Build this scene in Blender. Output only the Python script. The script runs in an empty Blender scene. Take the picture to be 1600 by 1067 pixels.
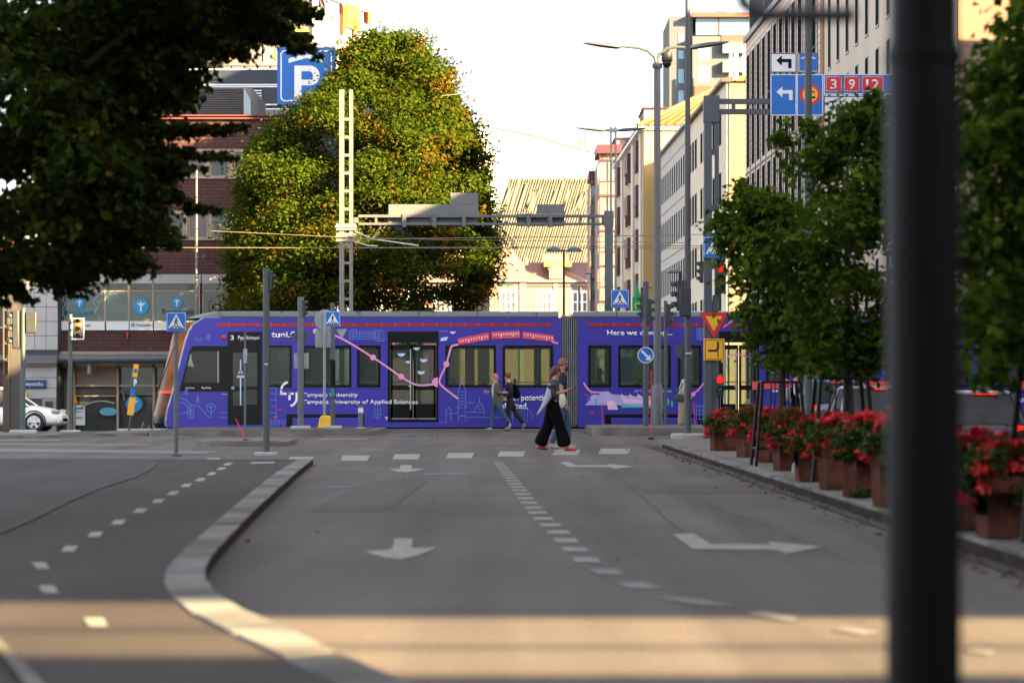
import bpy, bmesh, math, random
import numpy as np
from mathutils import Vector, Matrix
S = bpy.context.scene
COL = S.collection
R_ = math.radians
random.seed(7); rng = np.random.default_rng(7)
# ------------------------------------------------------------------ camera
CAMZ = 1.07; F = 4000.0; HY = 621.0
cam_d = bpy.data.cameras.new('camera'); cam = bpy.data.objects.new('camera', cam_d); COL.objects.link(cam)
cam.location = (0, 0, CAMZ); cam.rotation_euler = (R_(90), 0, 0)
cam_d.sensor_width = 36; cam_d.lens = F / 1600 * 36; cam_d.shift_y = (HY - 533.5) / 1600
cam_d.clip_start = 0.1; cam_d.clip_end = 3000
cam_d.dof.use_dof = True; cam_d.dof.focus_distance = 78; cam_d.dof.aperture_fstop = 2.5
S.camera = cam
# ------------------------------------------------------------------ sky and sun
SUN_EL = 20.0; SUN_AZ = (0.8, -0.6)                     # horizontal direction towards the sun
W = bpy.data.worlds.new('World'); S.world = W; W.use_nodes = True
nt = W.node_tree; nt.nodes.clear()
wo = nt.nodes.new('ShaderNodeOutputWorld'); bg = nt.nodes.new('ShaderNodeBackground')
sky = nt.nodes.new('ShaderNodeTexSky'); sky.sky_type = 'NISHITA'; sky.sun_disc = False
sky.sun_elevation = R_(SUN_EL); sky.sun_rotation = math.atan2(SUN_AZ[0], SUN_AZ[1])
sky.dust_density = 2.0; sky.air_density = 1.0; sky.altitude = 100
hs = nt.nodes.new('ShaderNodeHueSaturation'); hs.inputs['Saturation'].default_value = 0.26; hs.inputs['Value'].default_value = 1.0
bg.inputs['Strength'].default_value = 0.053
nt.links.new(sky.outputs[0], hs.inputs['Color']); tint = nt.nodes.new('ShaderNodeMix'); tint.data_type = 'RGBA'; tint.blend_type = 'MULTIPLY'; tint.inputs[0].default_value = 1; tint.inputs[7].default_value = (0.96, 0.985, 1.03, 1)
nt.links.new(hs.outputs[0], tint.inputs[6]); nt.links.new(tint.outputs[2], bg.inputs['Color']); nt.links.new(bg.outputs[0], wo.inputs[0])
sl = bpy.data.lights.new('sun', 'SUN'); sl.energy = 5.0; sl.angle = R_(0.45); sl.color = (1.0, 0.71, 0.33)
sun = bpy.data.objects.new('sun', sl); COL.objects.link(sun)
_d = Vector((SUN_AZ[0] * math.cos(R_(SUN_EL)), SUN_AZ[1] * math.cos(R_(SUN_EL)), math.sin(R_(SUN_EL))))
sun.rotation_euler = _d.to_track_quat('Z', 'Y').to_euler()
S.view_settings.view_transform = 'Standard'; S.view_settings.look = 'None'; S.view_settings.gamma = 1
S.view_settings.exposure = 3.35
try:
    S.cycles.use_denoising = True; S.cycles.max_bounces = 8; S.cycles.transparent_max_bounces = 16
except Exception: pass

# ------------------------------------------------------------------ helpers
def X(px, d): return (px - 800) * d / F
def Z(py, d): return CAMZ + (HY - py) * d / F
def G(px, py, z=0.0):                                    # point of the plane at height z
    d = (CAMZ - z) * F / (py - HY); return (X(px, d), d)
def sm(a, b, t):
    t = min(1, max(0, (t - a) / (b - a))); return t * t * (3 - 2 * t)
def gz(x, y):                                            # height of the ground
    z = 0.08 * sm(52, 68, y) * (1 - sm(77, 82, y)) * sm(-13, -9, x) - 0.45 * sm(81, 94, y)
    z -= 0.42 * sm(5.3, 6.8, x) * (1 - sm(56, 68, y))
    return z
MATS = {}
def mat(name, col, rough=0.7, metal=0.0, var=0.12, scale=3.0, bump=0.0, bscale=60.0, spec=0.5, col2=None, detail=5.0, stretch=None):
    if name in MATS: return MATS[name]
    m = bpy.data.materials.new(name); m.use_nodes = True; n = m.node_tree; p = n.nodes['Principled BSDF']
    tc = n.nodes.new('ShaderNodeTexCoord'); no = n.nodes.new('ShaderNodeTexNoise'); no.inputs['Scale'].default_value = scale; no.inputs['Detail'].default_value = detail
    src = tc.outputs['Object']
    if stretch:
        mp = n.nodes.new('ShaderNodeMapping'); mp.inputs['Scale'].default_value = stretch; n.links.new(src, mp.inputs[0]); src = mp.outputs[0]
    n.links.new(src, no.inputs['Vector'])
    cr = n.nodes.new('ShaderNodeValToRGB'); cr.color_ramp.elements[0].position = 0.3; cr.color_ramp.elements[1].position = 0.7
    a = [c * (1 - var) for c in col]; b = [min(1, c * (1 + var)) for c in (col2 or col)]
    cr.color_ramp.elements[0].color = (*a, 1); cr.color_ramp.elements[1].color = (*b, 1)
    n.links.new(no.outputs['Fac'], cr.inputs[0]); n.links.new(cr.outputs[0], p.inputs['Base Color'])
    p.inputs['Roughness'].default_value = rough; p.inputs['Metallic'].default_value = metal; p.inputs['Specular IOR Level'].default_value = spec
    if bump:
        nb = n.nodes.new('ShaderNodeTexNoise'); nb.inputs['Scale'].default_value = bscale; nb.inputs['Detail'].default_value = 4
        n.links.new(tc.outputs['Object'], nb.inputs['Vector'])
        bp = n.nodes.new('ShaderNodeBump'); bp.inputs['Strength'].default_value = bump; bp.inputs['Distance'].default_value = 0.02
        n.links.new(nb.outputs['Fac'], bp.inputs['Height']); n.links.new(bp.outputs[0], p.inputs['Normal'])
    m.diffuse_color = (*col, 1); MATS[name] = m; return m
def brickmat(name, c1, c2, mortar, scale=1.0, bw=0.28, rh=0.085, msz=0.012, squash=None):
    if name in MATS: return MATS[name]
    m = mat(name, c1); n = m.node_tree; p = n.nodes['Principled BSDF']
    tc = n.nodes.new('ShaderNodeTexCoord'); sx = n.nodes.new('ShaderNodeSeparateXYZ'); cx = n.nodes.new('ShaderNodeCombineXYZ')
    ad = n.nodes.new('ShaderNodeMath'); ad.operation = 'ADD'
    n.links.new(tc.outputs['Object'], sx.inputs[0]); n.links.new(sx.outputs['X'], ad.inputs[0]); n.links.new(sx.outputs['Y'], ad.inputs[1])
    n.links.new(ad.outputs[0], cx.inputs['X']); n.links.new(sx.outputs['Z'], cx.inputs['Y'])
    br = n.nodes.new('ShaderNodeTexBrick'); br.inputs['Scale'].default_value = scale
    br.inputs['Brick Width'].default_value = bw; br.inputs['Row Height'].default_value = rh; br.inputs['Mortar Size'].default_value = msz
    br.inputs['Color1'].default_value = (*c1, 1); br.inputs['Color2'].default_value = (*c2, 1); br.inputs['Mortar'].default_value = (*mortar, 1)
    n.links.new(cx.outputs[0], br.inputs['Vector'])
    mx = n.nodes.new('ShaderNodeMix'); mx.data_type = 'RGBA'; mx.blend_type = 'MULTIPLY'; mx.inputs[0].default_value = 0.5
    no = n.nodes.new('ShaderNodeTexNoise'); no.inputs['Scale'].default_value = 0.6; no.inputs['Detail'].default_value = 6
    n.links.new(tc.outputs['Object'], no.inputs['Vector']); n.links.new(br.outputs['Color'], mx.inputs[6]); n.links.new(no.outputs['Fac'], mx.inputs[7])
    g = n.nodes.new('ShaderNodeMix'); g.data_type = 'RGBA'; g.blend_type = 'ADD'; g.inputs[0].default_value = 1.0
    n.links.new(mx.outputs[2], p.inputs['Base Color']); p.inputs['Roughness'].default_value = 0.85
    return m
def glow(name, col, strength):
    if name in MATS: return MATS[name]
    m = bpy.data.materials.new(name); m.use_nodes = True; p = m.node_tree.nodes['Principled BSDF']
    p.inputs['Base Color'].default_value = (*col, 1); p.inputs['Emission Color'].default_value = (*col, 1); p.inputs['Emission Strength'].default_value = strength
    MATS[name] = m; return m
def glass(name, tint, trans=0.6, rough=0.03, spec=0.6):
    if name in MATS: return MATS[name]
    m = bpy.data.materials.new(name); m.use_nodes = True; n = m.node_tree; p = n.nodes['Principled BSDF']; o = n.nodes['Material Output']
    p.inputs['Base Color'].default_value = (tint[0] * .15, tint[1] * .15, tint[2] * .15, 1); p.inputs['Roughness'].default_value = rough; p.inputs['Specular IOR Level'].default_value = spec
    no = n.nodes.new('ShaderNodeTexNoise'); no.inputs['Scale'].default_value = 0.7
    bp = n.nodes.new('ShaderNodeBump'); bp.inputs['Strength'].default_value = 0.02; n.links.new(no.outputs['Fac'], bp.inputs['Height']); n.links.new(bp.outputs[0], p.inputs['Normal'])
    t = n.nodes.new('ShaderNodeBsdfTransparent'); t.inputs[0].default_value = (*tint, 1)
    mx = n.nodes.new('ShaderNodeMixShader'); mx.inputs[0].default_value = trans
    n.links.new(p.outputs[0], mx.inputs[1]); n.links.new(t.outputs[0], mx.inputs[2]); n.links.new(mx.outputs[0], o.inputs[0])
    MATS[name] = m; return m
def leafmat(name, stops, transl=0.35, patch=None, pscale=0.35):
    """stops: (pos, colour) by leaf; patch: colour mixed in over large areas of the crown (autumn leaves)"""
    if name in MATS: return MATS[name]
    m = bpy.data.materials.new(name); m.use_nodes = True; n = m.node_tree; p = n.nodes['Principled BSDF']; o = n.nodes['Material Output']
    ge = n.nodes.new('ShaderNodeNewGeometry'); cr = n.nodes.new('ShaderNodeValToRGB')
    el = cr.color_ramp.elements; el[0].position = stops[0][0]; el[0].color = (*stops[0][1], 1); el[1].position = stops[-1][0]; el[1].color = (*stops[-1][1], 1)
    for po, c in stops[1:-1]:
        e = el.new(po); e.color = (*c, 1)
    n.links.new(ge.outputs['Random Per Island'], cr.inputs[0]); out = cr.outputs[0]
    if patch:
        tc = n.nodes.new('ShaderNodeTexCoord'); no = n.nodes.new('ShaderNodeTexNoise'); no.inputs['Scale'].default_value = pscale; no.inputs['Detail'].default_value = 3
        n.links.new(tc.outputs['Object'], no.inputs['Vector'])
        a = n.nodes.new('ShaderNodeMath'); a.operation = 'MULTIPLY_ADD'; a.inputs[1].default_value = 0.16; n.links.new(ge.outputs['Random Per Island'], a.inputs[0]); n.links.new(no.outputs['Fac'], a.inputs[2])
        r2 = n.nodes.new('ShaderNodeValToRGB'); r2.color_ramp.elements[0].position = 0.62; r2.color_ramp.elements[1].position = 0.74
        n.links.new(a.outputs[0], r2.inputs[0])
        mx = n.nodes.new('ShaderNodeMix'); mx.data_type = 'RGBA'; n.links.new(r2.outputs[0], mx.inputs[0]); n.links.new(out, mx.inputs[6]); mx.inputs[7].default_value = (*patch, 1); out = mx.outputs[2]
    n.links.new(out, p.inputs['Base Color']); p.inputs['Roughness'].default_value = 0.7; p.inputs['Specular IOR Level'].default_value = 0.06
    tr = n.nodes.new('ShaderNodeBsdfTranslucent'); n.links.new(out, tr.inputs[0])
    ms = n.nodes.new('ShaderNodeMixShader'); ms.inputs[0].default_value = transl
    n.links.new(p.outputs[0], ms.inputs[1]); n.links.new(tr.outputs[0], ms.inputs[2]); n.links.new(ms.outputs[0], o.inputs[0])
    MATS[name] = m; return m

class MB:
    def __init__(s): s.v = []; s.f = []
    def add(s, vs, fs):
        k = len(s.v); s.v += [tuple(v) for v in vs]; s.f += [tuple(i + k for i in f) for f in fs]; return s
    def box(s, x0, y0, z0, x1, y1, z1):
        return s.add([(x0,y0,z0),(x1,y0,z0),(x1,y1,z0),(x0,y1,z0),(x0,y0,z1),(x1,y0,z1),(x1,y1,z1),(x0,y1,z1)],
                     [(0,3,2,1),(4,5,6,7),(0,1,5,4),(1,2,6,5),(2,3,7,6),(3,0,4,7)])
    def prism(s, pts, y0, y1):                             # polygon in x,z pushed along y
        n = len(pts); vs = [(p[0], y0, p[1]) for p in pts] + [(p[0], y1, p[1]) for p in pts]
        return s.add(vs, [tuple(range(n)), tuple(reversed(range(n, 2 * n)))] + [(i, i + n, (i + 1) % n + n, (i + 1) % n) for i in range(n)])
    def prismz(s, pts, z0, z1):                            # polygon in x,y pushed up
        n = len(pts); vs = [(p[0], p[1], z0) for p in pts] + [(p[0], p[1], z1) for p in pts]
        return s.add(vs, [tuple(reversed(range(n))), tuple(range(n, 2 * n))] + [(i, (i + 1) % n, (i + 1) % n + n, i + n) for i in range(n)])
    def prismx(s, pts, x0, x1):                            # polygon in y,z pushed along x
        n = len(pts); vs = [(x0, p[0], p[1]) for p in pts] + [(x1, p[0], p[1]) for p in pts]
        return s.add(vs, [tuple(range(n)), tuple(reversed(range(n, 2 * n)))] + [(i, i + n, (i + 1) % n + n, (i + 1) % n) for i in range(n)])
    def rings(s, rs, closed=True, caps=True):
        n = len(rs[0]); vs = [v for r in rs for v in r]; fs = []
        for a in range(len(rs) - 1):
            for i in range(n if closed else n - 1):
                j = (i + 1) % n; fs.append((a * n + i, a * n + j, (a + 1) * n + j, (a + 1) * n + i))
        if caps and closed: fs += [tuple(reversed(range(n))), tuple(range((len(rs) - 1) * n, len(rs) * n))]
        return s.add(vs, fs)
    def tube(s, pts, r, n=8):
        pts = [Vector(p) for p in pts]; rs = []
        rr = r if isinstance(r, (list, tuple)) else [r] * len(pts)
        u = None
        for i, p in enumerate(pts):
            t = (pts[min(i + 1, len(pts) - 1)] - pts[max(i - 1, 0)]).normalized()
            if u is None:
                u = t.orthogonal().normalized()
            u = (u - t * u.dot(t)); u = u.normalized() if u.length > 1e-6 else t.orthogonal().normalized()
            w = t.cross(u)
            rs.append([p + (u * math.cos(2 * math.pi * k / n) + w * math.sin(2 * math.pi * k / n)) * rr[i] for k in range(n)])
        return s.rings(rs)
    def cyl(s, p0, p1, r0, r1=None, n=12): return s.tube([p0, p1], [r0, r0 if r1 is None else r1], n)
    def lathe(s, prof, c=(0, 0, 0), n=16, ax='z', caps=True):
        rs = []
        for r, z in prof:
            r = max(r, 1e-4)
            ring = []
            for k in range(n):
                a = 2 * math.pi * k / n; p, q = r * math.cos(a), r * math.sin(a)
                ring.append((c[0] + p, c[1] + q, c[2] + z) if ax == 'z' else ((c[0] + p, c[1] + z, c[2] + q) if ax == 'y' else (c[0] + z, c[1] + p, c[2] + q)))
            rs.append(ring)
        return s.rings(rs, caps=caps)
    def ball(s, c, r, nu=12, nv=8):
        if not isinstance(r, (tuple, list)): r = (r, r, r)
        rs = []
        for j in range(nv + 1):
            ph = math.pi * (j + (0.02 if j == 0 else -0.02 if j == nv else 0)) / nv
            rs.append([(c[0] + r[0] * math.sin(ph) * math.cos(2 * math.pi * k / nu), c[1] + r[1] * math.sin(ph) * math.sin(2 * math.pi * k / nu), c[2] - r[2] * math.cos(ph)) for k in range(nu)])
        return s.rings(rs)
    def disc(s, x, z, r, y0, y1, n=20): return s.prism([(x + r * math.cos(2 * math.pi * k / n), z + r * math.sin(2 * math.pi * k / n)) for k in range(n)], y0, y1)
    def line(s, pts, w, y0, y1, closed=False):             # flat ribbon of width w in the x,z plane
        P = [pts[0]] + [q for p, q in zip(pts[:-1], pts[1:]) if math.hypot(q[0] - p[0], q[1] - p[1]) > 1e-6]
        if len(P) > 2 and math.hypot(P[0][0] - P[-1][0], P[0][1] - P[-1][1]) < 1e-6: closed = True; P = P[:-1]
        n = len(P); rs = []
        def nrm(a, b):
            dx, dz = b[0] - a[0], b[1] - a[1]; L = math.hypot(dx, dz); return (-dz / L, dx / L)
        for i, p in enumerate(P):
            n0 = nrm(P[i - 1], p) if (i or closed) else None; n1 = nrm(p, P[(i + 1) % n]) if (i < n - 1 or closed) else None
            a, b = n0 or n1, n1 or n0; mx, mz = a[0] + b[0], a[1] + b[1]; q = max(.35, (mx * mx + mz * mz) / 2); k = w / 2 / q
            if mx * mx + mz * mz < 1e-4: mx, mz, k = a[0], a[1], w / 2
            rs.append([(p[0] + mx * k, y0, p[1] + mz * k), (p[0] - mx * k, y0, p[1] - mz * k), (p[0] - mx * k, y1, p[1] - mz * k), (p[0] + mx * k, y1, p[1] + mz * k)])
        if closed: rs.append(rs[0])
        return s.rings(rs, caps=not closed)
    def mesh(s, name, m, smooth=True):
        me = bpy.data.meshes.new(name); me.from_pydata(s.v, [], s.f); me.validate()
        b = bmesh.new(); b.from_mesh(me); bmesh.ops.recalc_face_normals(b, faces=b.faces); b.to_mesh(me); b.free()
        if m: me.materials.append(m)
        if smooth:
            me.polygons.foreach_set('use_smooth', [True] * len(me.polygons)); me.set_sharp_from_angle(angle=R_(32))
        return me
    def build(s, name, m, parent=None, loc=None, bevel=0, smooth=True):
        o = bpy.data.objects.new(name, s.mesh(name, m, smooth)); COL.objects.link(o)
        if parent: o.parent = parent
        if loc: o.location = loc
        if bevel:
            bv = o.modifiers.new('bevel', 'BEVEL'); bv.width = bevel; bv.segments = 2; bv.limit_method = 'ANGLE'
        return o
def thing(name, label, cat, loc=(0, 0, 0), rz=0.0, group=None):
    o = bpy.data.objects.new(name, None); COL.objects.link(o); o.location = loc; o.rotation_euler = (0, 0, rz)
    return tag(o, label, cat, group)
def tag(o, label, cat, group=None):
    o['label'] = label; o['category'] = cat
    if group: o['group'] = group
    return o
def setting(o): o['kind'] = 'structure'; return o
def copy_tree(o, parent=None):
    c = o.copy(); COL.objects.link(c)
    if parent: c.parent = parent
    for ch in list(o.children): copy_tree(ch, c)
    return c
def dup(o, label, loc=None, rz=None):
    c = copy_tree(o); c['label'] = label
    if loc: c.location = loc
    if rz is not None: c.rotation_euler = (0, 0, rz)
    return c
def text(name, s, x, z, h, m, parent, width=None, bold=0.0, y=-0.012, thick=0.004, align='LEFT', shear=0.0):
    cu = bpy.data.curves.new(name, 'FONT'); cu.body = s; cu.size = 1.0; cu.offset = min(bold, .045) * .5; cu.resolution_u = 3; cu.fill_mode = 'FRONT'
    o = bpy.data.objects.new(name, cu); COL.objects.link(o)
    me = bpy.data.meshes.new_from_object(o); bpy.data.objects.remove(o); me.name = name
    n = len(me.vertices); co = np.empty(n * 3); me.vertices.foreach_get('co', co); co = co.reshape(-1, 3)
    x0, x1 = co[:, 0].min(), co[:, 0].max()
    k = h / 0.72; kx = (width / (x1 - x0)) if width else k
    off = x0 if align == 'LEFT' else (x0 + x1) / 2 if align == 'CENTER' else x1
    out = np.stack([(co[:, 0] - off) * kx + x + shear * co[:, 1] * k, np.full(n, y), co[:, 1] * k + z], 1)
    me.vertices.foreach_set('co', out.ravel()); me.materials.clear(); me.materials.append(m); me.update()
    o = bpy.data.objects.new(name, me); COL.objects.link(o); o.parent = parent
    sd = o.modifiers.new('thickness', 'SOLIDIFY'); sd.thickness = thick; sd.offset = 0
    return o

# ------------------------------------------------------------------ common materials
WHITE = mat('white_paint', (0.8, 0.8, 0.78), 0.5, var=0.04)
BLACK = mat('black_paint', (0.008, 0.008, 0.009), 0.5, spec=.15)
POLE = mat('pole_grey_paint', (0.085, 0.093, 0.10), 0.5, 0.1, scale=1.2, spec=0.3)
POLEL = mat('pole_galvanised', (0.27, 0.28, 0.29), 0.45, 0.5, scale=2.0)
POLED = mat('pole_dark_paint', (0.007, 0.007, 0.008), 0.5, 0.0, scale=1.0, spec=.12)
SIGNBACK = mat('sign_back_aluminium', (0.30, 0.31, 0.32), 0.5, 0.3)
SBLUE = mat('sign_blue', (0.008, 0.13, 0.50), 0.4, var=0.05)
SWHITE = mat('sign_white', (0.72, 0.73, 0.72), 0.45, var=0.04)
SYEL = mat('sign_yellow', (0.85, 0.42, 0.02), 0.45, var=0.05)
SRED = mat('sign_red', (0.62, 0.02, 0.02), 0.45, var=0.05)
CONC = mat('concrete_footing', (0.36, 0.35, 0.33), 0.9, bump=0.4)
# ------------------------------------------------------------------ ground, roads, kerbs
def asphalt(name, c, wear=0.25, sp=1.0):
    m = mat(name, c, 0.85, scale=0.35, var=0.10, bump=0.5, bscale=90, spec=.12); n = m.node_tree; p = n.nodes['Principled BSDF']
    base = p.inputs['Base Color'].links[0].from_socket
    tc = n.nodes.new('ShaderNodeTexCoord')
    g = n.nodes.new('ShaderNodeTexNoise'); g.inputs['Scale'].default_value = 45 * sp; g.inputs['Detail'].default_value = 3; n.links.new(tc.outputs['Object'], g.inputs['Vector'])
    r = n.nodes.new('ShaderNodeValToRGB'); r.color_ramp.elements[0].position = .35; r.color_ramp.elements[0].color = (.72, .72, .72, 1); r.color_ramp.elements[1].position = .68; r.color_ramp.elements[1].color = (1.3, 1.28, 1.25, 1)
    n.links.new(g.outputs['Fac'], r.inputs[0])
    mx = n.nodes.new('ShaderNodeMix'); mx.data_type = 'RGBA'; mx.blend_type = 'MULTIPLY'; mx.inputs[0].default_value = 1; n.links.new(base, mx.inputs[6]); n.links.new(r.outputs[0], mx.inputs[7])
    # long tyre-worn streaks along the street
    mp = n.nodes.new('ShaderNodeMapping'); mp.inputs['Scale'].default_value = (1.1, 0.05, 1); n.links.new(tc.outputs['Object'], mp.inputs[0])
    g2 = n.nodes.new('ShaderNodeTexNoise'); g2.inputs['Scale'].default_value = 1.3; g2.inputs['Detail'].default_value = 5; n.links.new(mp.outputs[0], g2.inputs['Vector'])
    r2 = n.nodes.new('ShaderNodeValToRGB'); r2.color_ramp.elements[0].position = .3; r2.color_ramp.elements[0].color = (1 - wear, 1 - wear, 1 - wear, 1); r2.color_ramp.elements[1].position = .72; r2.color_ramp.elements[1].color = (1 + wear, 1 + wear * .97, 1 + wear * .95, 1)
    n.links.new(g2.outputs['Fac'], r2.inputs[0])
    m2 = n.nodes.new('ShaderNodeMix'); m2.data_type = 'RGBA'; m2.blend_type = 'MULTIPLY'; m2.inputs[0].default_value = 1; n.links.new(mx.outputs[2], m2.inputs[6]); n.links.new(r2.outputs[0], m2.inputs[7])
    n.links.new(m2.outputs[2], p.inputs['Base Color'])
    return m
ROAD = asphalt('asphalt_road', (0.122, 0.107, 0.101), 0.26)
PATHM = asphalt('asphalt_path', (0.060, 0.052, 0.048), 0.18)
PAVE = asphalt('asphalt_forecourt', (0.066, 0.060, 0.058), 0.14)
GRAN = mat('kerb_granite', (0.15, 0.135, 0.125), 0.85, scale=1.3, var=0.3, bump=0.4, bscale=70, col2=(0.18, 0.175, 0.17), spec=.15)
_n = GRAN.node_tree; _p = _n.nodes['Principled BSDF']; _s = _p.inputs['Base Color'].links[0].from_socket; _g = _n.nodes.new('ShaderNodeNewGeometry'); _r = _n.nodes.new('ShaderNodeValToRGB')
_r.color_ramp.elements[0].color = (.72, .68, .64, 1); _r.color_ramp.elements[1].color = (1.05, 1.12, 1.12, 1); _e = _r.color_ramp.elements.new(.5); _e.color = (1, .94, .88, 1)
_m = _n.nodes.new('ShaderNodeMix'); _m.data_type = 'RGBA'; _m.blend_type = 'MULTIPLY'; _m.inputs[0].default_value = 1
_n.links.new(_g.outputs['Random Per Island'], _r.inputs[0]); _n.links.new(_s, _m.inputs[6]); _n.links.new(_r.outputs[0], _m.inputs[7]); _n.links.new(_m.outputs[2], _p.inputs['Base Color'])
SETTS = brickmat('sidewalk_setts', (0.14, 0.115, 0.10), (0.17, 0.145, 0.125), (0.07, 0.06, 0.055), bw=0.22, rh=0.11)
PAINT = mat('road_paint', (0.25, 0.232, 0.20), 0.8, scale=9, var=0.34, bump=0.2)
PAINTF = mat('road_paint_worn', (0.155, 0.142, 0.130), 0.8, scale=9, var=0.3)
PBLUE = mat('road_paint_blue', (0.075, 0.125, 0.19), 0.8, scale=12, var=0.35)

def grid(name, xs, ys, hf, m, skirt=None):
    nx, ny = len(xs), len(ys)
    vs = [(x, y, hf(x, y)) for y in ys for x in xs]
    fs = [(j * nx + i, j * nx + i + 1, (j + 1) * nx + i + 1, (j + 1) * nx + i) for j in range(ny - 1) for i in range(nx - 1)]
    me = bpy.data.meshes.new(name); me.from_pydata(vs, [], fs); me.materials.append(m)
    me.polygons.foreach_set('use_smooth', [True] * len(me.polygons))
    o = bpy.data.objects.new(name, me); COL.objects.link(o); return setting(o)
xs = [-700, -300, -120, -60, -40] + [i * 1.0 for i in range(-30, 5)] + [5, 5.3, 5.6, 5.9, 6.2, 6.5, 6.8, 7.5] + [i * 2.0 for i in range(4, 20)] + [60, 120, 300, 700]
ys = [-300, -100, -60, -40, -20] + [i * 2.0 for i in range(-5, 70)] + [150, 180, 220, 300, 420, 600, 900, 1600]
grid('ground', xs, ys, gz, ROAD)

def slab(name, pts, z0, top, m, follow=True, y_split=2.0):
    """a raised sheet: polygon (x,y) triangulated, its top at gz+top, its sides down to gz+z0"""
    b = bmesh.new()
    vs = [b.verts.new((x, y, (gz(x, y) if follow else 0) + top)) for x, y in pts]
    f = b.faces.new(vs); bmesh.ops.triangulate(b, faces=[f])
    n = len(pts); lo = [b.verts.new((x, y, (gz(x, y) if follow else 0) + z0)) for x, y in pts]
    for i in range(n): b.faces.new((vs[i], vs[(i + 1) % n], lo[(i + 1) % n], lo[i]))
    bmesh.ops.recalc_face_normals(b, faces=b.faces)
    me = bpy.data.meshes.new(name); b.to_mesh(me); b.free(); me.materials.append(m)
    o = bpy.data.objects.new(name, me); COL.objects.link(o); return o
def marks(name, polys, m, z=0.006, base=0.0):
    b = MB()
    for poly in polys:
        k = len(b.v); b.v += [(x, y, gz(x, y) + base + z) for x, y in poly]; b.f.append(tuple(range(k, k + len(poly))))
    return setting(b.build(name, m, smooth=False))

# left kerb strip (z = 0.10) as pixel outline taken to the plane of its top
KH = 0.10
kr = [(490,716),(462,738),(432,765),(402,792),(372,822),(342,853),(324,875),(318,893),(323,908),(345,930),(385,952),(430,968),(488,1000),(560,1030),(640,1064),(760,1115),(900,1180)]
kl = [(468,716),(430,738),(395,765),(360,795),(325,825),(290,855),(265,878),(256,895),(258,915),(275,940),(310,962),(360,985),(420,1012),(490,1045),(560,1078),(660,1125),(800,1200)]
KR = [G(x, y, KH) for x, y in kr]; KL = [G(x, y, KH) for x, y in kl]
bm_ = MB()
def resample(P, n):
    L = [0]
    for a, b in zip(P[:-1], P[1:]): L.append(L[-1] + math.hypot(a[0] - b[0], a[1] - b[1]))
    out = []
    for k in range(n + 1):
        t = L[-1] * k / n; i = max(j for j in range(len(L)) if L[j] <= t + 1e-9); i = min(i, len(P) - 2)
        u = (t - L[i]) / (L[i + 1] - L[i]); out.append((P[i][0] * (1 - u) + P[i + 1][0] * u, P[i][1] * (1 - u) + P[i + 1][1] * u))
    return out
nk = 34; lo_ = MB()
R2, L2 = resample(KR, nk), resample(KL, nk)
def lerp2(a, b, t): return (a[0] + (b[0] - a[0]) * t, a[1] + (b[1] - a[1]) * t)
for i in range(nk):
    g = 0.012
    a, b = lerp2(R2[i], R2[i + 1], g), lerp2(R2[i], R2[i + 1], 1 - g); c, d = lerp2(L2[i], L2[i + 1], 1 - g), lerp2(L2[i], L2[i + 1], g)
    z = KH + random.uniform(-.003, .003)
    bm_.prismz([a, b, c, d], KH - .02, z)
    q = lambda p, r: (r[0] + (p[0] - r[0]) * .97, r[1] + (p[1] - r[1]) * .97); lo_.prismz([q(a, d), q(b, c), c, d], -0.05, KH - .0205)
kerb = setting(bm_.build('kerb', GRAN, bevel=0.008))
KERBFOOT = mat('kerb_foot_brown', (0.040, 0.030, 0.024), .95, scale=4, var=.4, spec=.05)  # darker brown for the lower kerb faces
setting(lo_.build('kerb_foot', KERBFOOT, smooth=False))
# bicycle path left of that kerb
path = [(x, y) for x, y in L2]
pp = [(-60, L2[0][1])] + path + [(1.2, -6), (-60, -6)]
setting(slab('path', pp, -0.05, KH - 0.012, PATHM, follow=False))
# paved forecourt further left, one small step up
fc = [G(x, y, KH) for x, y in [(232,716),(240,722),(235,730),(205,745),(150,762),(95,785),(40,812),(0,828),(-120,870)]]
setting(slab('pavement', fc + [(-40, fc[-1][1]), (-60, 20), (-60, L2[0][1] - 0.02)], 0.0, KH - 0.006, PAVE, follow=False))
# second kerb edge in the left lower corner
c1 = [G(x, y, KH) for x, y in [(-60,965),(-10,1010),(22,1050),(60,1100)]]; c2 = [G(x, y, KH) for x, y in [(95,1100),(50,1050),(15,1015),(-60,945)]]
marks('kerb_edge', [[c1[0], c1[1], c2[2], c2[3]], [c1[1], c1[2], c2[1], c2[2]], [c1[2], c1[3], c2[0], c2[1]]], GRAN, z=KH + 0.01)
# band of dirt and old leaves along the edge of the forecourt
marks('dirt_marking', [[fc[i], fc[i + 1], (fc[i + 1][0] + .05, fc[i + 1][1] - .06), (fc[i][0] + .05, fc[i][1] - .07)] for i in range(1, len(fc) - 1)], mat('gutter_grit', (0.034, 0.028, 0.024), .95, scale=7, var=.5), z=KH - .003)
# path centre-line dashes
dl = [(150,969,34),(76,918,28),(64,881,23),(109,855,23),(149,833,22),(185,814,20),(219,796,19),(247,781,17),(270,769,16),(291,757,15),(313,748,14),(331,739,13),(346,731,13),(356,724,12)]
P = []
for i, (px, py, w) in enumerate(dl):
    hgt = 0.019 * (py - HY); w *= .88; lean = -6 if i > 2 else 8
    P.append([G(px - w / 2 + lean * .5, py + hgt, KH), G(px + w / 2 + lean * .5, py + hgt, KH), G(px + w / 2 - lean * .5, py - hgt, KH), G(px - w / 2 - lean * .5, py - hgt, KH)])
marks('path_marking', P, PAINT, z=KH - 0.012 + 0.005)
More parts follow.
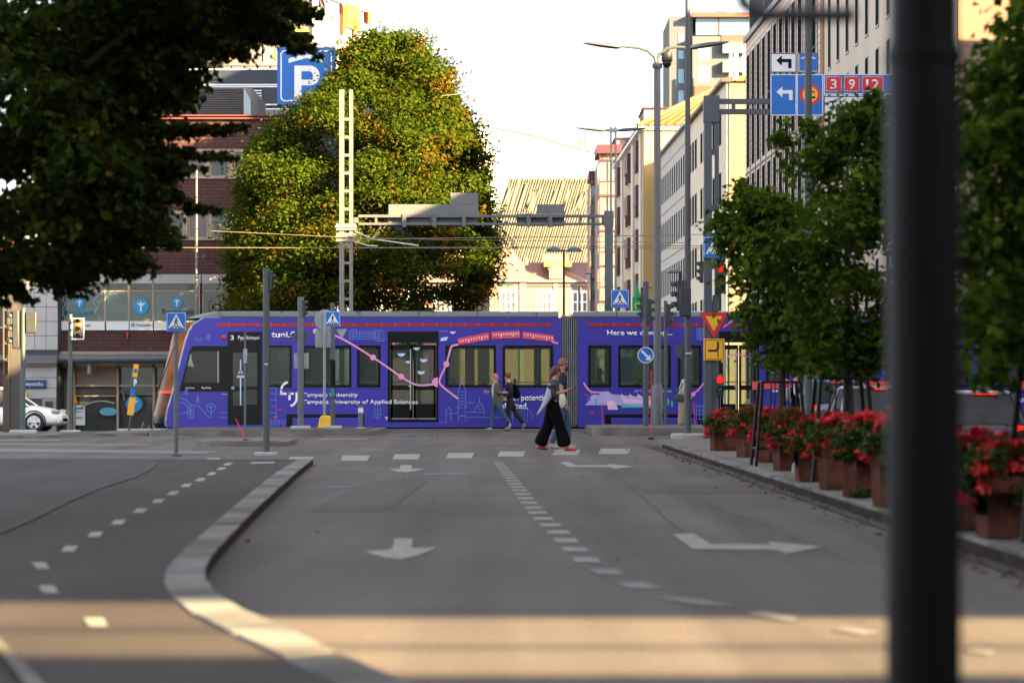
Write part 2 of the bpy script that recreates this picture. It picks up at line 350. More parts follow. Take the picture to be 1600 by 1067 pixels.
# crosswalk bars
P = []
for px, py, w in [(470,718,40),(555,716,44),(635,714,42),(719,712,42),(799,709.5,42),(885,707,42),(960,705.5,48)]:
    P.append([G(px - w / 2 - 1, py + 4.2), G(px + w / 2 - 3, py + 4.2), G(px + w / 2 + 1, py - 4.2), G(px - w / 2 + 3, py - 4.2)])
marks('crosswalk_marking', P, PAINT)
# lane line of short dashes
ln = [(778,722),(800,750),(830,790),(850,812),(870,830),(895,856),(920,879),(970,906),(1050,935),(1130,948)]
LN = [G(x, y) for x, y in ln]
P, Pm, Pf = [], [], []; yy = LN[0][1]
while yy > LN[-1][1] + .3:
    def lx(v):
        for a, b in zip(LN[:-1], LN[1:]):
            if b[1] <= v <= a[1]: return a[0] + (b[0] - a[0]) * (a[1] - v) / (a[1] - b[1])
        return LN[-1][0]
    st = 0.5 if yy < 24 else 0.62
    q = [(lx(yy) - .085, yy), (lx(yy) + .085, yy), (lx(yy - st) + .085, yy - st), (lx(yy - st) - .085, yy - st)]
    (P if 19 < yy < 24 else Pm if yy > 16 else Pf).append(q); yy -= 1.15
marks('lane_marking', P, PAINT); marks('lane_marking', Pm, mat('road_paint_grey', (0.20, 0.185, 0.165), 0.8, scale=9, var=.3)); marks('worn_lane_marking', Pf + [[G(1165, 960), G(1235, 972), G(1250, 966), G(1190, 955)], [G(1300, 985), G(1350, 993), G(1375, 988), G(1320, 981)], [G(1510, 1020), G(1545, 1024), G(1560, 1018), G(1520, 1016)]], PAINTF)
def arrow(name, pts): marks(name, [[G(x, y) for x, y in p] for p in pts], PAINT)
arrow('straight_arrow_marking', [[(617,842),(645,842),(643,857),(612,859)], [(568,862),(612,859),(643,857),(683,856),(655,868),(627,875),(600,872)]])
arrow('straight_arrow_marking', [[(626,727),(643,727),(643,732.6),(624,733)], [(607,733),(624,733),(643,732.6),(664,732.5),(650,736),(634,738.5),(620,737)]])
arrow('turn_arrow_marking', [[(1051,835),(1083,834),(1112,851),(1083,859)], [(1083,859),(1112,851),(1204,851),(1210,860)], [(1199,846.5),(1285,855),(1228,866),(1216,861),(1210,860),(1204,851)]])
arrow('turn_arrow_marking', [[(874,722.5),(889,722),(899,727),(889,730)], [(889,730),(899,727),(952,727),(955,730)], [(950,725),(991,729),(958,733),(955,730),(952,727)]])
marks('blue_survey_marking', [[G(662, 742.5), G(732, 742), G(730, 740), G(664, 740.5)], [G(510, 763), G(545, 762.4), G(548, 760.4), G(515, 761)], [G(615,690.5), G(668,690), G(668,689.2), G(618,689.6)]], PBLUE)
marks('worn_patch_marking', [[G(390, 723.5, KH), G(428, 723, KH), G(430, 720.5, KH), G(394, 721, KH)], [G(322,716.5,KH), G(342,717,KH), G(345,714.8,KH), G(326,714.6,KH)]], PAINT, z=KH - .006)
# pale lowered kerbs and markings on the far left of the junction
marks('crossing_band_marking', [[(-12, 51.2), (-5.9, 48.4), (-5.7, 50.6), (-12, 54.5)], [(-16, 59.5), (-8.0, 56.2), (-8.0, 57.2), (-16, 61.0)]], mat('pale_band', (0.12, 0.115, 0.11), .8, scale=6, var=.2))
marks('tram_lane_marking', [[(-16, 63.2), (-3.5, 62.0), (-3.5, 62.5), (-16, 63.9)]], PAINT)
# seams, old trench patches and cracks in the asphalt
marks('asphalt_patch_marking', [[(-1.9, 24), (-1.2, 24), (-1.1, 33), (-1.8, 33)], [(1.5, 28.5), (3.0, 28.6), (3.0, 30.2), (1.5, 30.1)], [(-.4, 56), (3.0, 56.4), (3.0, 57.6), (-.4, 57.2)]], asphalt('asphalt_patch', (0.110, 0.096, 0.091), .1), z=.003)
def crack(x0, y0, x1, y1, w, n=24, amp=.05):
    P = []
    pts = [(x0 + (x1 - x0) * i / n + random.gauss(0, amp), y0 + (y1 - y0) * i / n) for i in range(n + 1)]
    for (a, b), (c, d) in zip(pts[:-1], pts[1:]): P.append([(a - w, b), (a + w, b), (c + w, d), (c - w, d)])
    return P
marks('crack_marking', crack(1.35, 19, 1.5, 46, .006, amp=.015) + crack(-1.9, 24, -1.8, 33, .008, amp=.003) + crack(-1.15, 24, -1.1, 33, .008, amp=.003) + crack(2.3, 16, 1.9, 26, .004, amp=.05), mat('crack_dark', (.045, .04, .04), .95), z=.0045)
# tram rails set in the street
b = MB()
for y in (77.62, 79.06): b.box(-120, y - .035, -0.02, 120, y + .035, 0.03 if y < 78 else 0.012)
setting(b.build('tram_track', mat('rail_steel', (0.25, 0.24, 0.23), 0.35, 0.9)))

# traffic islands (granite rim, paved top)
def island(pts, top, m=SETTS, wide=.22):
    cx = sum(p[0] for p in pts) / len(pts); cy = sum(p[1] for p in pts) / len(pts)
    slab('traffic_island', pts, -.1, top, GRAN)
    setting(bpy.data.objects[[o.name for o in bpy.data.objects if o.name.startswith('traffic_island')][-1]])
    inn = [(cx + (x - cx) * (1 - wide / max(.6, abs(x - cx))), cy + (y - cy) * (1 - wide / max(.6, abs(y - cy)))) for x, y in pts]
    setting(slab('island_paving', inn, top - .02, top + .012, m))
def rounded(x0, x1, y0, y1, r, n=5):
    P = []
    for cx, cy, a0 in ((x1 - r, y1 - r, 0), (x0 + r, y1 - r, 90), (x0 + r, y0 + r, 180), (x1 - r, y0 + r, 270)):
        for k in range(n): a = R_(a0 + 90 * k / (n - 1)); P.append((cx + r * math.cos(a), cy + r * math.sin(a)))
    return P
island(rounded(-6.9, -4.9, 55.4, 59.0, .8), .10)
island(rounded(-9.5, -3.6, 66.0, 74.5, 1.0), .13)
island(rounded(-26, -13.2, 68.0, 74.8, .8), .05)
island(rounded(-13.1, -9.6, 67.0, 74.6, .8), .07)
island(rounded(2.1, 9.5, 66.5, 74.5, .9), .20)
# right-hand sidewalk with planters
kx = [G(x, y, .12) for x, y in [(1005,688),(1040,700),(1200,752),(1370,806),(1510,847),(1600,878),(1800,950)]]
KX = 3.16
edge = [(KX, -6), (KX, 54.5), (KX - .15, 56.5), (KX + .1, 58.5), (KX + .9, 59.6), (5.2, 60)]
setting(slab('sidewalk', [(KX + .2, -6)] + [(KX + .2, 55), (KX + .35, 58), (KX + 1, 59.3), (5.25, 59.7), (5.25, -6)], -.5, .125, SETTS, follow=False))
b = MB(); yk = -6.0
while yk < 54:
    b.prismz([(KX, yk), (KX + .21, yk), (KX + .21, yk + .98), (KX, yk + .98)], .075, .118 + random.uniform(-.004, .004)); yk += 1.0
setting(MB().box(KX + .008, -6, -.05, KX + .2, 54, .0745).build('kerb_foot', KERBFOOT, smooth=False))
b.prismz([(KX - .0, 54.0), (KX + .21, 54.0), (KX + .36, 57.9), (KX + 1.0, 59.2), (5.2, 59.6), (5.2, 59.9), (KX + .9, 59.5), (KX + .16, 58.1)], -.05, .12)
setting(b.build('kerb', GRAN, bevel=.01))
marks('gutter_marking', [[(KX - .16, -6), (KX - .01, -6), (KX - .01, 56), (KX - .16, 56)]], mat('gutter_grit', (0.075, 0.06, 0.05), .95, scale=5, var=.35), z=.005)
# ------------------------------------------------------------------ buildings
BRICK = brickmat('dark_brick', (0.15, 0.052, 0.045), (0.105, 0.038, 0.036), (0.05, 0.03, 0.03), bw=0.5, rh=0.13, msz=0.02)
PANEL = mat('pale_metal_panel', (0.36, 0.35, 0.36), 0.5, scale=.8, var=.05)
BEIGE = mat('beige_frame', (0.36, 0.29, 0.20), 0.7, var=.08)
GLASSD = mat('window_dark_glass', (0.012, 0.014, 0.018), 0.06, var=.5, scale=.8, spec=.6)
GLASSG = mat('window_green_glass', (0.045, 0.085, 0.075), 0.08, var=.25, scale=.9, spec=.6, stretch=(1, 1, 6))
BLIND = mat('window_blind', (0.20, 0.15, 0.16), 0.6, scale=2, var=.08, stretch=(1, 1, 18))
TEAL = mat('logo_blue', (0.01, 0.26, 0.52), .5, var=.04); TNAVY = mat('logo_navy', (0.008, 0.04, 0.15), .5, var=.05)
class Win:
    """one window: pane plus frame (> sill) made once per size and copied"""
    cache = {}
    @staticmethod
    def put(parent, u, z, w, h, pane, frame, face='f', L=0, fw=.07, fd=.05, nx=1, nz=1, sill=False, y=0.0, depth=0):
        key = (round(w, 3), round(h, 3), pane.name, frame.name, fw, fd, nx, nz, sill, face)
        def tr(me):
            if face == 'e':
                co = np.empty(len(me.vertices) * 3); me.vertices.foreach_get('co', co); co = co.reshape(-1, 3)
                co = np.stack([-co[:, 1], co[:, 0], co[:, 2]], 1); me.vertices.foreach_set('co', co.ravel()); me.update()
            return me
        if key not in Win.cache:
            p = MB().box(0, -.012, 0, w, .0, h); f = MB()
            f.box(-fw, -fd, -fw, 0, 0, h + fw); f.box(w, -fd, -fw, w + fw, 0, h + fw); f.box(0, -fd, -fw, w, 0, 0); f.box(0, -fd, h, w, 0, h + fw)
            for i in range(1, nx): f.box(w * i / nx - fw * .35, -fd * .9, 0, w * i / nx + fw * .35, -.011, h)
            for i in range(1, nz): f.box(0, -fd * .8, h * i / nz - fw * .3, w, -.0115, h * i / nz + fw * .3)
            Win.cache[key] = (tr(p.mesh('window', pane, False)), tr(f.mesh('window_frame', frame, False)), tr(MB().box(-fw * 1.3, -fd * 2, -fw - .05, w + fw * 1.3, 0, -fw).mesh('sill', frame, False)) if sill else None)
        a, b, s = Win.cache[key]
        o = bpy.data.objects.new('window', a); COL.objects.link(o); o.parent = parent
        o.location = (u, y, z) if face == 'f' else (L, u, z)
        q = bpy.data.objects.new('window_frame', b); COL.objects.link(q); q.parent = o
        if s: q = bpy.data.objects.new('sill', s); COL.objects.link(q); q.parent = o
        return o

# ---- brick clinic building on the left, facade 98 m away
D = 98.0; s = F / D
bx = X(90, D); g0 = -0.6
t = thing('brick_building', 'dark red brick commercial building with beige window bands behind the tram front', 'building', (bx, D, 0))
lx = lambda px: X(px, D) - bx
lz = lambda py: Z(py, D)
RW = lx(470)
MB().box(0, .0, lz(330), RW, 16, lz(182)).build('upper_wall', BRICK, t, smooth=False)
MB().box(0, .0, lz(430), RW, 16, lz(330)).build('middle_wall', BRICK, t, smooth=False)
MB().box(0, .01, lz(548), RW, 16, lz(430)).build('lower_wall', BRICK, t, smooth=False)
b = MB(); b.box(-.05, -.12, lz(182), RW + .05, 16, lz(180)); b.box(-.1, -.16, lz(187), RW, .0, lz(184.5)); b.build('coping', mat('red_coping', (.13, .035, .03), .5), t, smooth=False)
b = MB()
for py0, py1 in ((237, 276), (333, 372)):
    b.box(0.0, -.06, lz(py0 - 3.5), RW, 0, lz(py0 - 1)); b.box(0, -.06, lz(py1 + 1), RW, 0, lz(py1 + 3.5))
b.build('window_band', BEIGE, t, smooth=False)
b = MB()
for k in range(0, 11): b.box(lx(97 + 37.4 * k), -.05, lz(275), lx(103 + 37.4 * k), 0, lz(238)); b.box(lx(87 + 37.4 * k + 14), -.05, lz(371), lx(87 + 37.4 * k + 20), 0, lz(334))
b.build('band_mullion', BEIGE, t, smooth=False)
for k in range(10):
    Win.put(t, lx(106 + 37.4 * k), lz(275), 26 / s, 37 / s, BLIND if k in (1, 3, 5, 8, 9) else GLASSD, BEIGE, fw=.05, fd=.06)
    Win.put(t, lx(96 + 37.4 * k + 14), lz(371), 26 / s, 37 / s, BLIND if k in (0, 2, 3, 5, 7) else GLASSD, BEIGE, fw=.05, fd=.06)
b = MB()
for k in range(6): b.box(lx(90 + 75 * k) + .02, -.1, lz(443), lx(165 + 75 * k) - .02, 0.0, lz(429))
b.build('fascia_panel', PANEL, t, smooth=False)
# first-floor glazing band
for (a, c, m_) in ((92, 163, GLASSG), (166, 200, GLASSG), (203, 238, GLASSG), (241, 311, GLASSG), (318, 400, GLASSD), (403, 460, GLASSD)):
    Win.put(t, lx(a), lz(501), (c - a) / s, 45 / s, m_, BEIGE, fw=.035, fd=.05, nz=1)
    Win.put(t, lx(a), lz(454), (c - a) / s, 10 / s, GLASSD if a > 160 else GLASSG, BEIGE, fw=.03, fd=.06)
b = MB()
for (a, c) in ((91, 164), (166.5, 201.5), (203, 239), (241, 312), (317, 400)): b.box(lx(a), -.08, lz(516), lx(c), 0.0, lz(502.5))
b.build('sign_strip', SWHITE, t, smooth=False)
def clinic_logo(px, py, r, par):
    b = MB(); b.prism([(lx(px) + r / s * 1.05 * math.cos(R_(a)) * (1.0 if a % 90 else 1.08), lz(py) + r / s * 1.05 * math.sin(R_(a)) * (1.0 if a % 90 else 1.08)) for a in (0, 25, 45, 65, 90, 115, 135, 155, 180, 205, 225, 245, 270, 295, 315, 335)], -.095, -.075)
    o = b.build('logo', TEAL, par)
    w = MB(); x, z = lx(px), lz(py); k = r / s
    w.line([(x - .5 * k, z + .45 * k), (x - .1 * k, z + .15 * k), (x + .1 * k, z + .15 * k), (x + .5 * k, z + .45 * k)], .16 * k, -.104, -.096); w.line([(x, z + .12 * k), (x - .05 * k, z - .7 * k)], .2 * k, -.103, -.0955)
    w.disc(x, z + .45 * k, .16 * k, -.1035, -.0958); w.build('logo_figure', SWHITE, o)
clinic_logo(125, 474, 7, t); clinic_logo(221, 479, 11.5, t); clinic_logo(277, 473, 8, t); clinic_logo(208, 507.5, 3, t); clinic_logo(210, 631, 12, t); clinic_logo(196, 675, 3, t)
for (px, py, w, h) in ((101, 492, 50, 8), (252, 490.5, 50, 8)): text('sign_lettering', 'Terveystalo', lx(px), lz(py), h / s, TEAL if px < 200 else TNAVY, t, width=w / s, bold=.02, y=-.07)
for (px, py, w, h) in ((213, 510, 23, 4.5), (120, 510, 22, 4), (201, 677, 28, 4.5), (262, 677, 30, 4.5)): text('sign_lettering', 'Terveystalo', lx(px), lz(py), h / s, TNAVY, t, width=w / s, bold=.01, y=-.09)
text('sign_lettering', 'joka', lx(337), lz(481), 5 / s, SWHITE, t, bold=.02, y=-.07); text('sign_lettering', 'A', lx(342), lz(472), 4 / s, SWHITE, t, y=-.07)
b = MB(); b.box(-2.0, -.35, lz(556), RW, .01, lz(549)); b.build('ledge', mat('beige_ledge', (.33, .26, .18), .8), t, smooth=False)
b = MB(); b.tube([(-3, -.9, lz(561)), (RW, -.9, lz(561))], .16, 12); b.box(-3, -.9, lz(568), RW, -.01, lz(565))
b.build('canopy', mat('canopy_grey', (.11, .12, .13), .5, .3), t)
BG = lz(700)
MB().box(0, 1.0, BG, RW, 16, lz(549)).build('ground_floor_wall', mat('shop_interior', (.06, .055, .05), .8), t, smooth=False)
b = MB()
for px in (91, 104, 114, 182, 238.5, 300, 360, 430): b.box(lx(px - 1.6), .25, BG, lx(px + 1.6), .95, lz(568))
b.box(0, .25, lz(574), RW, .9, lz(568)); b.box(lx(112), .3, lz(604), RW, .85, lz(601)); b.box(lx(114), .3, lz(619.5), lx(182), .85, lz(617.5))
b.build('shopfront_frame', BEIGE, t, smooth=False)
MB().box(lx(92), .45, BG, lx(112), .75, lz(574)).build('door_panel', mat('brown_door', (.16, .12, .085), .7), t, smooth=False)
MB().box(lx(114), .5, lz(601), lx(181), .8, lz(574)).build('roller_shutter', mat('beige_shutter', (.27, .21, .15), .7, var=.05), t, smooth=False)
MB().box(lx(114), .5, lz(617), lx(181), .8, lz(604)).build('transom_panel', mat('transom_brown', (.05, .04, .035), .5), t, smooth=False)
SHOPG = mat('shop_glass', (0.055, 0.06, 0.055), 0.1, var=.5, scale=.5, spec=.5)
for a, c in ((115, 181), (184, 237), (240, 298), (302, 358), (362, 428)):
    MB().box(lx(a), .6, BG, lx(c), .66, lz(620)).build('shop_window', SHOPG, t, smooth=False)
    if a > 180: MB().box(lx(a), .6, lz(618), lx(c), .7, lz(574)).build('upper_shop_window', GLASSG, t, smooth=False)
b = MB()
for a, c in ((184, 237), (240, 301)): b.box(lx(a), -.06, lz(690), lx(c), .1, lz(669.5))
b.build('lower_sign_strip', SWHITE, t, smooth=False)
b = MB(); b.box(lx(114), .4, lz(664.5), lx(130), .5, lz(633)); b.build('window_poster', SWHITE, t, smooth=False)
b = MB(); b.line([(lx(115), lz(638)), (lx(128), lz(638))], .06, .38, .395); b.line([(lx(115), lz(652.5)), (lx(127), lz(652.5))], .05, .38, .395); b.line([(lx(115), lz(643)), (lx(126), lz(643))], .03, .38, .395); b.build('poster_print', TEAL, t, smooth=False)
b = MB(); b.prism([(lx(167) + 14 / s * math.cos(a / 10 * math.pi), lz(643) + 6.5 / s * math.sin(a / 10 * math.pi)) for a in range(20)], .38, .42); b.build('window_sticker', mat('sticker_blue', (.10, .36, .50), .5), t, smooth=False)
# pale line drawings of figures on the glass
b = MB()
for x0, y0 in ((150, 455), (153, 470), (96, 460), (99, 470)):
    b.line([(lx(x0 + 4 * math.sin(k * 1.3)), lz(y0 + k * 4.6)) for k in range(9)], .025, -.075, -.07)
b.line([(lx(185), lz(610)), (lx(190), lz(614)), (lx(192), lz(626))], .03, .38, .395)
for x0, y0 in ((219, 655), (228, 660)): b.line([(lx(x0), lz(y0 + 14)), (lx(x0 + 2), lz(y0 + 4)), (lx(x0 + 4), lz(y0 + 10))], .03, .38, .395)
b.line([(lx(121 + k * 7), lz(638 - 9 * math.sin(k / 8 * math.pi) * .8 - k)) for k in range(9)], .05, .38, .395)
b.build('glass_drawing', mat('drawing_white', (.33, .34, .33), .6), t, smooth=False)
b = MB()
for px in (143, 80): b.lathe([(.10, -.42), (.10, 0), (.03, .02)], (lx(px), -.5, lz(567)), 10)
b.build('canopy_light', SIGNBACK, t)
b = MB(); b.box(lx(199), -.14, lz(529), lx(201), 0.02, lz(519)); b.build('alarm_box', SRED, t)
b = MB(); b.box(lx(115.5), .1, lz(630), lx(117), .5, lz(617)); b.build('blade_sign', SYEL, t)

# ---- pale panel building at the far left edge
ax = X(-60, 97.0)
t = thing('panel_building', 'pale metal panelled corner block left of the dark brick facade', 'building', (ax, 97.0, 0))
lx = lambda px: X(px, 97.0) - ax; lz = lambda py: Z(py, 97.0); s = F / 97
b = MB()
for i in range(3):
    for j in range(12):
        y0 = 547 - j * 22.4
        b.box(lx(36 + i * 18 if i else 36) + .008, -.0, lz(y0 - .5), lx(54 + i * 18) - .008, .12, lz(y0 - 22))
b.build('panel_column', PANEL, t, smooth=False)
MB().box(lx(36), .05, lz(700), lx(89.5), 15, lz(278)).build('wall', mat('joint_dark', (.05, .05, .055), .7), t, smooth=False)
MB().box(lx(-60), .3, lz(700), lx(36), 15, lz(330)).build('side_wall', BRICK, t, smooth=False)
for py in (480, 440, 400): Win.put(t, lx(-50), lz(py + 30), 80 / s, 30 / s, GLASSD, BEIGE, y=.3, nx=4)
b = MB(); b.box(lx(19), .1, lz(560), lx(36), .3, lz(395)); b.build('pilaster', mat('yellow_pilaster', (.45, .36, .17), .7), t, smooth=False)
b = MB()
for j in range(4): b.box(lx(36), -.0, lz(623 - j * 16.5) + .01, lx(88), .1, lz(606.5 - j * 16.5) - .01)
b.build('lower_panel', PANEL, t, smooth=False)
MB().box(lx(36), -.5, lz(568), lx(92), .1, lz(556)).build('canopy', mat('canopy_grey', (.11, .12, .13)), t, smooth=False)
MB().box(lx(39), .02, lz(700), lx(86), .06, lz(625)).build('entrance', mat('entrance_dark', (.03, .033, .036), .3), t, smooth=False)
MB().box(lx(66), -.03, lz(700), lx(88), .02, lz(621)).build('door', mat('door_grey', (.20, .21, .21), .5), t, smooth=False)
MB().box(lx(71), -.05, lz(645), lx(83), -.03, lz(627)).build('door_glass', GLASSD, t, smooth=False)
o = MB().box(lx(22), -.12, lz(606.5), lx(73), -.001, lz(593.5)).build('wall_sign', TNAVY, t, bevel=.02)
text('sign_lettering', 'Terveystalo', lx(25), lz(602.5), 6 / s, SWHITE, o, width=43 / s, bold=.01, y=-.13)
MB().box(lx(39.5), -.3, lz(628), lx(44), -.05, lz(613)).build('blade_sign', SYEL, t)

# ---- roof boxes behind the brick building
t = thing('louvred_plant_room', 'long grey horizontally ribbed rooftop plant room above the brick facade', 'plant room', (X(170, 101), 101, Z(184, 101)))
Lw = X(381, 101) - X(170, 101); H_ = Z(137, 101) - Z(184, 101)
b = MB(); n = 17
for k in range(n): z0 = H_ * k / n; b.prismx([(0, z0), (-.1, z0 + .01), (-.02, z0 + H_ / n - .012), (.1, z0 + H_ / n - .012), (.1, z0)], 0, Lw)
b.build('louvre_cladding', mat('louvre_grey', (.135, .125, .125), .6, scale=.4, var=.12), t, smooth=False)
MB().box(0, .1, 0, Lw + .28, 6, H_ + .03).build('wall', mat('louvre_grey', (.1,) * 3), t, smooth=False)
MB().prism([(Lw, 0), (Lw + .28, 0), (Lw + .25, H_ * .6), (Lw, H_)], -.06, .09).build('end_cap', mat('bluish_flashing', (.30, .36, .38), .4), t, smooth=False)
t = thing('navy_parking_hall', 'dark navy clad parking hall with white stripes behind the blue parking sign', 'building', (X(295, 112), 112, Z(190, 112)))
n2 = mat('navy_cladding', (.018, .024, .040), .5, var=.1); q = lambda px: X(px, 112) - X(295, 112); r = lambda py: Z(py, 112) - Z(190, 112)
MB().box(0, .1, -6, q(700), 12, r(109)).build('wall', n2, t, smooth=False)
b = MB(); b.box(-.1, 0, r(134), q(640), .1, r(110)); b.box(q(410), 0, r(163), q(640), .1, r(138)); b.build('cladding_panel', n2, t, smooth=False)
b = MB()
for py in (109, 136, 133, 164, 171): b.box(0 if py < 140 else q(388), -.05, r(py) - .03, q(640), .0, r(py) + .03)
for k in range(7): b.box(q(386), -.04, r(142 + 4.2 * k) - .025, q(409), .0, r(142 + 4.2 * k) + .025)
b.build('white_stripe', SWHITE, t, smooth=False)
MB().box(q(380), -.4, r(186), q(640), 0, r(173)).build('roof_parapet', mat('parapet_grey', (.16, .15, .16), .6), t, smooth=False)

# blue parking hall sign
pd_ = 103.0; s = F / pd_
t = thing('parking_hall_sign', 'big square blue parking sign with white P under a white roof, on the brick roof', 'sign', (X(433, pd_), pd_, Z(164, pd_)))
Wd = 91 / s; Hh = 90 / s
MB().box(0, 0, 0, Wd, .35, Hh).build('sign_box', mat('parking_blue', (.0, .11, .42), .45, var=.03), t)
b = MB(); m_ = .16; b.line([(m_ + .1, m_), (Wd - m_ - .1, m_), (Wd - m_, m_ + .1), (Wd - m_, Hh - m_ - .1), (Wd - m_ - .1, Hh - m_), (m_ + .1, Hh - m_), (m_, Hh - m_ - .1), (m_, m_ + .1)], .05, -.012, -.002, True); b.build('border', SWHITE, t, smooth=False)
b = MB(); b.prism([(18 / s, Hh - 25 / s), (46 / s, Hh - 17 / s), (75 / s, Hh - 25 / s), (75 / s, Hh - 18 / s), (46 / s, Hh - 10 / s), (18 / s, Hh - 18 / s)], -.014, -.002); b.build('roof_symbol', SWHITE, t, smooth=False)
b = MB(); x0 = 27 / s; b.box(x0, -.014, 10 / s, x0 + 11 / s, -.002, 61 / s)
ring = []
for k in range(13):
    a = R_(90 - 180 * k / 12); ring.append(((x0 + 24 / s + 15.5 / s * math.cos(a), 45.5 / s + 15.5 / s * math.sin(a)), (x0 + 23 / s + 6 / s * math.cos(a), 45.5 / s + 6.5 / s * math.sin(a))))
b.box(x0 + 11 / s, -.014, 52 / s, x0 + 24 / s, -.002, 61 / s); b.box(x0 + 11 / s, -.014, 30 / s, x0 + 24 / s, -.002, 39 / s)
for (o1, i1), (o2, i2) in zip(ring[:-1], ring[1:]): b.prism([o1, o2, i2, i1], -.014, -.002)
b.build('letter_p', SWHITE, t, smooth=False)
b = MB()
for px in (10, 78): b.box(px / s, .1, -.6, px / s + .1, .2, 0)
b.build('support', POLEL, t, smooth=False)

# ---- construction tower
cd = 165.0; s = F / cd; cx0 = X(150, cd)
t = thing('construction_tower', 'unfinished concrete tower with open floors and wrapped walls above the parking hall', 'building', (cx0, cd, 0))
u = lambda px: (px - 150) / s
z_ = lambda py: Z(py, cd)
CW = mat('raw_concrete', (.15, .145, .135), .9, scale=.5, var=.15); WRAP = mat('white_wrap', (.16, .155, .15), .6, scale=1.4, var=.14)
b = MB()
for py in (190, 100, 45, 2, -40): b.box(0, 0, z_(py + 3), u(483), 14, z_(py - 3))
b.build('floor_slab', CW, t, smooth=False)
b = MB()
for px in (155, 200, 250, 300, 335, 384, 430, 478): b.box(u(px), .3, z_(250), u(px + 5), .8, z_(-60))
b.build('column', CW, t, smooth=False)
b = MB()
for a, c, p0, p1 in ((150, 335, 97, 48), (361, 383, 97, 55), (390, 430, 97, 55), (150, 295, 187, 103), (300, 483, 187, 103), (200, 384, 42, 5)):
    w_ = int((c - a) / 20) or 1
    for k in range(w_):
        A = a + (c - a) * k / w_; B = a + (c - a) * (k + 1) / w_; b.box(u(A) + .05, .1, z_(p0), u(B) - .05, .25, z_(p1))
b.build('wall_panel', WRAP, t, smooth=False)
MB().box(0, 6, z_(250), u(483), 14, z_(-60)).build('core', mat('dark_core', (.05, .047, .045), .9), t, smooth=False)
b = MB()
for k in range(18): b.box(u(390 + k * 5), -.03, z_(44), u(390 + k * 5) + .04, .01, z_(33))
b.box(u(390), -.03, z_(34), u(483), .01, z_(33.2)); b.build('guard_rail', SIGNBACK, t, smooth=False)
b = MB(); b.box(u(390), -.06, z_(50), u(483), 0, z_(47)); b.box(u(426), -.05, z_(90), u(432), 0, z_(84)); b.box(u(313), -.05, z_(84), u(320), 0.08, z_(78)); b.build('safety_net', mat('net_yellow', (.55, .45, .03), .7), t, smooth=False)
# right-hand wing, turned towards the sun
wg = MB(); A_, B_ = (u(483), 0), (u(562), 9)
def wing(b, f0, f1, za, zb, t0=0.0, t1=0.35):
    ax_, ay_ = A_[0] + (B_[0] - A_[0]) * f0, A_[1] + (B_[1] - A_[1]) * f0; bx_, by_ = A_[0] + (B_[0] - A_[0]) * f1, A_[1] + (B_[1] - A_[1]) * f1
    nx, ny = 0.75, -0.66
    b.prismz([(ax_ + nx * t1, ay_ + ny * t1), (bx_ + nx * t1, by_ + ny * t1), (bx_ + nx * t0, by_ + ny * t0), (ax_ + nx * t0, ay_ + ny * t0)], za, zb)
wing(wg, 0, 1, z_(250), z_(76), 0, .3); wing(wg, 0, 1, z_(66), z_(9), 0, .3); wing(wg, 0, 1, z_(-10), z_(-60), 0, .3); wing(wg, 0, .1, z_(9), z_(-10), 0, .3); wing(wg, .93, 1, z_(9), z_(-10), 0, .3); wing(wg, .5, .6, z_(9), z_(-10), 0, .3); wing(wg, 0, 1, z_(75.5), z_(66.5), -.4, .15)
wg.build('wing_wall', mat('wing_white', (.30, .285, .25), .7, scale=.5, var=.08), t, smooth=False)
wn = MB(); wing(wn, .55, .78, z_(26), z_(-12), .35, .5); wn.build('yellow_sheet', mat('net_yellow', (.55, .45, .03)), t, smooth=False)
wn = MB(); wing(wn, .46, .5, z_(40), z_(-5), .35, .6); wing(wn, .66, .70, z_(42), z_(10), .52, .6); wing(wn, .9, .95, z_(8), z_(-10), .35, .6); wn.build('orange_post', mat('orange_post', (.45, .10, .02), .6), t, smooth=False)
# orange loading platform
t = thing('loading_platform', 'small orange steel loading platform sticking out of the concrete tower', 'platform', (X(304, cd), cd - 1.2, Z(96, cd)))
ORG = mat('orange_steel', (.55, .10, .02), .5)
b = MB(); b.prism([(0, .1), (2.4, 0), (2.4, .18), (.8, .28)], -.8, .8); b.build('deck', ORG, t, smooth=False)
b = MB()
for y in (-.8, .8):
    b.tube([(1.2, y, .2), (1.2, y, .75), (2.3, y, .75), (2.3, y, .2)], .035); b.tube([(1.3, y, .2), (2.2, y, .72)], .035)
b.build('railing', ORG, t)
# ------------------------------------------------------------------ buildings along the street on the right
# local frame: x runs along the street towards the camera, y away from the street, z up; 'e' faces look at the camera
def street(name, label, x0, dfar, dnear, cat='building'):
    fx = x0 - 0.02125 * dfar
    return thing(name, label, cat, (fx, dfar, 0), rz=math.atan2(-1, 0.02125)), dfar - dnear
GLASSF = mat('street_window_glass', (.016, .019, .024), .6, var=.4, spec=0.0)
def du(x0, dfar, px):                                     # pixel column -> local x on the street facade
    return dfar - F * x0 / (px - 715)
STONE = mat('pinkish_stone', (.62, .51, .42), .75, scale=.6, var=.06)
REDFIN = mat('fin_red_brown', (.16, .035, .05), .6)
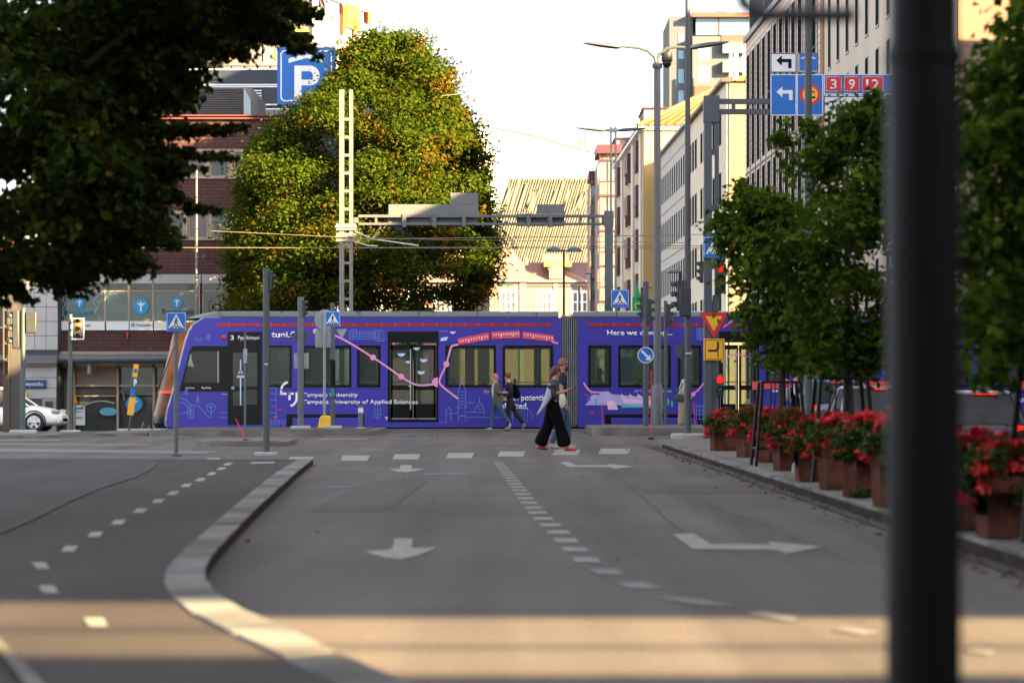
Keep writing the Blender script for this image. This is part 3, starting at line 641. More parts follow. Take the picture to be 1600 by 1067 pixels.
# office block with tall window strips
x0 = 15.6; t, L = street('office_block', 'tall pinkish stone office block striped with narrow dark windows and red brown fins', x0, 138.7, 110)
MB().box(0, 0, -1, L, 18, 20.2).build('wall', STONE, t, smooth=False)
b = MB(); b.box(0, 3, 20.2, L, 18, 23.5); b.build('set_back_storey', GLASSF, t, smooth=False)
b = MB(); b.box(-.2, 2.6, 23.5, L, 18, 24.0); b.box(0, -.15, 20.2, L, .1, 20.5)
for k in range(5): b.box(k * 6.5, .2, 20.5, k * 6.5 + .15, 3, 23.5)
b.build('cornice', mat('dark_cornice', (.07, .07, .075), .5), t, smooth=False)
b = MB()
for k in range(8): b.ball((2 + k * 3.5, .8, 20.9), (.6, .4, .5), 8, 5)
b.build('roof_planting', mat('roof_green', (.03, .05, .02), .9), t)
n = 0
for zi, (za, zb) in enumerate(((1.0, 6.6), (7.1, 12.9), (13.4, 19.4))):
    uu = .7
    while uu < L - 1.3:
        Win.put(t, uu, za, 1.15, zb - za, GLASSF, mat('slim_dark_frame', (.05, .045, .05), .4), fw=.03, fd=.016, nz=2); uu += 2.3; n += 1
b = MB(); uu = 2.35
while uu < L - .6: b.box(uu, -.03, .8, uu + .12, .0, 19.5); uu += 2.3
b.build('fin', REDFIN, t, smooth=False)
b = MB()
for za in (6.75, 13.05): b.box(0, -.03, za, L, .0, za + .12)
for k in range(60): b.box(0, -.008, .5 + k * .33, L, .0, .5 + k * .33 + .03)
b.build('joint', mat('joint_brown', (.20, .15, .13), .8), t, smooth=False)
# brown strip and cream block with slit windows, its camera-facing gable salmon
x0 = 15.6; t, L = street('cream_block', 'cream rendered block with tall slit windows and a salmon end wall beside the dark pole', x0, 109.9, 80)
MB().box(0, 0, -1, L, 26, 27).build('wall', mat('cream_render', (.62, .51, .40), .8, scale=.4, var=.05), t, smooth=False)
MB().box(.02, -.04, -1, 1.0, 0, 27).build('brown_pilaster', mat('orange_brown_brick', (.28, .12, .05), .8), t, smooth=False)
DF = mat('dark_bronze_frame', (.035, .03, .03), .4)
for fl in range(6):
    for k in range(9):
        uu = 2.2 + k * 2.45
        if uu < L - 7: Win.put(t, uu, 3.2 + fl * 3.9, .62, 3.0, GLASSF, DF, fw=.05, fd=.02, sill=True)
b = MB()
for fl in range(6): b.box(L - 5.5, -.5, 3.0 + fl * 3.9, L - 1.5, 0, 5.8 + fl * 3.9)
b.build('dark_bay', GLASSF, t, smooth=False)
b = MB()
for fl in range(6): b.box(L - 5.6, -.56, 2.9 + fl * 3.9, L - 1.4, -.02, 3.1 + fl * 3.9); b.box(L - 5.6, -.56, 5.7 + fl * 3.9, L - 1.4, -.02, 5.85 + fl * 3.9); b.box(L - 3.6, -.54, 3 + fl * 3.9, L - 3.45, -.02, 5.8 + fl * 3.9)
b.build('bay_frame', DF, t, smooth=False)
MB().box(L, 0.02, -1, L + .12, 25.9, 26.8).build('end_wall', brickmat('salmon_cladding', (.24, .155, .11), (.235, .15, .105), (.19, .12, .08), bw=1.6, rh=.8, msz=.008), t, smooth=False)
b = MB()
for y, z in ((2.0, 12.9), (2.2, 12.9), (1.9, 12.0), (2.35, 12.0)): b.box(L + .12, y, z, L + .17, y + .04, z + .04)
b.box(L + .12, 1.9, 11.98, L + .15, 2.4, 12.01); b.build('wall_hook', DF, t, smooth=False)

# beige block (end wall towards the camera), then the grey one
x0 = 16.5; t, L = street('beige_block', 'five storey pale block with a plain beige end wall and orange roof edge', x0, 183, 157)
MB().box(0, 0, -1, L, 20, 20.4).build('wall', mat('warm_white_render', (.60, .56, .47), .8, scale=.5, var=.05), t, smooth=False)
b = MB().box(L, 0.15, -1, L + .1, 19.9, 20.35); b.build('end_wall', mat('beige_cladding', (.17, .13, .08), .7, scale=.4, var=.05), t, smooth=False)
b = MB()
for z in (3, 7.3, 11.6, 17.4): b.box(L + .1, .15, z, L + .12, 19.9, z + .06)
b.build('cladding_joint', mat('beige_joint', (.22, .16, .09), .7), t, smooth=False)
for fl in range(5):
    for k in range(12): 
        if k % 4 != 3: Win.put(t, 1.0 + k * 2.05, 1.9 + fl * 3.75, 1.35, 2.0, GLASSF, mat('slim_grey_frame', (.25, .25, .26), .5), fw=.05, fd=.015)
b = MB(); b.prismx([(-.35, 20.4), (-.35, 20.6), (.4, 20.75), (.4, 20.4)], -.1, L + .2); b.build('eave', mat('eave_brown', (.08, .045, .03), .6), t, smooth=False)
ORT = mat('orange_tile', (.24, .10, .02), .7, var=.15, scale=2)
MB().rings([[(L + .3, .3, 20.42), (-.1, .3, 20.42), (-.1, 19, 20.42), (L + .3, 19, 20.42)], [(L - 4.2, 5, 22.7), (4, 5, 22.7), (4, 14, 22.7), (L - 4.2, 14, 22.7)]]).build('roof', ORT, t, smooth=False)
b = MB()
for k in range(30): b.tube([(L + .33, .5 + k * .62, 20.46), (L - 4.15, 5 + (k * .62 - 2) * .45, 22.75)], .05, 5)
b.build('roof_rib', mat('orange_tile_light', (.26, .13, .04), .7), t)
t, L = street('grey_block', 'long pale grey block with rows of small dark windows beyond the beige end wall', 16.5, 210, 183.5)
MB().box(0, 0, -1, L, 16, 20.6).build('wall', mat('grey_render', (.50, .46, .41), .8, scale=.4, var=.05), t, smooth=False)
for fl in range(5):
    for k in range(13): Win.put(t, .9 + k * 2.0, 1.6 + fl * 3.75, .95, 2.1, GLASSF, mat('grey_frame', (.20, .2, .2), .6), fw=.05, fd=.014)
b = MB()
for fl in range(6): b.box(0, -.02, .7 + fl * 3.75, L, 0, .78 + fl * 3.75)
b.build('joint', mat('grey_joint', (.24, .22, .21), .8), t, smooth=False)
MB().prismx([(-.3, 20.6), (-.3, 20.8), (3, 22.0), (10, 22.0), (13, 20.6)], 0, L).build('roof', mat('bluish_roof', (.16, .20, .21), .5), t, smooth=False)

# yellow house
x0 = 15.35; t, L = street('yellow_house', 'cream and bright yellow house with red brown shuttered windows and orange tiled roof', x0, 248, 212)
MB().box(0, 0, -1, L, 14, 23.2).build('wall', mat('cream_yellow_render', (.52, .40, .24), .8, scale=.4, var=.05), t, smooth=False)
MB().box(L, .1, -1, L + .1, 13.9, 23.15).build('end_wall', mat('bright_yellow_render', (.52, .37, .14), .8, scale=.4, var=.04), t, smooth=False)
RB = mat('shutter_red_brown', (.13, .03, .02), .6)
for cu_, w_ in ((L - 3.4, 1.6), (L - 13, 1.6), (L - 13, 1.6), (L - 29, 1.6)):
    pass
for fl in range(6):
    for uu, w_ in ((L - 6.5, 2.3), (L - 19.5, 4.2), (L - 33, 3.6)):
        o = Win.put(t, uu, 1.4 + fl * 3.75, w_, 2.5, GLASSF, WHITE, fw=.08, fd=.05, sill=True, nx=2)
        b = MB(); b.box(w_ - .1, -.32, -.1, w_ + .15, -.02, 2.6); b.box(w_ * .45, -.32, -.1, w_ * .45 + .15, -.02, 2.6); b.box(-.1, -.3, .9, w_, -.1, 2.6); b.build('shutter', RB, o, smooth=False)
b = MB()
for uu in (L - 10.5, L - 25, L - 1.2): b.tube([(uu, -.15, 0), (uu, -.15, 23)], .12, 8)
b.build('downpipe', WHITE, t)
b = MB(); b.box(-.2, -.4, 23.2, L + .4, 14, 23.5); b.build('eave', WHITE, t, smooth=False)
TILE = mat('red_orange_tile', (.20, .055, .012), .75, var=.3, scale=3, stretch=(4, .6, 1))
MB().rings([[(L + .5, -.5, 23.5), (-.2, -.5, 23.5), (-.2, 14.2, 23.5), (L + .5, 14.2, 23.5)], [(L - 5, 6.5, 27.2), (5, 6.5, 27.2), (5, 7.5, 27.2), (L - 5, 7.5, 27.2)]]).build('roof', TILE, t, smooth=False)
b = MB()
for k in range(20): b.tube([(L + .5, -.3 + k * .75, 23.55), (L - 5, 6.6 + k * .05, 27.25)], .09, 5)
b.tube([(L + .5, -.5, 23.55), (L - 5, 6.5, 27.3)], .16, 6); b.build('roof_tile_ridge', mat('tile_light', (.30, .10, .02), .7), t)

# balcony houses with dark red trim
GLB = mat('balcony_glass', (0.10, .15, .15), .08, var=.3, scale=.6, spec=.6)
RTR = mat('dark_red_trim', (.10, .014, .018), .6); BRP = mat('beige_brown_panel', (.18, .14, .12), .75, var=.06)
def balcony_house(label, dn, df, px0, px1, ytop, z0=-1):
    ax_ = X(px0, dn); t = thing('balcony_house', label, 'building', (ax_, dn, 0)); w = X(px1, dn) - ax_; zt = Z(ytop, dn)
    MB().box(.1, .4, z0, w + 16, df - dn, zt).build('wall', BRP, t, smooth=False)
    nf = int(zt / 3.6); fh = (zt - .8) / nf
    g = MB(); p = MB(); r = MB()
    for k in range(nf):
        z = k * fh + .2
        p.box(0, 0, z, w, .5, z + fh * .36); g.box(.03, .05, z + fh * .38, w - .03, .5, z + fh * .93); r.box(-.08, -.08, z + fh * .36, w + .1, .5, z + fh * .385); r.box(-.08, -.08, z + fh * .95, w + .1, .5, z + fh)
        p.box(-.0, .5, z, .1, 6, z + fh * .36); g.box(.0, .5, z + fh * .38, .1, 6, z + fh * .93)
    r.box(-.3, -.3, zt, w + .6, 8, zt + .9)
    for xx in (-.05, w * .5, w): r.box(xx, -.04, 0, xx + .06, .02, zt)
    p.build('balcony_front', BRP, t, smooth=False); g.build('balcony_glazing', GLB, t, smooth=False); r.build('trim', RTR, t, smooth=False)
    return t
balcony_house('nearer and taller glazed balcony stack with dark red roof edge left of the yellow house', 262, 280, 937, 962, 240)
balcony_house('farther and lower glazed balcony stack with dark red roof edge, partly behind its neighbour', 300, 320, 924, 938, 279)
t = thing('brown_roof_block', 'reddish brown windowless block rising behind the balcony houses', 'building', (X(962, 290), 290, 0))
MB().box(0, 0, 0, 6.5, 10, Z(217, 290)).build('wall', mat('rough_brown', (.26, .18, .17), .9, scale=2, var=.2), t, smooth=False)
MB().box(3.1, -2, 0, 14, 8, Z(173, 290)).build('stair_tower', mat('rough_brown', (.26, .18, .17)), t, smooth=False)
b = MB(); b.box(-.2, -.3, Z(217, 290), 3, 10, Z(215.5, 290)); b.box(2.9, -2.3, Z(173, 290), 14.2, 8, Z(171.5, 290)); b.build('coping', RTR, t, smooth=False)

# grey tower
D = 335.0; s = F / D; ox = X(1047, D)
t = thing('grey_tower', 'tall grey tower block with a glazed rooftop flat and copper trim', 'building', (ox, D, 0))
q = lambda px: X(px, D) - ox; r = lambda py: Z(py, D)
GT = mat('tower_grey', (.07, .08, .095), .8, scale=.15, var=.05); GT2 = mat('tower_light_grey', (.075, .085, .095), .8, scale=.2, var=.06)
MB().box(0, 1.5, -1, q(1084), 16, r(23)).build('side_wing', GT, t, smooth=False)
MB().box(q(1082), 0, -1, q(1290), 16, r(57)).build('main_wall', GT2, t, smooth=False)
for k, py in enumerate((64, 90, 128, 162, 196)): Win.put(t, q(1061), r(py), .72, 13 / s if k < 2 else 22 / s, mat('sky_blue_glass', (.10, .24, .36), .08, spec=.7), GT, y=1.48, fw=.05, fd=.03)
for c_, cw in ((1092, 15), (1140, 12)):
    for py in (93, 126, 158): Win.put(t, q(c_), r(py), cw / s, 20 / s, mat('pale_glass', (.25, .34, .36), .1, spec=.6), WHITE, fw=.1, fd=.05, nz=2)
MB().box(q(1088), .8, r(54), q(1290), 14, r(27)).build('penthouse_glazing', mat('penthouse_glass', (.10, .20, .20), .12, spec=.6, var=.12, scale=.3), t, smooth=False)
COP = mat('copper_trim', (.16, .05, .03), .6)
b = MB(); b.box(q(1080), -.2, r(27), q(1290), 15, r(20)); b.box(q(1127), -.08, r(66), q(1170), .01, r(56)); b.box(q(1124), .7, r(54), q(1125.5), .85, r(27)); b.box(q(1083), -.1, r(160), q(1110), .01, r(135)); b.build('copper_band', COP, t, smooth=False)
b = MB()
for px, w_, h_ in ((1097, 12, 4), (1123, 14, 8), (1150, 16, 6)): b.box(q(px), 3, r(20), q(px + w_), 6, r(20 - h_))
b.build('roof_unit', mat('roof_unit', (.05, .06, .065), .6), t, smooth=False)
b = MB(); b.tube([(q(1111), 3, r(20)), (q(1111), 3, r(10))], .06, 5); b.build('aerial', POLEL, t)
b = MB()
for py in (65, 95, 128): b.box(q(1128), -1.0, r(py + 20), q(1166), 0, r(py + 2))
b.build('balcony', GLB, t, smooth=False)
b = MB()
for k, px in enumerate((1137, 1141, 1146, 1154, 1160)): b.cyl((q(px), -5, 0), (q(px) + (.3 if k % 2 else 0), -5, r(88 if k != 3 else 76)), .18, n=8)
b.build('flue_pipe', WHITE, t)

# white arena hall
D = 560.0; ox = X(640, D)
t = thing('arena_hall', 'huge white arena with a gently curved roof line against the sky', 'arena', (ox, D, 0))
q = lambda px: X(px, D) - ox; r = lambda py: Z(py, D)
prof = [(640, 172), (690, 182), (740, 193), (790, 203), (840, 214), (890, 228), (930, 240), (1000, 262), (1100, 300)]
MB().prism([(q(a), r(c)) for a, c in prof] + [(q(1100), -1), (q(640), -1)], 0, 60).build('hall', mat('arena_white', (.66, .64, .60), .6, scale=.02, var=.02), t, smooth=False)
b = MB()
for (a, c), (a2, c2) in zip(prof[:-1], prof[1:]): b.prism([(q(a), r(c) - .15), (q(a2), r(c2) - .15), (q(a2), r(c2) + .15), (q(a), r(c) + .15)], -.3, 0)
b.build('roof_edge', mat('edge_grey', (.10, .11, .12), .6), t, smooth=False)
b = MB()
for px, py, w_, h_ in ((798, 205, 24, 3), (838, 213, 20, 12)): b.box(q(px), 2, r(py + 6), q(px + w_), 8, r(py - h_))
b.build('roof_unit', mat('roof_unit_blue', (.10, .14, .19), .5), t, smooth=False)
b = MB(); b.prism([(q(880), r(226)), (q(905), r(232)), (q(905), r(214))], 2, 6); b.build('roof_wedge', PANEL, t, smooth=False)
b = MB()
for px in (906, 913): b.box(q(px), 1.5, r(232), q(px + 3), 2, r(214))
b.build('yellow_post', mat('post_yellow', (.75, .65, .02), .6), t, smooth=False)

# slatted facade
D = 430.0; ox = X(760, D); s = F / D
t = thing('slatted_building', 'cream building wrapped in slanting wooden slats behind the pink house', 'building', (ox, D, 0))
q = lambda px: X(px, D) - ox; r = lambda py: Z(py, D)
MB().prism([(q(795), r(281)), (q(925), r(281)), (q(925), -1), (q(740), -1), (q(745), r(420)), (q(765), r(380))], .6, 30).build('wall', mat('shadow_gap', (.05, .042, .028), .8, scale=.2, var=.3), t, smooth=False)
SL = mat('pale_wood_slat', (.17, .165, .13), .8, var=.12, scale=1)
b = MB(); random.seed(3)
k = 0
px = 766.0
while px < 985:
    top = 279; dx = 30 * (1.0 + .25 * (px - 780) / 200)                     # slats lean
    # lower part, reaches the bottom edge
    p0 = (px, 279); p1 = (px - 42, 420)
    def at(f): return (p0[0] + (p1[0] - p0[0]) * f, p0[1] + (p1[1] - p0[1]) * f)
    a, c = 0, 1
    if px > 925: a = (px - 925) / 42.0
    if px < 795: a = max(0, (795 - px) / 42 * .78)
    A, C = at(min(a, .98)), at(c)
    off = -.25 if k % 2 else 0.0
    b.line([(q(A[0]), r(A[1])), (q(C[0]), r(C[1]))], .20, off - .5, off - .25); k += 1; px += 4.1
px = 797.0
while px < 925:
    if random.random() < .5: b.line([(q(px), r(283 + random.random() * 20)), (q(px - 14), r(330))], .22, -.75, -.6)
    px += 5.2
b.build('slat', SL, t, smooth=False)
MB().box(q(794), -.4, r(281.5), q(925), .1, r(279)).build('top_edge', SL, t, smooth=False)

# pink house
D = 345.0; ox = X(560, D); s = F / D
t = thing('pink_house', 'ornate pale pink house with white framed tall windows behind the tram roof', 'building', (ox, D, 0))
q = lambda px: X(px, D) - ox; r = lambda py: Z(py, D)
PK = mat('pink_render', (.26, .155, .13), .85, scale=.3, var=.05); PKR = mat('pink_metal_roof', (.24, .14, .12), .6, scale=.4, var=.1, stretch=(8, 1, 1)); CRM = mat('cream_trim', (.30, .23, .19), .8)
MB().box(0, 0, -1, q(930), 12, r(440)).build('wall', PK, t, smooth=False)
MB().box(q(765), -1.2, -1, q(822), .1, r(440)).build('bay', PK, t, smooth=False)
b = MB(); b.box(-.2, -.5, r(441), q(930), 0, r(438)); b.box(q(762), -1.7, r(441), q(825), 0, r(437)); b.box(-.2, -.3, r(446.5), q(930), 0, r(445)); b.build('cornice', CRM, t, smooth=False)
b = MB(); b.prismx([(-.4, r(438)), (3.5, r(408)), (9, r(408)), (12, r(438))], 0, q(930)); b.build('roof', PKR, t, smooth=False)
b = MB(); b.box(q(768), -1.3, r(437), q(820), 3, r(414)); b.build('bay_attic', PK, t, smooth=False)
b = MB(); b.rings([[(q(772), -1, r(414)), (q(817), -1, r(414)), (q(817), 3, r(414)), (q(772), 3, r(414))], [(q(786), .4, r(386)), (q(798), .4, r(386)), (q(798), 1.6, r(386)), (q(786), 1.6, r(386))]]); b.build('dome_roof', PKR, t, smooth=False)
b = MB(); b.box(q(847), .2, r(412), q(892), 3, r(397)); b.box(q(858), -.6, r(436), q(880), 1, r(421)); b.prism([(q(855), r(421)), (q(883), r(421)), (q(869), r(412))], -.6, 1); b.box(q(820), -.2, r(414), q(825), 1, r(402)); b.build('dormer', PK, t, smooth=False)
b = MB(); b.box(q(850), -.25, r(417), q(893), 1, r(408)); b.build('copper_roof', mat('bright_copper', (.55, .22, .07), .5), t, smooth=False)
for px in (574, 640, 682, 784, 840, 896):
    yy_ = -1.2 if px == 784 else 0
    o = Win.put(t, q(px), r(486), 20 / s, 28 / s, mat('old_window_glass', (.08, .09, .09), .1, var=.5, scale=1.5), WHITE, fw=.35, fd=.12, nx=3, nz=2, y=yy_, sill=True)
for px in (758, 812, 865):
    MB().box(q(px), -.15 if px != 812 else -1.35, -1, q(px + 6), .0, r(441)).build('pilaster', CRM, t, smooth=False)
b = MB(); b.prism([(q(779) + 25 / s * k / 8, r(447 - 7 * math.sin(math.pi * k / 8))) for k in range(9)], -1.26, -1.2); b.build('arched_window', GLASSG, t, smooth=False)
b = MB()
for k in range(14): b.box(0, -.02, r(450 + k * 3.2), q(930), .0, r(450.6 + k * 3.2))
b.build('rustication', mat('pink_joint', (.42, .25, .2), .8), t, smooth=False)

# ------------------------------------------------------------------ unseen buildings, added and sized to shade the junction and leave a sun strip
t = thing('shade_terrace', 'long brown terrace beside the right carriageway, out of frame to the right', 'building', (20.5, 0, 0))
MB().box(0, 1, -1, 12, 70.5, 17.5).build('wall', brickmat('terrace_brick', (.25, .14, .09), (.2, .11, .08), (.2, .17, .15)), t, smooth=False)
b = MB()
for k in range(10):
    for f in range(3): b.box(-.06, 4 + k * 6.4, 1.5 + f * 3.6, 0, 7 + k * 6.4, 3.5 + f * 3.6)
b.build('window_row', GLASSD, t, smooth=False)
b = MB(); b.box(-.3, .8, 17.5, 12.2, 70.7, 17.8); b.build('cornice', CONC, t, smooth=False)
t = thing('low_shade_block', 'low flat roofed hall behind the viewer', 'building', (12, -8, 0))
MB().box(-26, -12, -1, 60, 0, 10.85).build('wall', CONC, t, smooth=False)
t = thing('raised_shade_block', 'glazed walkway bridge raised on posts above the low hall behind the viewer', 'bridge', (12, -8, 0))  # added blocker; the gap under it shapes the sun strip on the road
MB().box(-26, -2, 13.6, 60, 2, 26.5).build('shade_block_body', mat('shade_block_clad', (.3, .28, .26), .6), t, smooth=False)
b = MB(); b.cyl((-26, -1, 12.13), (60, -1, 12.13), .04); b.build('cable', BLACK, t)
b = MB()
for k in (-24, 56): b.cyl((k, -1, 10.9), (k, -1, 13.5), .3)
b.build('post', CONC, t)
# ------------------------------------------------------------------ trees
def leaves(name, centers, normals, size, m, parent, jitter=.5, sq=0.62):
    n = len(centers); c = np.asarray(centers); N = np.asarray(normals) + rng.normal(0, jitter, (n, 3)); N /= np.linalg.norm(N, axis=1, keepdims=True) + 1e-9
    a = np.cross(N, rng.normal(0, 1, (n, 3))); a /= np.linalg.norm(a, axis=1, keepdims=True) + 1e-9; b = np.cross(N, a)
    sz = size * rng.uniform(.65, 1.3, (n, 1)); 
    bend = N * sz * .18
    v = np.stack([c - a * sz * .55, c - a * sz * .1 + b * sz * sq * .5 + bend, c + a * sz * .6, c - a * sz * .1 - b * sz * sq * .5 + bend], 1).reshape(-1, 3)
    me = bpy.data.meshes.new(name); me.vertices.add(4 * n); me.vertices.foreach_set('co', v.astype(np.float32).ravel())
    me.loops.add(4 * n); me.loops.foreach_set('vertex_index', np.arange(4 * n, dtype=np.int32)); me.polygons.add(n)
    me.polygons.foreach_set('loop_start', np.arange(0, 4 * n, 4, dtype=np.int32)); me.polygons.foreach_set('loop_total', np.full(n, 4, dtype=np.int32))
    me.update(calc_edges=True); me.materials.append(m); o = bpy.data.objects.new(name, me); COL.objects.link(o); o.parent = parent; return o
def crown_points(blobs, n, per=14, spread=.22, inner=.25):
    """blobs: (centre, radii); leaves sit in clusters near the surface of every blob"""
    w = np.array([b[1][0] * b[1][2] for b in blobs]); w = w / w.sum(); nc = max(1, n // per)
    idx = rng.choice(len(blobs), nc, p=w); C = np.array([b[0] for b in blobs])[idx]; Rr = np.array([b[1] for b in blobs])[idx]
    d = rng.normal(0, 1, (nc, 3)); d /= np.linalg.norm(d, axis=1, keepdims=True); d[:, 2] = np.where(d[:, 2] < -.3, d[:, 2] * .5, d[:, 2])
    rad = np.where(rng.random((nc, 1)) < inner, rng.uniform(.2, .8, (nc, 1)), rng.uniform(.82, 1.08, (nc, 1)))
    P = C + d * Rr * rad; P = np.repeat(P, per, 0); N = np.repeat(d, per, 0); s_ = spread * np.repeat(Rr.mean(1, keepdims=True), per, 0)
    off = rng.normal(0, 1, P.shape) * np.minimum(s_, .42); off[:, 2] *= .55
    P = P + off; N = N * .6 + np.array([0, 0, .6]); return P, N
BARK = mat('bark', (.055, .042, .034), .95, scale=5, var=.35, bump=.8, bscale=25, stretch=(1, 1, .2))
def tree(name, label, cat, loc, trunk_h, trunk_r, blobs, n, size, lm, group=None, per=14, spread=.22, inner=.25, lean=(0, 0), limbs=10, core=None, sq=.62):
    t = thing(name, label, cat, loc, group=group)
    top = max(b[0][2] for b in blobs); b = MB(); zt = trunk_h + (top - trunk_h) * .75
    b.tube([(0, 0, -.1), (lean[0] * .3, lean[1] * .3, trunk_h * .5), (lean[0], lean[1], trunk_h), (lean[0] * 1.3, lean[1] * 1.3, zt)], [trunk_r * 1.25, trunk_r, trunk_r * .85, trunk_r * .15], 10); b.build('trunk', BARK, t)
    b = MB(); bl = sorted(blobs, key=lambda q: -q[1][0])[:limbs]
    for c, rr in bl:
        z0 = min(max(trunk_h * .9, c[2] - abs(c[0]) * .8 - .3), zt * .92); f = (z0 - trunk_h) / max(.1, zt - trunk_h); x0_ = lean[0] * (1 + .3 * max(f, 0))
        mid = (x0_ * .5 + c[0] * .5, lean[1] * .5 + c[1] * .5, (z0 + c[2]) / 2 + .1)
        b.tube([(x0_, lean[1], z0), mid, c], [trunk_r * .34, trunk_r * .2, trunk_r * .06], 6)
    b.build('limb', BARK, t)
    P, N = crown_points(blobs, n, per, spread, inner); leaves('crown', P, N, size, lm, t, sq=sq)
    return t
# big lime tree behind the tram
LIME = leafmat('lime_leaves', [(0, (.034, .064, .005)), (.5, (.053, .090, .006)), (.9, (.078, .108, .007)), (1, (.12, .110, .007))], .5, patch=(.155, .088, .009), pscale=.7)
D = 92.0; s = F / D; cx = X(572, D)
outl = [(44, 588, 625), (75, 552, 660), (105, 532, 690), (150, 502, 716), (170, 470, 728), (190, 425, 742), (230, 388, 762), (270, 376, 772), (320, 366, 776), (370, 358, 784), (410, 345, 784), (450, 345, 776), (490, 345, 745)]
def hw(py):
    for (a, l, r), (b_, l2, r2) in zip(outl[:-1], outl[1:]):
        if a <= py <= b_:
            f = (py - a) / (b_ - a); return l + (l2 - l) * f, r + (r2 - r) * f
    return outl[-1][1], outl[-1][2]
random.seed(11); blobs = []
for row in range(32):
    py = 58 + 432 * (row + .5) / 32; l, r = hw(py); c, w = (l + r) / 2, (r - l) / 2
    def put(xx, dep, br): blobs.append(((X(xx, D) - cx, dep, Z(py + random.uniform(-6, 6), D)), (br / s * 1.1, br / s * 1.1, br / s * .75)))
    for sg in (-1, 1):                                     # limbs ends that make the outline, uneven
        br = min(random.choice((7, 10, 13, 18)), w * .5); put(c + sg * (w * .97 - br * random.uniform(.35, 1.9)), random.uniform(-1.2, 1.2), br)
        br = min(random.uniform(18, 34), w * .5); put(c + sg * (w - br * random.uniform(1.2, 1.6)), random.uniform(-1.5, 1.5), br)
    for k in range(int(w / 46) + 1):                       # masses facing the front and the back
        br = min(random.uniform(18, 38), w * .6); f = random.uniform(-.8, .8); put(c + w * f, random.choice((-1, -1, 1)) * (w / s) * math.sqrt(1 - f * f) * random.uniform(.4, .95), br)
tree('lime_tree', 'big round lime tree turning orange, behind the tram and the steel mast', 'tree', (cx, D, 0), 3.0, .38, blobs, 180000, .135, LIME, per=14, spread=.42, inner=.22, limbs=22)
# hanging branches of the near tree on the left
NEAR = leafmat('near_tree_leaves', [(0, (.012, .026, .003)), (.5, (.030, .052, .005)), (.9, (.058, .070, .006)), (1, (.10, .055, .006))], .35)
D = 25.0; s = F / D; cx = -6.6; blobs = []; random.seed(5)
edge = [(-20, 390), (36, 365), (70, 300), (107, 268), (160, 245), (180, 190), (200, 225), (265, 240), (340, 240), (380, 225), (420, 190), (445, 60), (470, 20)]
def ex(py):
    for (a, l), (b_, l2) in zip(edge[:-1], edge[1:]):
        if a <= py <= b_: return l + (l2 - l) * (py - a) / (b_ - a)
    return edge[-1][1]
SPR = [(390, 15, 478, 60), (400, 40, 488, 75), (360, 60, 340, 85), (225, 208, 372, 200), (230, 232, 352, 240), (245, 262, 330, 270), (230, 300, 345, 342), (240, 275, 300, 262), (180, 375, 275, 388), (165, 420, 228, 432), (270, 92, 322, 112), (15, 440, 60, 476), (240, 132, 288, 165), (0, 440, 25, 480), (100, 420, 150, 440), (330, 10, 420, 5), (205, 330, 262, 372), (440, 8, 470, 25)]
for x0_, y0_, x1_, y1_ in SPR:
    n = int(math.hypot(x1_ - x0_, y1_ - y0_) / 9) + 2; yo_ = random.uniform(-.6, .6)
    for i in range(n):
        f = i / (n - 1); br = (17 - 9 * f) * random.uniform(.8, 1.2); blobs.append(((X(x0_ + (x1_ - x0_) * f, D) - cx, yo_ + random.uniform(-.1, .1), Z(y0_ + (y1_ - y0_) * f + random.uniform(-5, 5), D)), (br / s, br / s, br / s * .7)))
for k in range(270):
    py = random.uniform(-230, 440) if k % 4 else random.uniform(-60, 150); e = ex(py) if py > -20 else 470 + random.uniform(-60, 60)
    if py > 405: e -= 40
    px = e - abs(random.gauss(0, 1)) * 150 - 45 if k % 3 else e - 55
    br = random.uniform(24, 50)
    blobs.append(((X(px, D) - cx, random.uniform(-2.2, 2.2), Z(py, D)), (br / s, br / s, br / s * .6)))
for px, py, br in [(330, 25, 26), (370, 20, 22), (300, 60, 26), (250, 140, 20), (225, 250, 24), (215, 330, 26), (190, 375, 20), (120, 425, 20), (60, 420, 26), (160, 405, 18), (100, 400, 26), (150, 370, 30), (90, 350, 40), (30, 340, 40), (180, 320, 30), (15, 400, 34), (50, 60, 40), (100, 120, 40), (30, 180, 40), (150, 60, 40), (150, 200, 40), (60, 260, 40)]:
    blobs.append(((X(px, D) - cx, random.uniform(-.6, .6), Z(py, D)), (br / s, br / s * 1.3, br / s * .75)))
tree('overhanging_tree', 'dark leafy branches of a near tree hanging into the upper left', 'tree', (cx, D, 0), 2.4, .24, blobs, 82000, .088, NEAR, per=9, spread=.42, inner=.3, limbs=10, sq=.75)
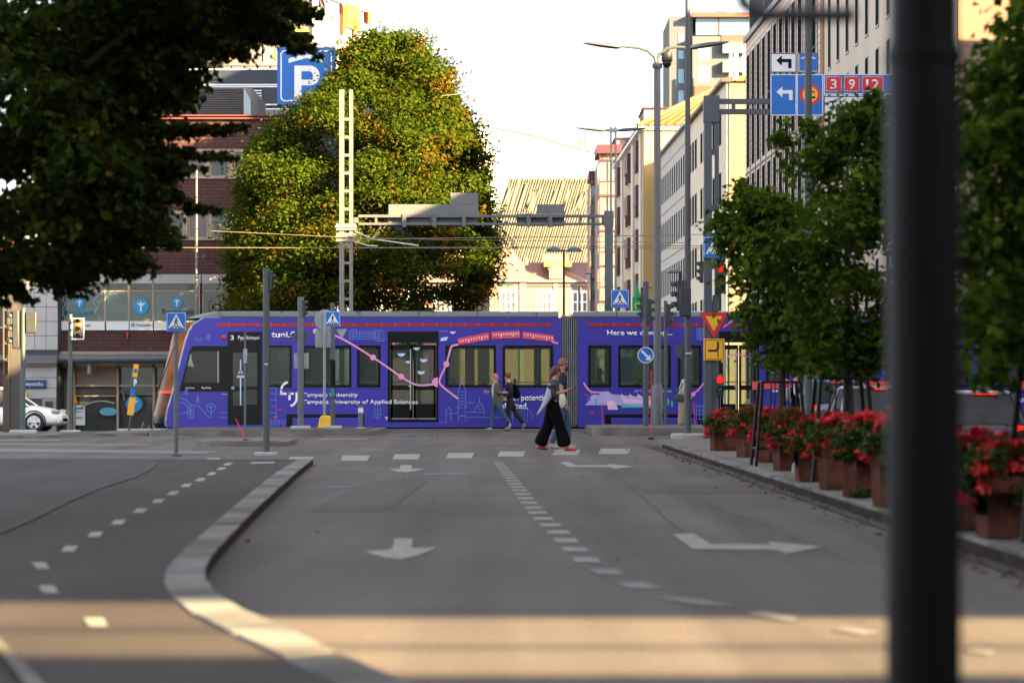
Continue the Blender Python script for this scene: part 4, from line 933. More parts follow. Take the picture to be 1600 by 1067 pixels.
# three small street trees in the planter row
ST = leafmat('street_tree_leaves', [(0, (.020, .048, .004)), (.4, (.045, .088, .007)), (.8, (.09, .140, .012)), (1, (.17, .20, .025))], .5)
def street_tree(label, x, D, outline, n, seed, size=.095, ty=2.0):
    random.seed(seed); s = F / D; blobs = []
    ys_ = [o[0] for o in outline]
    def lr(py):
        for (a, l, r), (b_, l2, r2) in zip(outline[:-1], outline[1:]):
            if a <= py <= b_: f = (py - a) / (b_ - a); return l + (l2 - l) * f, r + (r2 - r) * f
        return outline[-1][1:]
    for k in range(n):
        py = ys_[0] + (ys_[-1] - ys_[0]) * (k + .5) / n; l, r = lr(py); w = (r - l) / 2 * random.uniform(.72, 1.18); c = (l + r) / 2
        br = min(random.choice((.09, .13, .18, .24, .28)) * s, w * .6); a = random.uniform(0, 6.28); q = random.uniform(.3, 1) ** .5
        blobs.append(((X(c + (w - br * .7) * math.cos(a) * q, D) - x, (w - br * .5) / s * math.sin(a) * q, Z(py, D) - .11), (br / s, br / s, br / s * .62)))
    cz = sum(b[0][2] for b in blobs) / len(blobs)
    for k in range(int(n * .45)):
        c0, r0 = random.choice(blobs[:n]); dx, dy, dz = c0[0] + random.gauss(0, .2), c0[1], (c0[2] - cz) * .5 + random.uniform(0, .5); L_ = math.sqrt(dx * dx + dy * dy + dz * dz) or 1; ln_ = random.uniform(.15, .42)
        for i in range(4):
            f = .5 + i * .17; rr = (.085 - .014 * i); blobs.append(((c0[0] + dx / L_ * (r0[0] + ln_) * f, c0[1] + dy / L_ * (r0[0] + ln_) * f, c0[2] + dz / L_ * (r0[0] + ln_) * f * .8), (rr, rr, rr * .7)))
    return tree('street_tree', label, 'tree', (x, D, .11), ty, .055, blobs, n * 150, size, ST, group='small trees between the planters', per=7, spread=.75, inner=.3, limbs=9, sq=.7)
street_tree('middle small green street tree, the one whose trunk stands inside the middle black guard', 3.84, 29.3, [(165, 1335, 1420), (185, 1300, 1430), (212, 1262, 1445), (240, 1235, 1450), (280, 1205, 1450), (330, 1190, 1460), (400, 1195, 1465), (470, 1210, 1450), (530, 1225, 1430), (575, 1250, 1400)], 90, 21)
street_tree('smallest and farthest green street tree, in front of the yield sign pole', 3.8, 36.0, [(300, 1140, 1200), (325, 1125, 1240), (370, 1118, 1270), (420, 1112, 1290), (450, 1105, 1300), (478, 1145, 1300), (530, 1172, 1300), (575, 1195, 1285)], 60, 22)
street_tree('largest street tree beside the big dark pole, in front of the salmon wall', 3.85, 17.1, [(-70, 1610, 1700), (10, 1575, 1800), (70, 1548, 1830), (120, 1525, 1850), (180, 1505, 1870), (250, 1495, 1880), (340, 1488, 1890), (430, 1492, 1890), (520, 1500, 1870), (602, 1525, 1850)], 150, 23)
# far bushes and a birch below the lime tree
fb = leafmat('far_leaves', [(0, (.05, .08, .01)), (1, (.14, .17, .03))], .35)
t = tree('far_tree', 'small pale green tree far off under the lime tree crown', 'tree', (X(655, 200), 200, 0), 2.5, .15, [((random.uniform(-1.6, 1.6), random.uniform(-1, 1), random.uniform(4, 8)), (1.0, 1.0, .8)) for _ in range(9)], 3000, .28, fb)
# ------------------------------------------------------------------ tram
TD = 77.0; s = F / TD; TX0 = X(232, TD)
tx = lambda px: (px - 232) / s
tz = lambda py: CAMZ + (HY - py) / s
tram = thing('tram', 'long purple articulated tram with white lettering and line drawings crossing the street', 'tram', (TX0, TD, 0))
PUR = mat('tram_purple', (0.050, 0.040, 0.33), 0.3, scale=.25, var=.08, spec=.3)
TGREY = mat('tram_roof_grey', (0.12, 0.135, 0.15), .4, scale=.5, var=.06)
TBLK = mat('tram_black_trim', (0.004, 0.004, 0.005), .25, var=.2, spec=.25)
TGL = glass('tram_window_glass', (.70, .80, .72), .72, .02)
TCAB = glass('tram_cab_glass', (.35, .38, .36), .30, .02)
TRED = mat('tram_red_strip', (.30, .012, .012), .3, var=.15, scale=1.2)
PINK = mat('tram_pink', (.80, .30, .52), .5, var=.04); LBL = mat('tram_light_blue_line', (.13, .25, .62), .5, var=.05); LAV = mat('tram_lavender', (.42, .36, .70), .5, var=.05); TWH = mat('tram_white_print', (.82, .82, .84), .5, var=.02); TTEAL = mat('tram_teal_print', (.03, .45, .42), .5); PBL = mat('tram_pale_blue_print', (.45, .60, .85), .5)
TW_ = 2.65; ZB = tz(668); ZT = tz(496.5)
def wall_open(b, xa, xb, za, zb, ops, y0, y1):
    xsx = sorted(set([xa, xb] + [v for o in ops for v in (o[0], o[1]) if xa < v < xb]))
    for a, c in zip(xsx[:-1], xsx[1:]):
        m_ = (a + c) / 2; cuts = sorted((o[2], o[3]) for o in ops if o[0] <= m_ <= o[1]); z = za
        for lo, hi in cuts:
            if lo > z: b.box(a, y0, z, c, y1, lo)
            z = max(z, hi)
        if z < zb: b.box(a, y0, z, c, y1, zb)
WZ0, WZ1 = tz(604), tz(540.5); DZ0, DZ1 = tz(659), tz(518)
def px_ops(wins, doors): return [(tx(a), tx(c), WZ0, WZ1) for a, c in wins] + [(tx(a), tx(c), DZ0, DZ1) for a, c in doors]
mods = [
 ('m1', 410, 877, [(419, 455), (474, 548), (559, 593.5), (697, 774), (786.5, 863)], [(606, 685)], (338, 866)),
 ('m2', 903, 1527, [(920, 954), (967, 1047), (1060, 1095), (1198, 1232), (1244, 1320), (1334, 1368), (1470, 1512)], [(1122, 1186), (1384, 1455)], (917, 1515)),
 ('m3', 1553, 2020, [(1568, 1640), (1655, 1690), (1790, 1860)], [(1700, 1775)], (1565, 1900))]
FLO = mat('tram_floor', (.10, .10, .11), .7); SEAT = mat('tram_seat_fabric', (.20, .03, .03), .8, scale=8, var=.3); INT = mat('tram_interior', (.36, .35, .33), .6); YPOLE = mat('tram_grab_pole', (.45, .04, .03), .4)
for nm, pa, pb, wins, doors, strip in mods:
    xa, xb = tx(pa), tx(pb); ops = px_ops(wins, doors)
    car = bpy.data.objects.new('car_section', None); COL.objects.link(car); car.parent = tram
    b = MB(); wall_open(b, xa, xb, ZB, ZT, ops, 0, .07); b.build('side_wall', PUR, car, smooth=False); b = MB(); far_ops = [o for o in ops if o[2] == WZ0]
    wall_open(b, xa, xb, ZB, ZT, far_ops + [(tx(a), tx(c), DZ0, DZ1) for a, c in doors], TW_ - .07, TW_)
    b.build('side_wall', PUR, car, smooth=False)
    b = MB(); b.box(xa, .1, .16, xb, TW_ - .1, .36); b.build('floor', FLO, car, smooth=False)
    b = MB(); b.box(xa, .07, ZT - .45, xb, TW_ - .07, ZT - .42); b.build('ceiling', INT, car, smooth=False)
    # grey roof fairing with rounded shoulders
    b = MB(); pr = [(-.01, ZT), (-.03, ZT + .05), (.02, ZT + .17), (.14, tz(486.5)), (.4, tz(485.5)), (TW_ - .4, tz(485.5)), (TW_ - .14, tz(486.5)), (TW_ - .02, ZT + .17), (TW_ + .03, ZT + .05), (TW_ + .01, ZT)]
    ra = tx(345) if nm == 'm1' else xa - .12
    b.prismx(pr, ra, xb - .08); b.build('roof_fairing', TGREY, car)
    b = MB()
    for px in range(int(pa) + 60, int(pb) - 30, 92): b.box(tx(px), -.035, ZT + .02, tx(px) + .015, .3, tz(486.2))
    for px in range(int(pa) + 30, int(pb) - 20, 118): b.ball((tx(px), .05, tz(488)), (.06, .05, .03), 8, 5)
    b.build('roof_seam', mat('seam_dark', (.03, .03, .035), .5), car, smooth=False)
    # thin seams, window frames, glass
    b = MB(); b.box(xa, -.006, tz(535.3), xb, -.0005, tz(534.4)); b.box(xa, -.006, tz(608), xb, -.0005, tz(607.4))
    for px in (pa + 55, pa + 130, pb - 12, pa + 262, (pa + pb) / 2 + 60): b.box(tx(px), -.005, tz(606), tx(px) + .018, -.0003, tz(536))
    b.build('panel_seam', mat('purple_seam', (.02, .016, .10), .4), car, smooth=False)
    for a, c in wins:
        for y0, y1 in ((-.012, .05), (TW_ - .05, TW_ + .012)):
            f = MB(); x0_, x1_ = tx(a), tx(c); f.box(x0_ - .02, y0, WZ0 - .02, x0_ + .05, y1, WZ1 + .02); f.box(x1_ - .05, y0, WZ0 - .02, x1_ + .02, y1, WZ1 + .02); f.box(x0_ + .05, y0, WZ0 - .02, x1_ - .05, y1, WZ0 + .055); f.box(x0_ + .05, y0, WZ1 - .05, x1_ - .05, y1, WZ1 + .02)
            o = f.build('window', TBLK, car, smooth=False); yp = .0 if y0 < 0 else TW_ - .02
            MB().box(tx(a) + .05, yp, WZ0 + .055, tx(c) - .05, yp + .01, WZ1 - .05).build('pane', TGL, o, smooth=False)
    for a, c in doors:
        o = MB().box(tx(a), -.014, tz(535), tx(c), .05, DZ1).box(tx(a), -.014, DZ0, tx(c), .05, tz(655)).box(tx(a), -.014, tz(655), tx(a) + .07, .05, tz(535)).box(tx(c) - .07, -.014, tz(655), tx(c), .05, tz(535)).build('door', TBLK, car, smooth=False)
        m_ = (a + c) / 2; f = MB(); g = MB()
        for l, r in ((a + 4, m_ - .6), (m_ + .6, c - 4)):
            X0, X1 = tx(l), tx(r); zz = [tz(653), tz(631), tz(608), tz(600), tz(546), tz(539)]
            f.box(X0, -.006, zz[0], X0 + .07, .04, zz[5]); f.box(X1 - .07, -.006, zz[0], X1, .04, zz[5]); f.box(X0, -.006, zz[0], X1, .04, zz[1]); f.box(X0, -.006, zz[2] - .02, X1, .04, zz[3] - .04); f.box(X0, -.006, zz[4], X1, .04, zz[5])
            g.box(X0 + .07, .01, zz[1], X1 - .07, .02, zz[2] - .02); g.box(X0 + .07, .01, zz[3] - .04, X1 - .07, .02, zz[4])
        f.build('door_leaf', TBLK, o, smooth=False); g.build('pane', TGL, o, smooth=False)
        h = MB(); h.tube([(tx(m_ - 4), -.03, tz(640)), (tx(m_ - 4), -.03, tz(545))], .018, 6); h.build('handrail', mat('rail_green', (.3, .42, .38), .4), o)
        h = MB(); h.disc(tx(m_ - 4.5), tz(603), .045, -.04, -.015, 14); h.build('door_button', SIGNBACK, o)
    b = MB(); z0_, z1_ = tz(510.3), tz(505.2); b.prism([(tx(strip[0]), (z0_ + z1_) / 2)] + [(tx(strip[0]) + .05, z1_), (tx(strip[1]) - .05, z1_), (tx(strip[1]), (z0_ + z1_) / 2), (tx(strip[1]) - .05, z0_), (tx(strip[0]) + .05, z0_)], -.012, -.001)
    o = b.build('roof_strip', TRED, car, smooth=False); b = MB()
    px = strip[0] + 20
    while px < strip[1]: b.box(tx(px), -.016, z0_, tx(px) + .03, -.012, z1_); px += 21.6
    b.build('strip_rib', mat('strip_bright', (.62, .05, .03), .4), o, smooth=False)
    # interior: seats, poles, partitions
    b = MB(); random.seed(len(nm) + pa)
    xx = xa + .9
    while xx < xb - .9:
        if all(not (tx(a) - .35 < xx < tx(c) + .1) for a, c in doors):
            for yy_ in (.35, TW_ - .85): b.box(xx, yy_, .75, xx + .42, yy_ + .45, .85); b.box(xx, yy_, .85, xx + .09, yy_ + .45, 1.48); b.ball((xx + .05, yy_ + .22, 1.52), (.06, .16, .14), 8, 5)
        xx += .95
    b.build('seat', SEAT, car, smooth=False)
    b = MB()
    for px in [d[0] + 2 for d in doors] + [d[1] - 2 for d in doors] + [pa + 95, pa + 240]: b.cyl((tx(px), 1.0, .36), (tx(px), 1.0, ZT - .45), .02, n=6)
    b.tube([(xa + .2, .35, WZ0 + .14), (xb - .2, .35, WZ0 + .14)], .014, 5); b.build('grab_pole', mat('grab_yellow', (.5, .42, .25), .4), car)
    b = MB()
    for px in ([733] if nm == 'm1' else [1300]): b.box(tx(px) - .14, .9, .36, tx(px) + .14, 1.7, ZT - .5)
    for px in [d[1] + 3 for d in doors]: b.box(tx(px), .12, .36, tx(px) + .03, .8, 1.5)
    b.build('partition', YPOLE, car, smooth=False)
    b = MB()
    for px in ([835, 505] if nm == 'm1' else [1010, 1100, 1350]): b.box(tx(px), 1.3, .36, tx(px) + .22, 1.9, ZT - .5)
    b.build('equipment_cabinet', TBLK, car, smooth=False)
# bellows
BEL = mat('bellows_grey', (.12, .12, .125), .75, var=.15)
for a, c in ((877, 903), (1527, 1553)):
    b = MB(); n = 9; xs_ = [tx(a) + (tx(c) - tx(a)) * k / (2 * n) for k in range(2 * n + 1)]
    rs = []
    for k, x in enumerate(xs_):
        e = .08 if k % 2 else .17; rs.append([(x, e, ZB + .06), (x, TW_ - e, ZB + .06), (x, TW_ - e, tz(490) - e * .5), (x, e, tz(490) - e * .5)])
    b.rings(rs); b.build('bellows', BEL, tram, smooth=False)
    b = MB()
    for k in range(n): x = tx(a) + (tx(c) - tx(a)) * (k + .5) / n; b.box(x - .008, .045, ZB + .1, x + .008, .09, tz(491))
    b.build('bellows_rib', mat('bellows_edge', (.34, .34, .34), .5), tram, smooth=False)
# nose: horizontal slices; purple shell back to x_b, dark front beyond it
xf_t = [(668, 236), (662, 231.5), (650, 232), (640, 235), (617, 240), (590, 247), (560, 254), (525, 262), (508, 269), (502, 276), (498, 283), (494, 291), (491, 300), (488.5, 311), (486.5, 325)]
xb_t = [(668, 262), (655, 262), (640, 265), (617, 272), (590, 279), (560, 286), (540, 291), (520, 297.5), (512, 301), (506, 306), (501, 312.5), (497, 321), (492, 334), (486.5, 348)]
def tab(T, py):
    T = sorted(T)
    if py <= T[0][0]: return T[0][1]
    for (a, l), (b_, l2) in zip(T[:-1], T[1:]):
        if a <= py <= b_: return l + (l2 - l) * (py - a) / (b_ - a)
    return T[-1][1]
def nose_part(name, m, p0, p1, th0, th1, steps=18, nth=10, inset=0, straight=False, parent=None):
    b = MB(); rs = []
    for i in range(steps + 1):
        py = p0 + (p1 - p0) * i / steps; z = tz(py); xf_, xb_ = tx(tab(xf_t, py)), tx(tab(xb_t, py)); hwid = TW_ / 2 - inset
        if py < 497: hwid -= .10 * (497 - py) / 10
        ring = []
        for sgn in (-1, 1):
            pts = []
            if straight: pts.append((tx(411), hwid))
            for k in range(nth + 1):
                th = th0 + (th1 - th0) * k / nth; pts.append((xb_ - (xb_ - xf_) * math.sin(th) ** 1.0 + inset, hwid * math.cos(th) ** .75 if th < 1.5707 else 0.0))
            pts = [(x, TW_ / 2 + sgn * y, z) for x, y in pts]; ring.append(pts if sgn < 0 else pts[::-1])
        if th1 > 1.5: rs.append(ring[0] + ring[1][1:])
        else: rs.append((ring[0], ring[1]))
    if th1 > 1.5:
        b.rings(rs, closed=False, caps=False)
    else:
        b.rings([r[0] for r in rs], closed=False, caps=False); b.rings([r[1] for r in rs], closed=False, caps=False)
    return b.build(name, m, parent or tram)
nose_part('nose_shell', PUR, 668, 497, 0, .10, straight=True, nth=3)
nose_part('nose_roof', TGREY, 497, 486.5, 0, math.pi / 2, straight=True)
FRG = mat('front_glass_reflection', (.24, .075, .022), .4, .0, spec=.1, var=.8, scale=1.0)  # orange-brown reflection painted into the colour of the front glass
wsh = nose_part('windshield', FRG, 612, 503, .16, math.pi / 2)
nose_part('windshield_pillar', mat('front_silver', (.30, .33, .36), .25, .7), 665, 497, .06, .17, nth=3, parent=wsh)
nose_part('front_fascia', mat('front_copper_reflection', (.14, .05, .025), .35, .0, var=.4, spec=.15), 650, 612.5, .16, math.pi / 2)  # copper reflection put into the fascia colour
nose_part('bumper', TBLK, 668, 650, .10, math.pi / 2)
nose_part('front_light_band', glow('tram_front_light', (.8, .03, .01), .1), 614.5, 611, .17, .9, steps=1, inset=-.02)
b = MB(); b.prism([(tx(245), tz(645)), (tx(258), tz(645)), (tx(260), tz(622)), (tx(250), tz(620))], .3, .42); b.build('headlight', mat('headlamp_amber', (.35, .12, .05), .1), tram)
b = MB(); b.tube([(tx(272), .1, tz(540)), (tx(256), .3, tz(580)), (tx(243), .6, tz(608))], .015, 5); b.build('wiper', BLACK, tram)
MB().box(tx(411) - .06, .07, ZB, tx(411), TW_ - .07, 1.3).build('cab_bulkhead', INT, tram, smooth=False)
b = MB(); b.prism([(tx(282), tz(611.5)), (tx(281), tz(608)), (tx(296), tz(549)), (tx(301), tz(540.5)), (tx(356), tz(540.5)), (tx(356), tz(611.5))], -.012, .002); o = b.build('cab_window', TBLK, tram)
b = MB(); b.prism([(tx(287), tz(598)), (tx(298.5), tz(551)), (tx(302), tz(549)), (tx(341), tz(549)), (tx(341), tz(598))], -.018, -.012); b.build('pane', mat('cab_glass_dark', (.010, .013, .012), .06, spec=.4, var=.4), o, smooth=False)
b = MB(); b.line([(tx(341), tz(598)), (tx(341), tz(549))], .05, -.022, -.018); b.prism([(tx(293), tz(571)), (tx(303), tz(574)), (tx(298), tz(552))], -.024, -.018); b.build('cab_fitting', mat('cab_pale', (.25, .26, .22), .5), o, smooth=False)
for px, w_ in ((290, 14), (315, 15)): text('cab_lettering', 'nysse' if px < 300 else 'Ratikka', tx(px), tz(607), .05, TWH, o, width=w_ / s, bold=.02, y=-.016)
o = MB().box(tx(356), -.016, DZ0 - .08, tx(409), .004, tz(518.5)).build('driver_door', TBLK, tram, bevel=.004, smooth=False)
b = MB(); b.box(tx(364), -.021, tz(604), tx(384), -.016, tz(551)); b.box(tx(364), -.021, tz(634), tx(384), -.016, tz(611)); b.box(tx(385), -.021, tz(604), tx(402), -.016, tz(551)); b.box(tx(385), -.021, tz(632), tx(402), -.016, tz(609)); b.build('pane', mat('door_pane_dark', (.02, .03, .025), .06, spec=.4, var=.4), o, smooth=False)
b = MB(); b.disc(tx(364), tz(606), .05, -.03, -.016, 14); b.build('door_button', SIGNBACK, o)
b = MB(); b.line([(tx(376), tz(633)), (tx(376), tz(562))], .035, -.026, -.021); b.prism([(tx(370), tz(590)), (tx(382), tz(590)), (tx(380), tz(583)), (tx(377), tz(578)), (tx(375), tz(578)), (tx(372), tz(583))], -.026, -.021); b.build('tower_drawing', PBL, o, smooth=False)
b = MB(); b.box(tx(371), -.03, tz(586.5), tx(381), -.026, tz(583)); b.build('tower_drawing_band', TRED, o, smooth=False)
text('display_number', '3', tx(360), tz(531.2), 7.5 / s, glow('display_white', (.6, .62, .65), .03), o, bold=.03, y=-.022, width=5.5 / s)
text('display_destination', 'Pyynikintori', tx(372), tz(530.5), 6.0 / s, glow('display_white', (.6, .62, .65), .03), o, bold=.01, y=-.022, width=33 / s)
b = MB(); b.ball((tx(350), -.02, tz(527)), (.07, .05, .07), 10, 7); b.build('marker_lamp', SRED, tram)
# bogie skirts
for a, c, p in ((448, 569, (457, 566)), (945, 1098, (955, 1090)), (1240, 1372, (1250, 1362)), (1600, 1720, (1610, 1710))):
    b = MB(); b.box(tx(a), -.010, ZB - .02, tx(c), .002, tz(647)); o = b.build('bogie_cover', TBLK, tram, smooth=False)
    MB().box(tx(p[0]), -.03, tz(672), tx(p[1]), -.010, tz(652.5)).build('skirt_panel', PUR, o, bevel=.01)
    b = MB()
    for px in (a + 28, c - 28): b.lathe([(.04, -.04), (.27, -.04), (.29, .02), (.29, .1), (.04, .1)], (tx(px), .95, .30), 18, 'y')
    b.build('wheel', mat('wheel_steel', (.06, .055, .05), .5, .6), o)
MB().box(tx(262), .12, ZB - .04, tx(2000), TW_ - .12, ZB + .02).build('underframe', BLACK, tram, smooth=False)
b = MB(); b.box(tx(262), -.004, ZB - .015, tx(877), .05, ZB + .012); b.box(tx(903), -.004, ZB - .015, tx(1527), .05, ZB + .012); b.build('skirt_edge', TBLK, tram, smooth=False)
# printed route line and drawings (thin foil just above the side wall and the glass)
yo = -.022
def foil(name, m, fn, y=yo):
    b = MB(); fn(b); return b.build(name, m, tram, smooth=False)
def pl(b, pts, w=.05, y=yo): b.line([(tx(x), tz(z)) for x, z in pts], w, y - .002, y)
def curve(b, pts, w):
    n = len(pts); out = []
    for i in range(n - 1):
        p0, p1, p2, p3 = pts[max(i - 1, 0)], pts[i], pts[i + 1], pts[min(i + 2, n - 1)]
        for k in range(6):
            t = k / 6; out.append(tuple(.5 * ((2 * p1[j]) + (-p0[j] + p2[j]) * t + (2 * p0[j] - 5 * p1[j] + 4 * p2[j] - p3[j]) * t * t + (-p0[j] + 3 * p1[j] - 3 * p2[j] + p3[j]) * t ** 3) for j in (0, 1)))
    out.append(pts[-1]); pl(b, out, w, -.026)
def f(b):
    curve(b, [(494, 517.5), (530, 527), (583, 558.5), (627, 588.5), (645, 599), (660, 602), (680, 600)], .055)
    curve(b, [(716, 538.5), (706, 541), (702, 552), (697, 570), (688, 590), (687, 598), (694, 606), (716, 623)], .055); curve(b, [(862, 534), (872, 536.5)], .05)
    for x, z, r in ((583, 558.5, 4.6), (627, 588.3, 4.6), (697.5, 569, 4.8), (493, 517.5, 4)): b.disc(tx(x), tz(z), r / s, -.034, -.030, 16)
    b.prism([(tx(684 + 0), tz(597) + 7.5 / s)] + [(tx(684) - 9 / s * math.sin(math.pi * k / 10), tz(597) + 7.5 / s * math.cos(math.pi * k / 10)) for k in range(1, 10)] + [(tx(684), tz(597) - 7.5 / s)], -.034, -.03)
    curve(b, [(912, 598), (918, 607), (926, 612.5), (942, 613)], .05); curve(b, [(1100, 598), (1090, 610), (1082, 615)], .05); b.disc(tx(1083), tz(616), 3.5 / s, -.034, -.03, 14)
    curve(b, [(1127, 566), (1140, 556), (1158, 554), (1176, 559)], .045); curve(b, [(1130, 512), (1145, 500)], .05); curve(b, [(1204, 579), (1235, 597)], .045)
foil('route_line', PINK, f)
def f(b):
    for pts in ([(715, 529), (764, 519.5), (764.5, 530.5), (716, 539)], [(767.5, 518.6), (812, 516.8), (812.5, 528), (768, 529.5)], [(816, 518), (865, 524), (866, 534), (817, 528.5)]): b.prism([(tx(x), tz(z)) for x, z in pts], -.0245, -.0225)
    for x0_ in (1175, 1268, 1340, 1590): b.prism([(tx(x0_), tz(596)), (tx(x0_ + 60), tz(594)), (tx(x0_ + 60), tz(606)), (tx(x0_), tz(609))], -.0265, -.0245)
foil('tram_drawing', mat('print_coral', (.72, .07, .10), .5, var=.04), f)
def f(b):
    for (xa_, za_), (xb_, zb_) in (((717, 533.5), (763, 525)), ((769, 523), (811, 521.2)), ((818, 522.5), (864, 528.5))):
        for k in range(11):
            f_ = (k + .4) / 11; x = xa_ + (xb_ - xa_) * f_; z = za_ + (zb_ - za_) * f_; h = 4.2 if k % 5 == 3 else 1.6; b.box(tx(x), -.028, tz(z + h), tx(x + 1.9), -.0247, tz(z - 1.6))
foil('tram_drawing_window', mat('print_blush', (.80, .55, .62), .5), f)
def f(b):
    w = .016
    # station roof drawing
    for x in range(547, 596, 5): pl(b, [(x, 519), (x, 530)], w)
    for z in (518, 522, 526, 530): pl(b, [(545, z), (597, z)], w)
    pl(b, [(548, 517), (553, 514), (558, 517)], w); pl(b, [(585, 530), (585, 517), (594, 515), (600, 518), (600, 533), (587, 533)], w); pl(b, [(584, 516), (584, 512)], w)
    # cathedral group
    pl(b, [(687, 660), (697, 660), (697, 642), (701, 636), (705, 642), (705, 660)], w); pl(b, [(697, 646), (716, 646), (716, 608), (722, 596), (727, 608), (727, 650), (716, 650)], w); pl(b, [(722, 596), (722, 588)], w); pl(b, [(714, 637), (730, 637), (722, 630), (714, 637)], w)
    for z in (612, 617, 622, 627): pl(b, [(718, z), (725, z)], w)
    pl(b, [(730, 652), (757, 652), (757, 644), (730, 644)], w); pl(b, [(716, 658), (716, 652), (722, 648), (728, 652), (728, 658)], w); pl(b, [(740, 643), (745, 634), (749, 626), (753, 634), (758, 643)], w); pl(b, [(749, 626), (749, 620)], w); pl(b, [(728, 629), (742, 629)], w)
    b_c = [(751 + 4 * math.cos(k * math.pi / 6), 636 + 4 * math.sin(k * math.pi / 6)) for k in range(13)]; pl(b, b_c, w)
    pl(b, [(757, 652), (800, 652), (800, 640)], w); pl(b, [(801, 660), (801, 643), (816, 643), (816, 638), (826, 640), (832, 648), (832, 657)], w); pl(b, [(819, 640), (819, 658), (824, 658), (824, 640)], w); pl(b, [(804, 648), (815, 648)], w)
    # nose landscape
    pl(b, [(268, 617), (280, 621), (291, 625), (300, 633), (310, 634), (318, 642), (324, 650), (330, 652)], w); pl(b, [(276, 628), (290, 630), (300, 643), (270, 649)], w)
    for x, z, h in ((309, 631, 14), (326, 533, 10), (291, 619, 8)): pl(b, [(x, z), (x, z - h)], w); pl(b, [(x - 4, z - 3), (x, z - 7), (x + 4, z - 3)], w); pl(b, [(x - 3, z - 7), (x, z - 11), (x + 3, z - 7)], w)
    pl(b, [(330 + 7 * math.cos(k * math.pi / 7), 637 + 7 * math.sin(k * math.pi / 7)) for k in range(15)], w); pl(b, [(330, 652), (330, 630)], w); pl(b, [(326, 634), (330, 639), (334, 634)], w)
    for zz in (644, 651): pl(b, [(343 + k * 2.6, zz + (1.5 if k % 2 else 0)) for k in range(6)], w)
    for cx_ in (298, 590): 
        for zz in (637, 643, 649): pl(b, [(cx_ - 5, zz - 2), (cx_ - 4, zz + 3), (cx_, zz + 4), (cx_ + 4, zz + 3), (cx_ + 5, zz - 2)], w)
        pl(b, [(cx_, 655), (cx_, 632)], w)
    pl(b, [(303, 532), (306, 528), (310, 532), (314, 529), (316, 533)], w)
    # building with stairs beside the dark door
    for z in (606, 615, 625, 635, 645): pl(b, [(421, z), (431, z)], w)
    pl(b, [(431.5, 605), (431.5, 657)], w)
    for k in range(4): pl(b, [(422 + k * 2.6, 655), (422 + k * 2.6, 665)], w)
    for cx_ in (435, 443): pl(b, [(cx_ + 2.5 * math.cos(k * math.pi / 4), 660 + 4 * math.sin(k * math.pi / 4)) for k in range(9)], w)
    for k in range(7): pl(b, [(1089 + k * 2, 512), (1089 + k * 2, 532)], w)
    for k in range(4): pl(b, [(1086, 634 + k * 7), (1100, 634 + k * 7)], w); 
    for k in range(3): pl(b, [(1088 + k * 5, 632), (1088 + k * 5, 655)], w)
    pl(b, [(x_ + 686, 517 + (1.6 if k % 2 else 0)) for k, x_ in enumerate(range(0, 16, 2))], w)
foil('line_drawing', LBL, f)
def f(b):
    for x, z, r in ((707.5, 518, 4.5), (627, 552, 6), (651, 543, 5), (638, 564, 4.5), (662, 561, 6), (658, 580, 6), (1211, 609, 5)):
        b.prism([(tx(x) + r / s * math.cos(math.pi + math.pi * k / 8), tz(z) + r * .85 / s * math.sin(math.pi + math.pi * k / 8)) for k in range(9)], -.0285, -.0265)
    b.prism([(tx(x), tz(z)) for x, z in ((689, 528), (700, 526), (698, 532), (688, 533))], -.0285, -.0265); b.prism([(tx(x), tz(z)) for x, z in ((601, 651), (606, 651), (605, 657))], -.0285, -.0265)
foil('bowl_drawing', PBL, f)
def f(b):
    P = lambda pts: b.prism([(tx(x), tz(z)) for x, z in pts], -.0285, -.0265)
    P([(914, 633), (924, 622), (936, 616), (942, 612), (950, 611), (957, 616), (968, 617), (1020, 621), (1020, 638), (975, 633), (940, 633)])
    b.disc(tx(929), tz(623), 7 / s, -.0305, -.029, 12)
foil('cloud_house_drawing', LAV, f)
def f(b):
    P = lambda pts: b.prism([(tx(x), tz(z)) for x, z in pts], -.033, -.031)
    P([(948, 626), (960, 626), (966, 640), (950, 640)]); P([(972, 622), (1020, 626), (1020, 630), (975, 630)])
    for x0_ in (970, 983, 996, 1009): P([(x0_, 615), (x0_ + 9, 621), (x0_, 622)])
    for x, z in ((916, 617), (920, 620), (918, 624), (924, 615)): b.disc(tx(x), tz(z), .9 / s, -.033, -.031, 6)
foil('house_drawing_detail', mat('print_pink_white', (.75, .50, .72), .5), f)
def f(b):
    P = lambda pts: b.prism([(tx(x), tz(z)) for x, z in pts], -.036, -.034)
    P([(971, 634.5), (1042, 634.5), (1042, 637), (971, 637)])
    for k in range(14): P([(972 + k * 5, 634.5), (974.5 + k * 5, 632.8), (977 + k * 5, 634.5)])
    for x, z in ((1044, 628), (1050, 631), (931, 627)): b.prism([(tx(x) + 1.8 / s * math.cos(k * .785), tz(z) + 5.5 / s * math.sin(k * .785)) for k in range(8)], -.036, -.034)
foil('teal_drawing', TTEAL, f)
def f(b):
    for x, z in ((925, 645.5), (430, 651.5), (438, 640)): b.prism([(tx(x) - 5 / s, tz(z)), (tx(x), tz(z) - 1.6 / s), (tx(x) + 5 / s, tz(z)), (tx(x), tz(z) + 1.6 / s)], -.012, -.002)
foil('red_reflector', SRED, f)
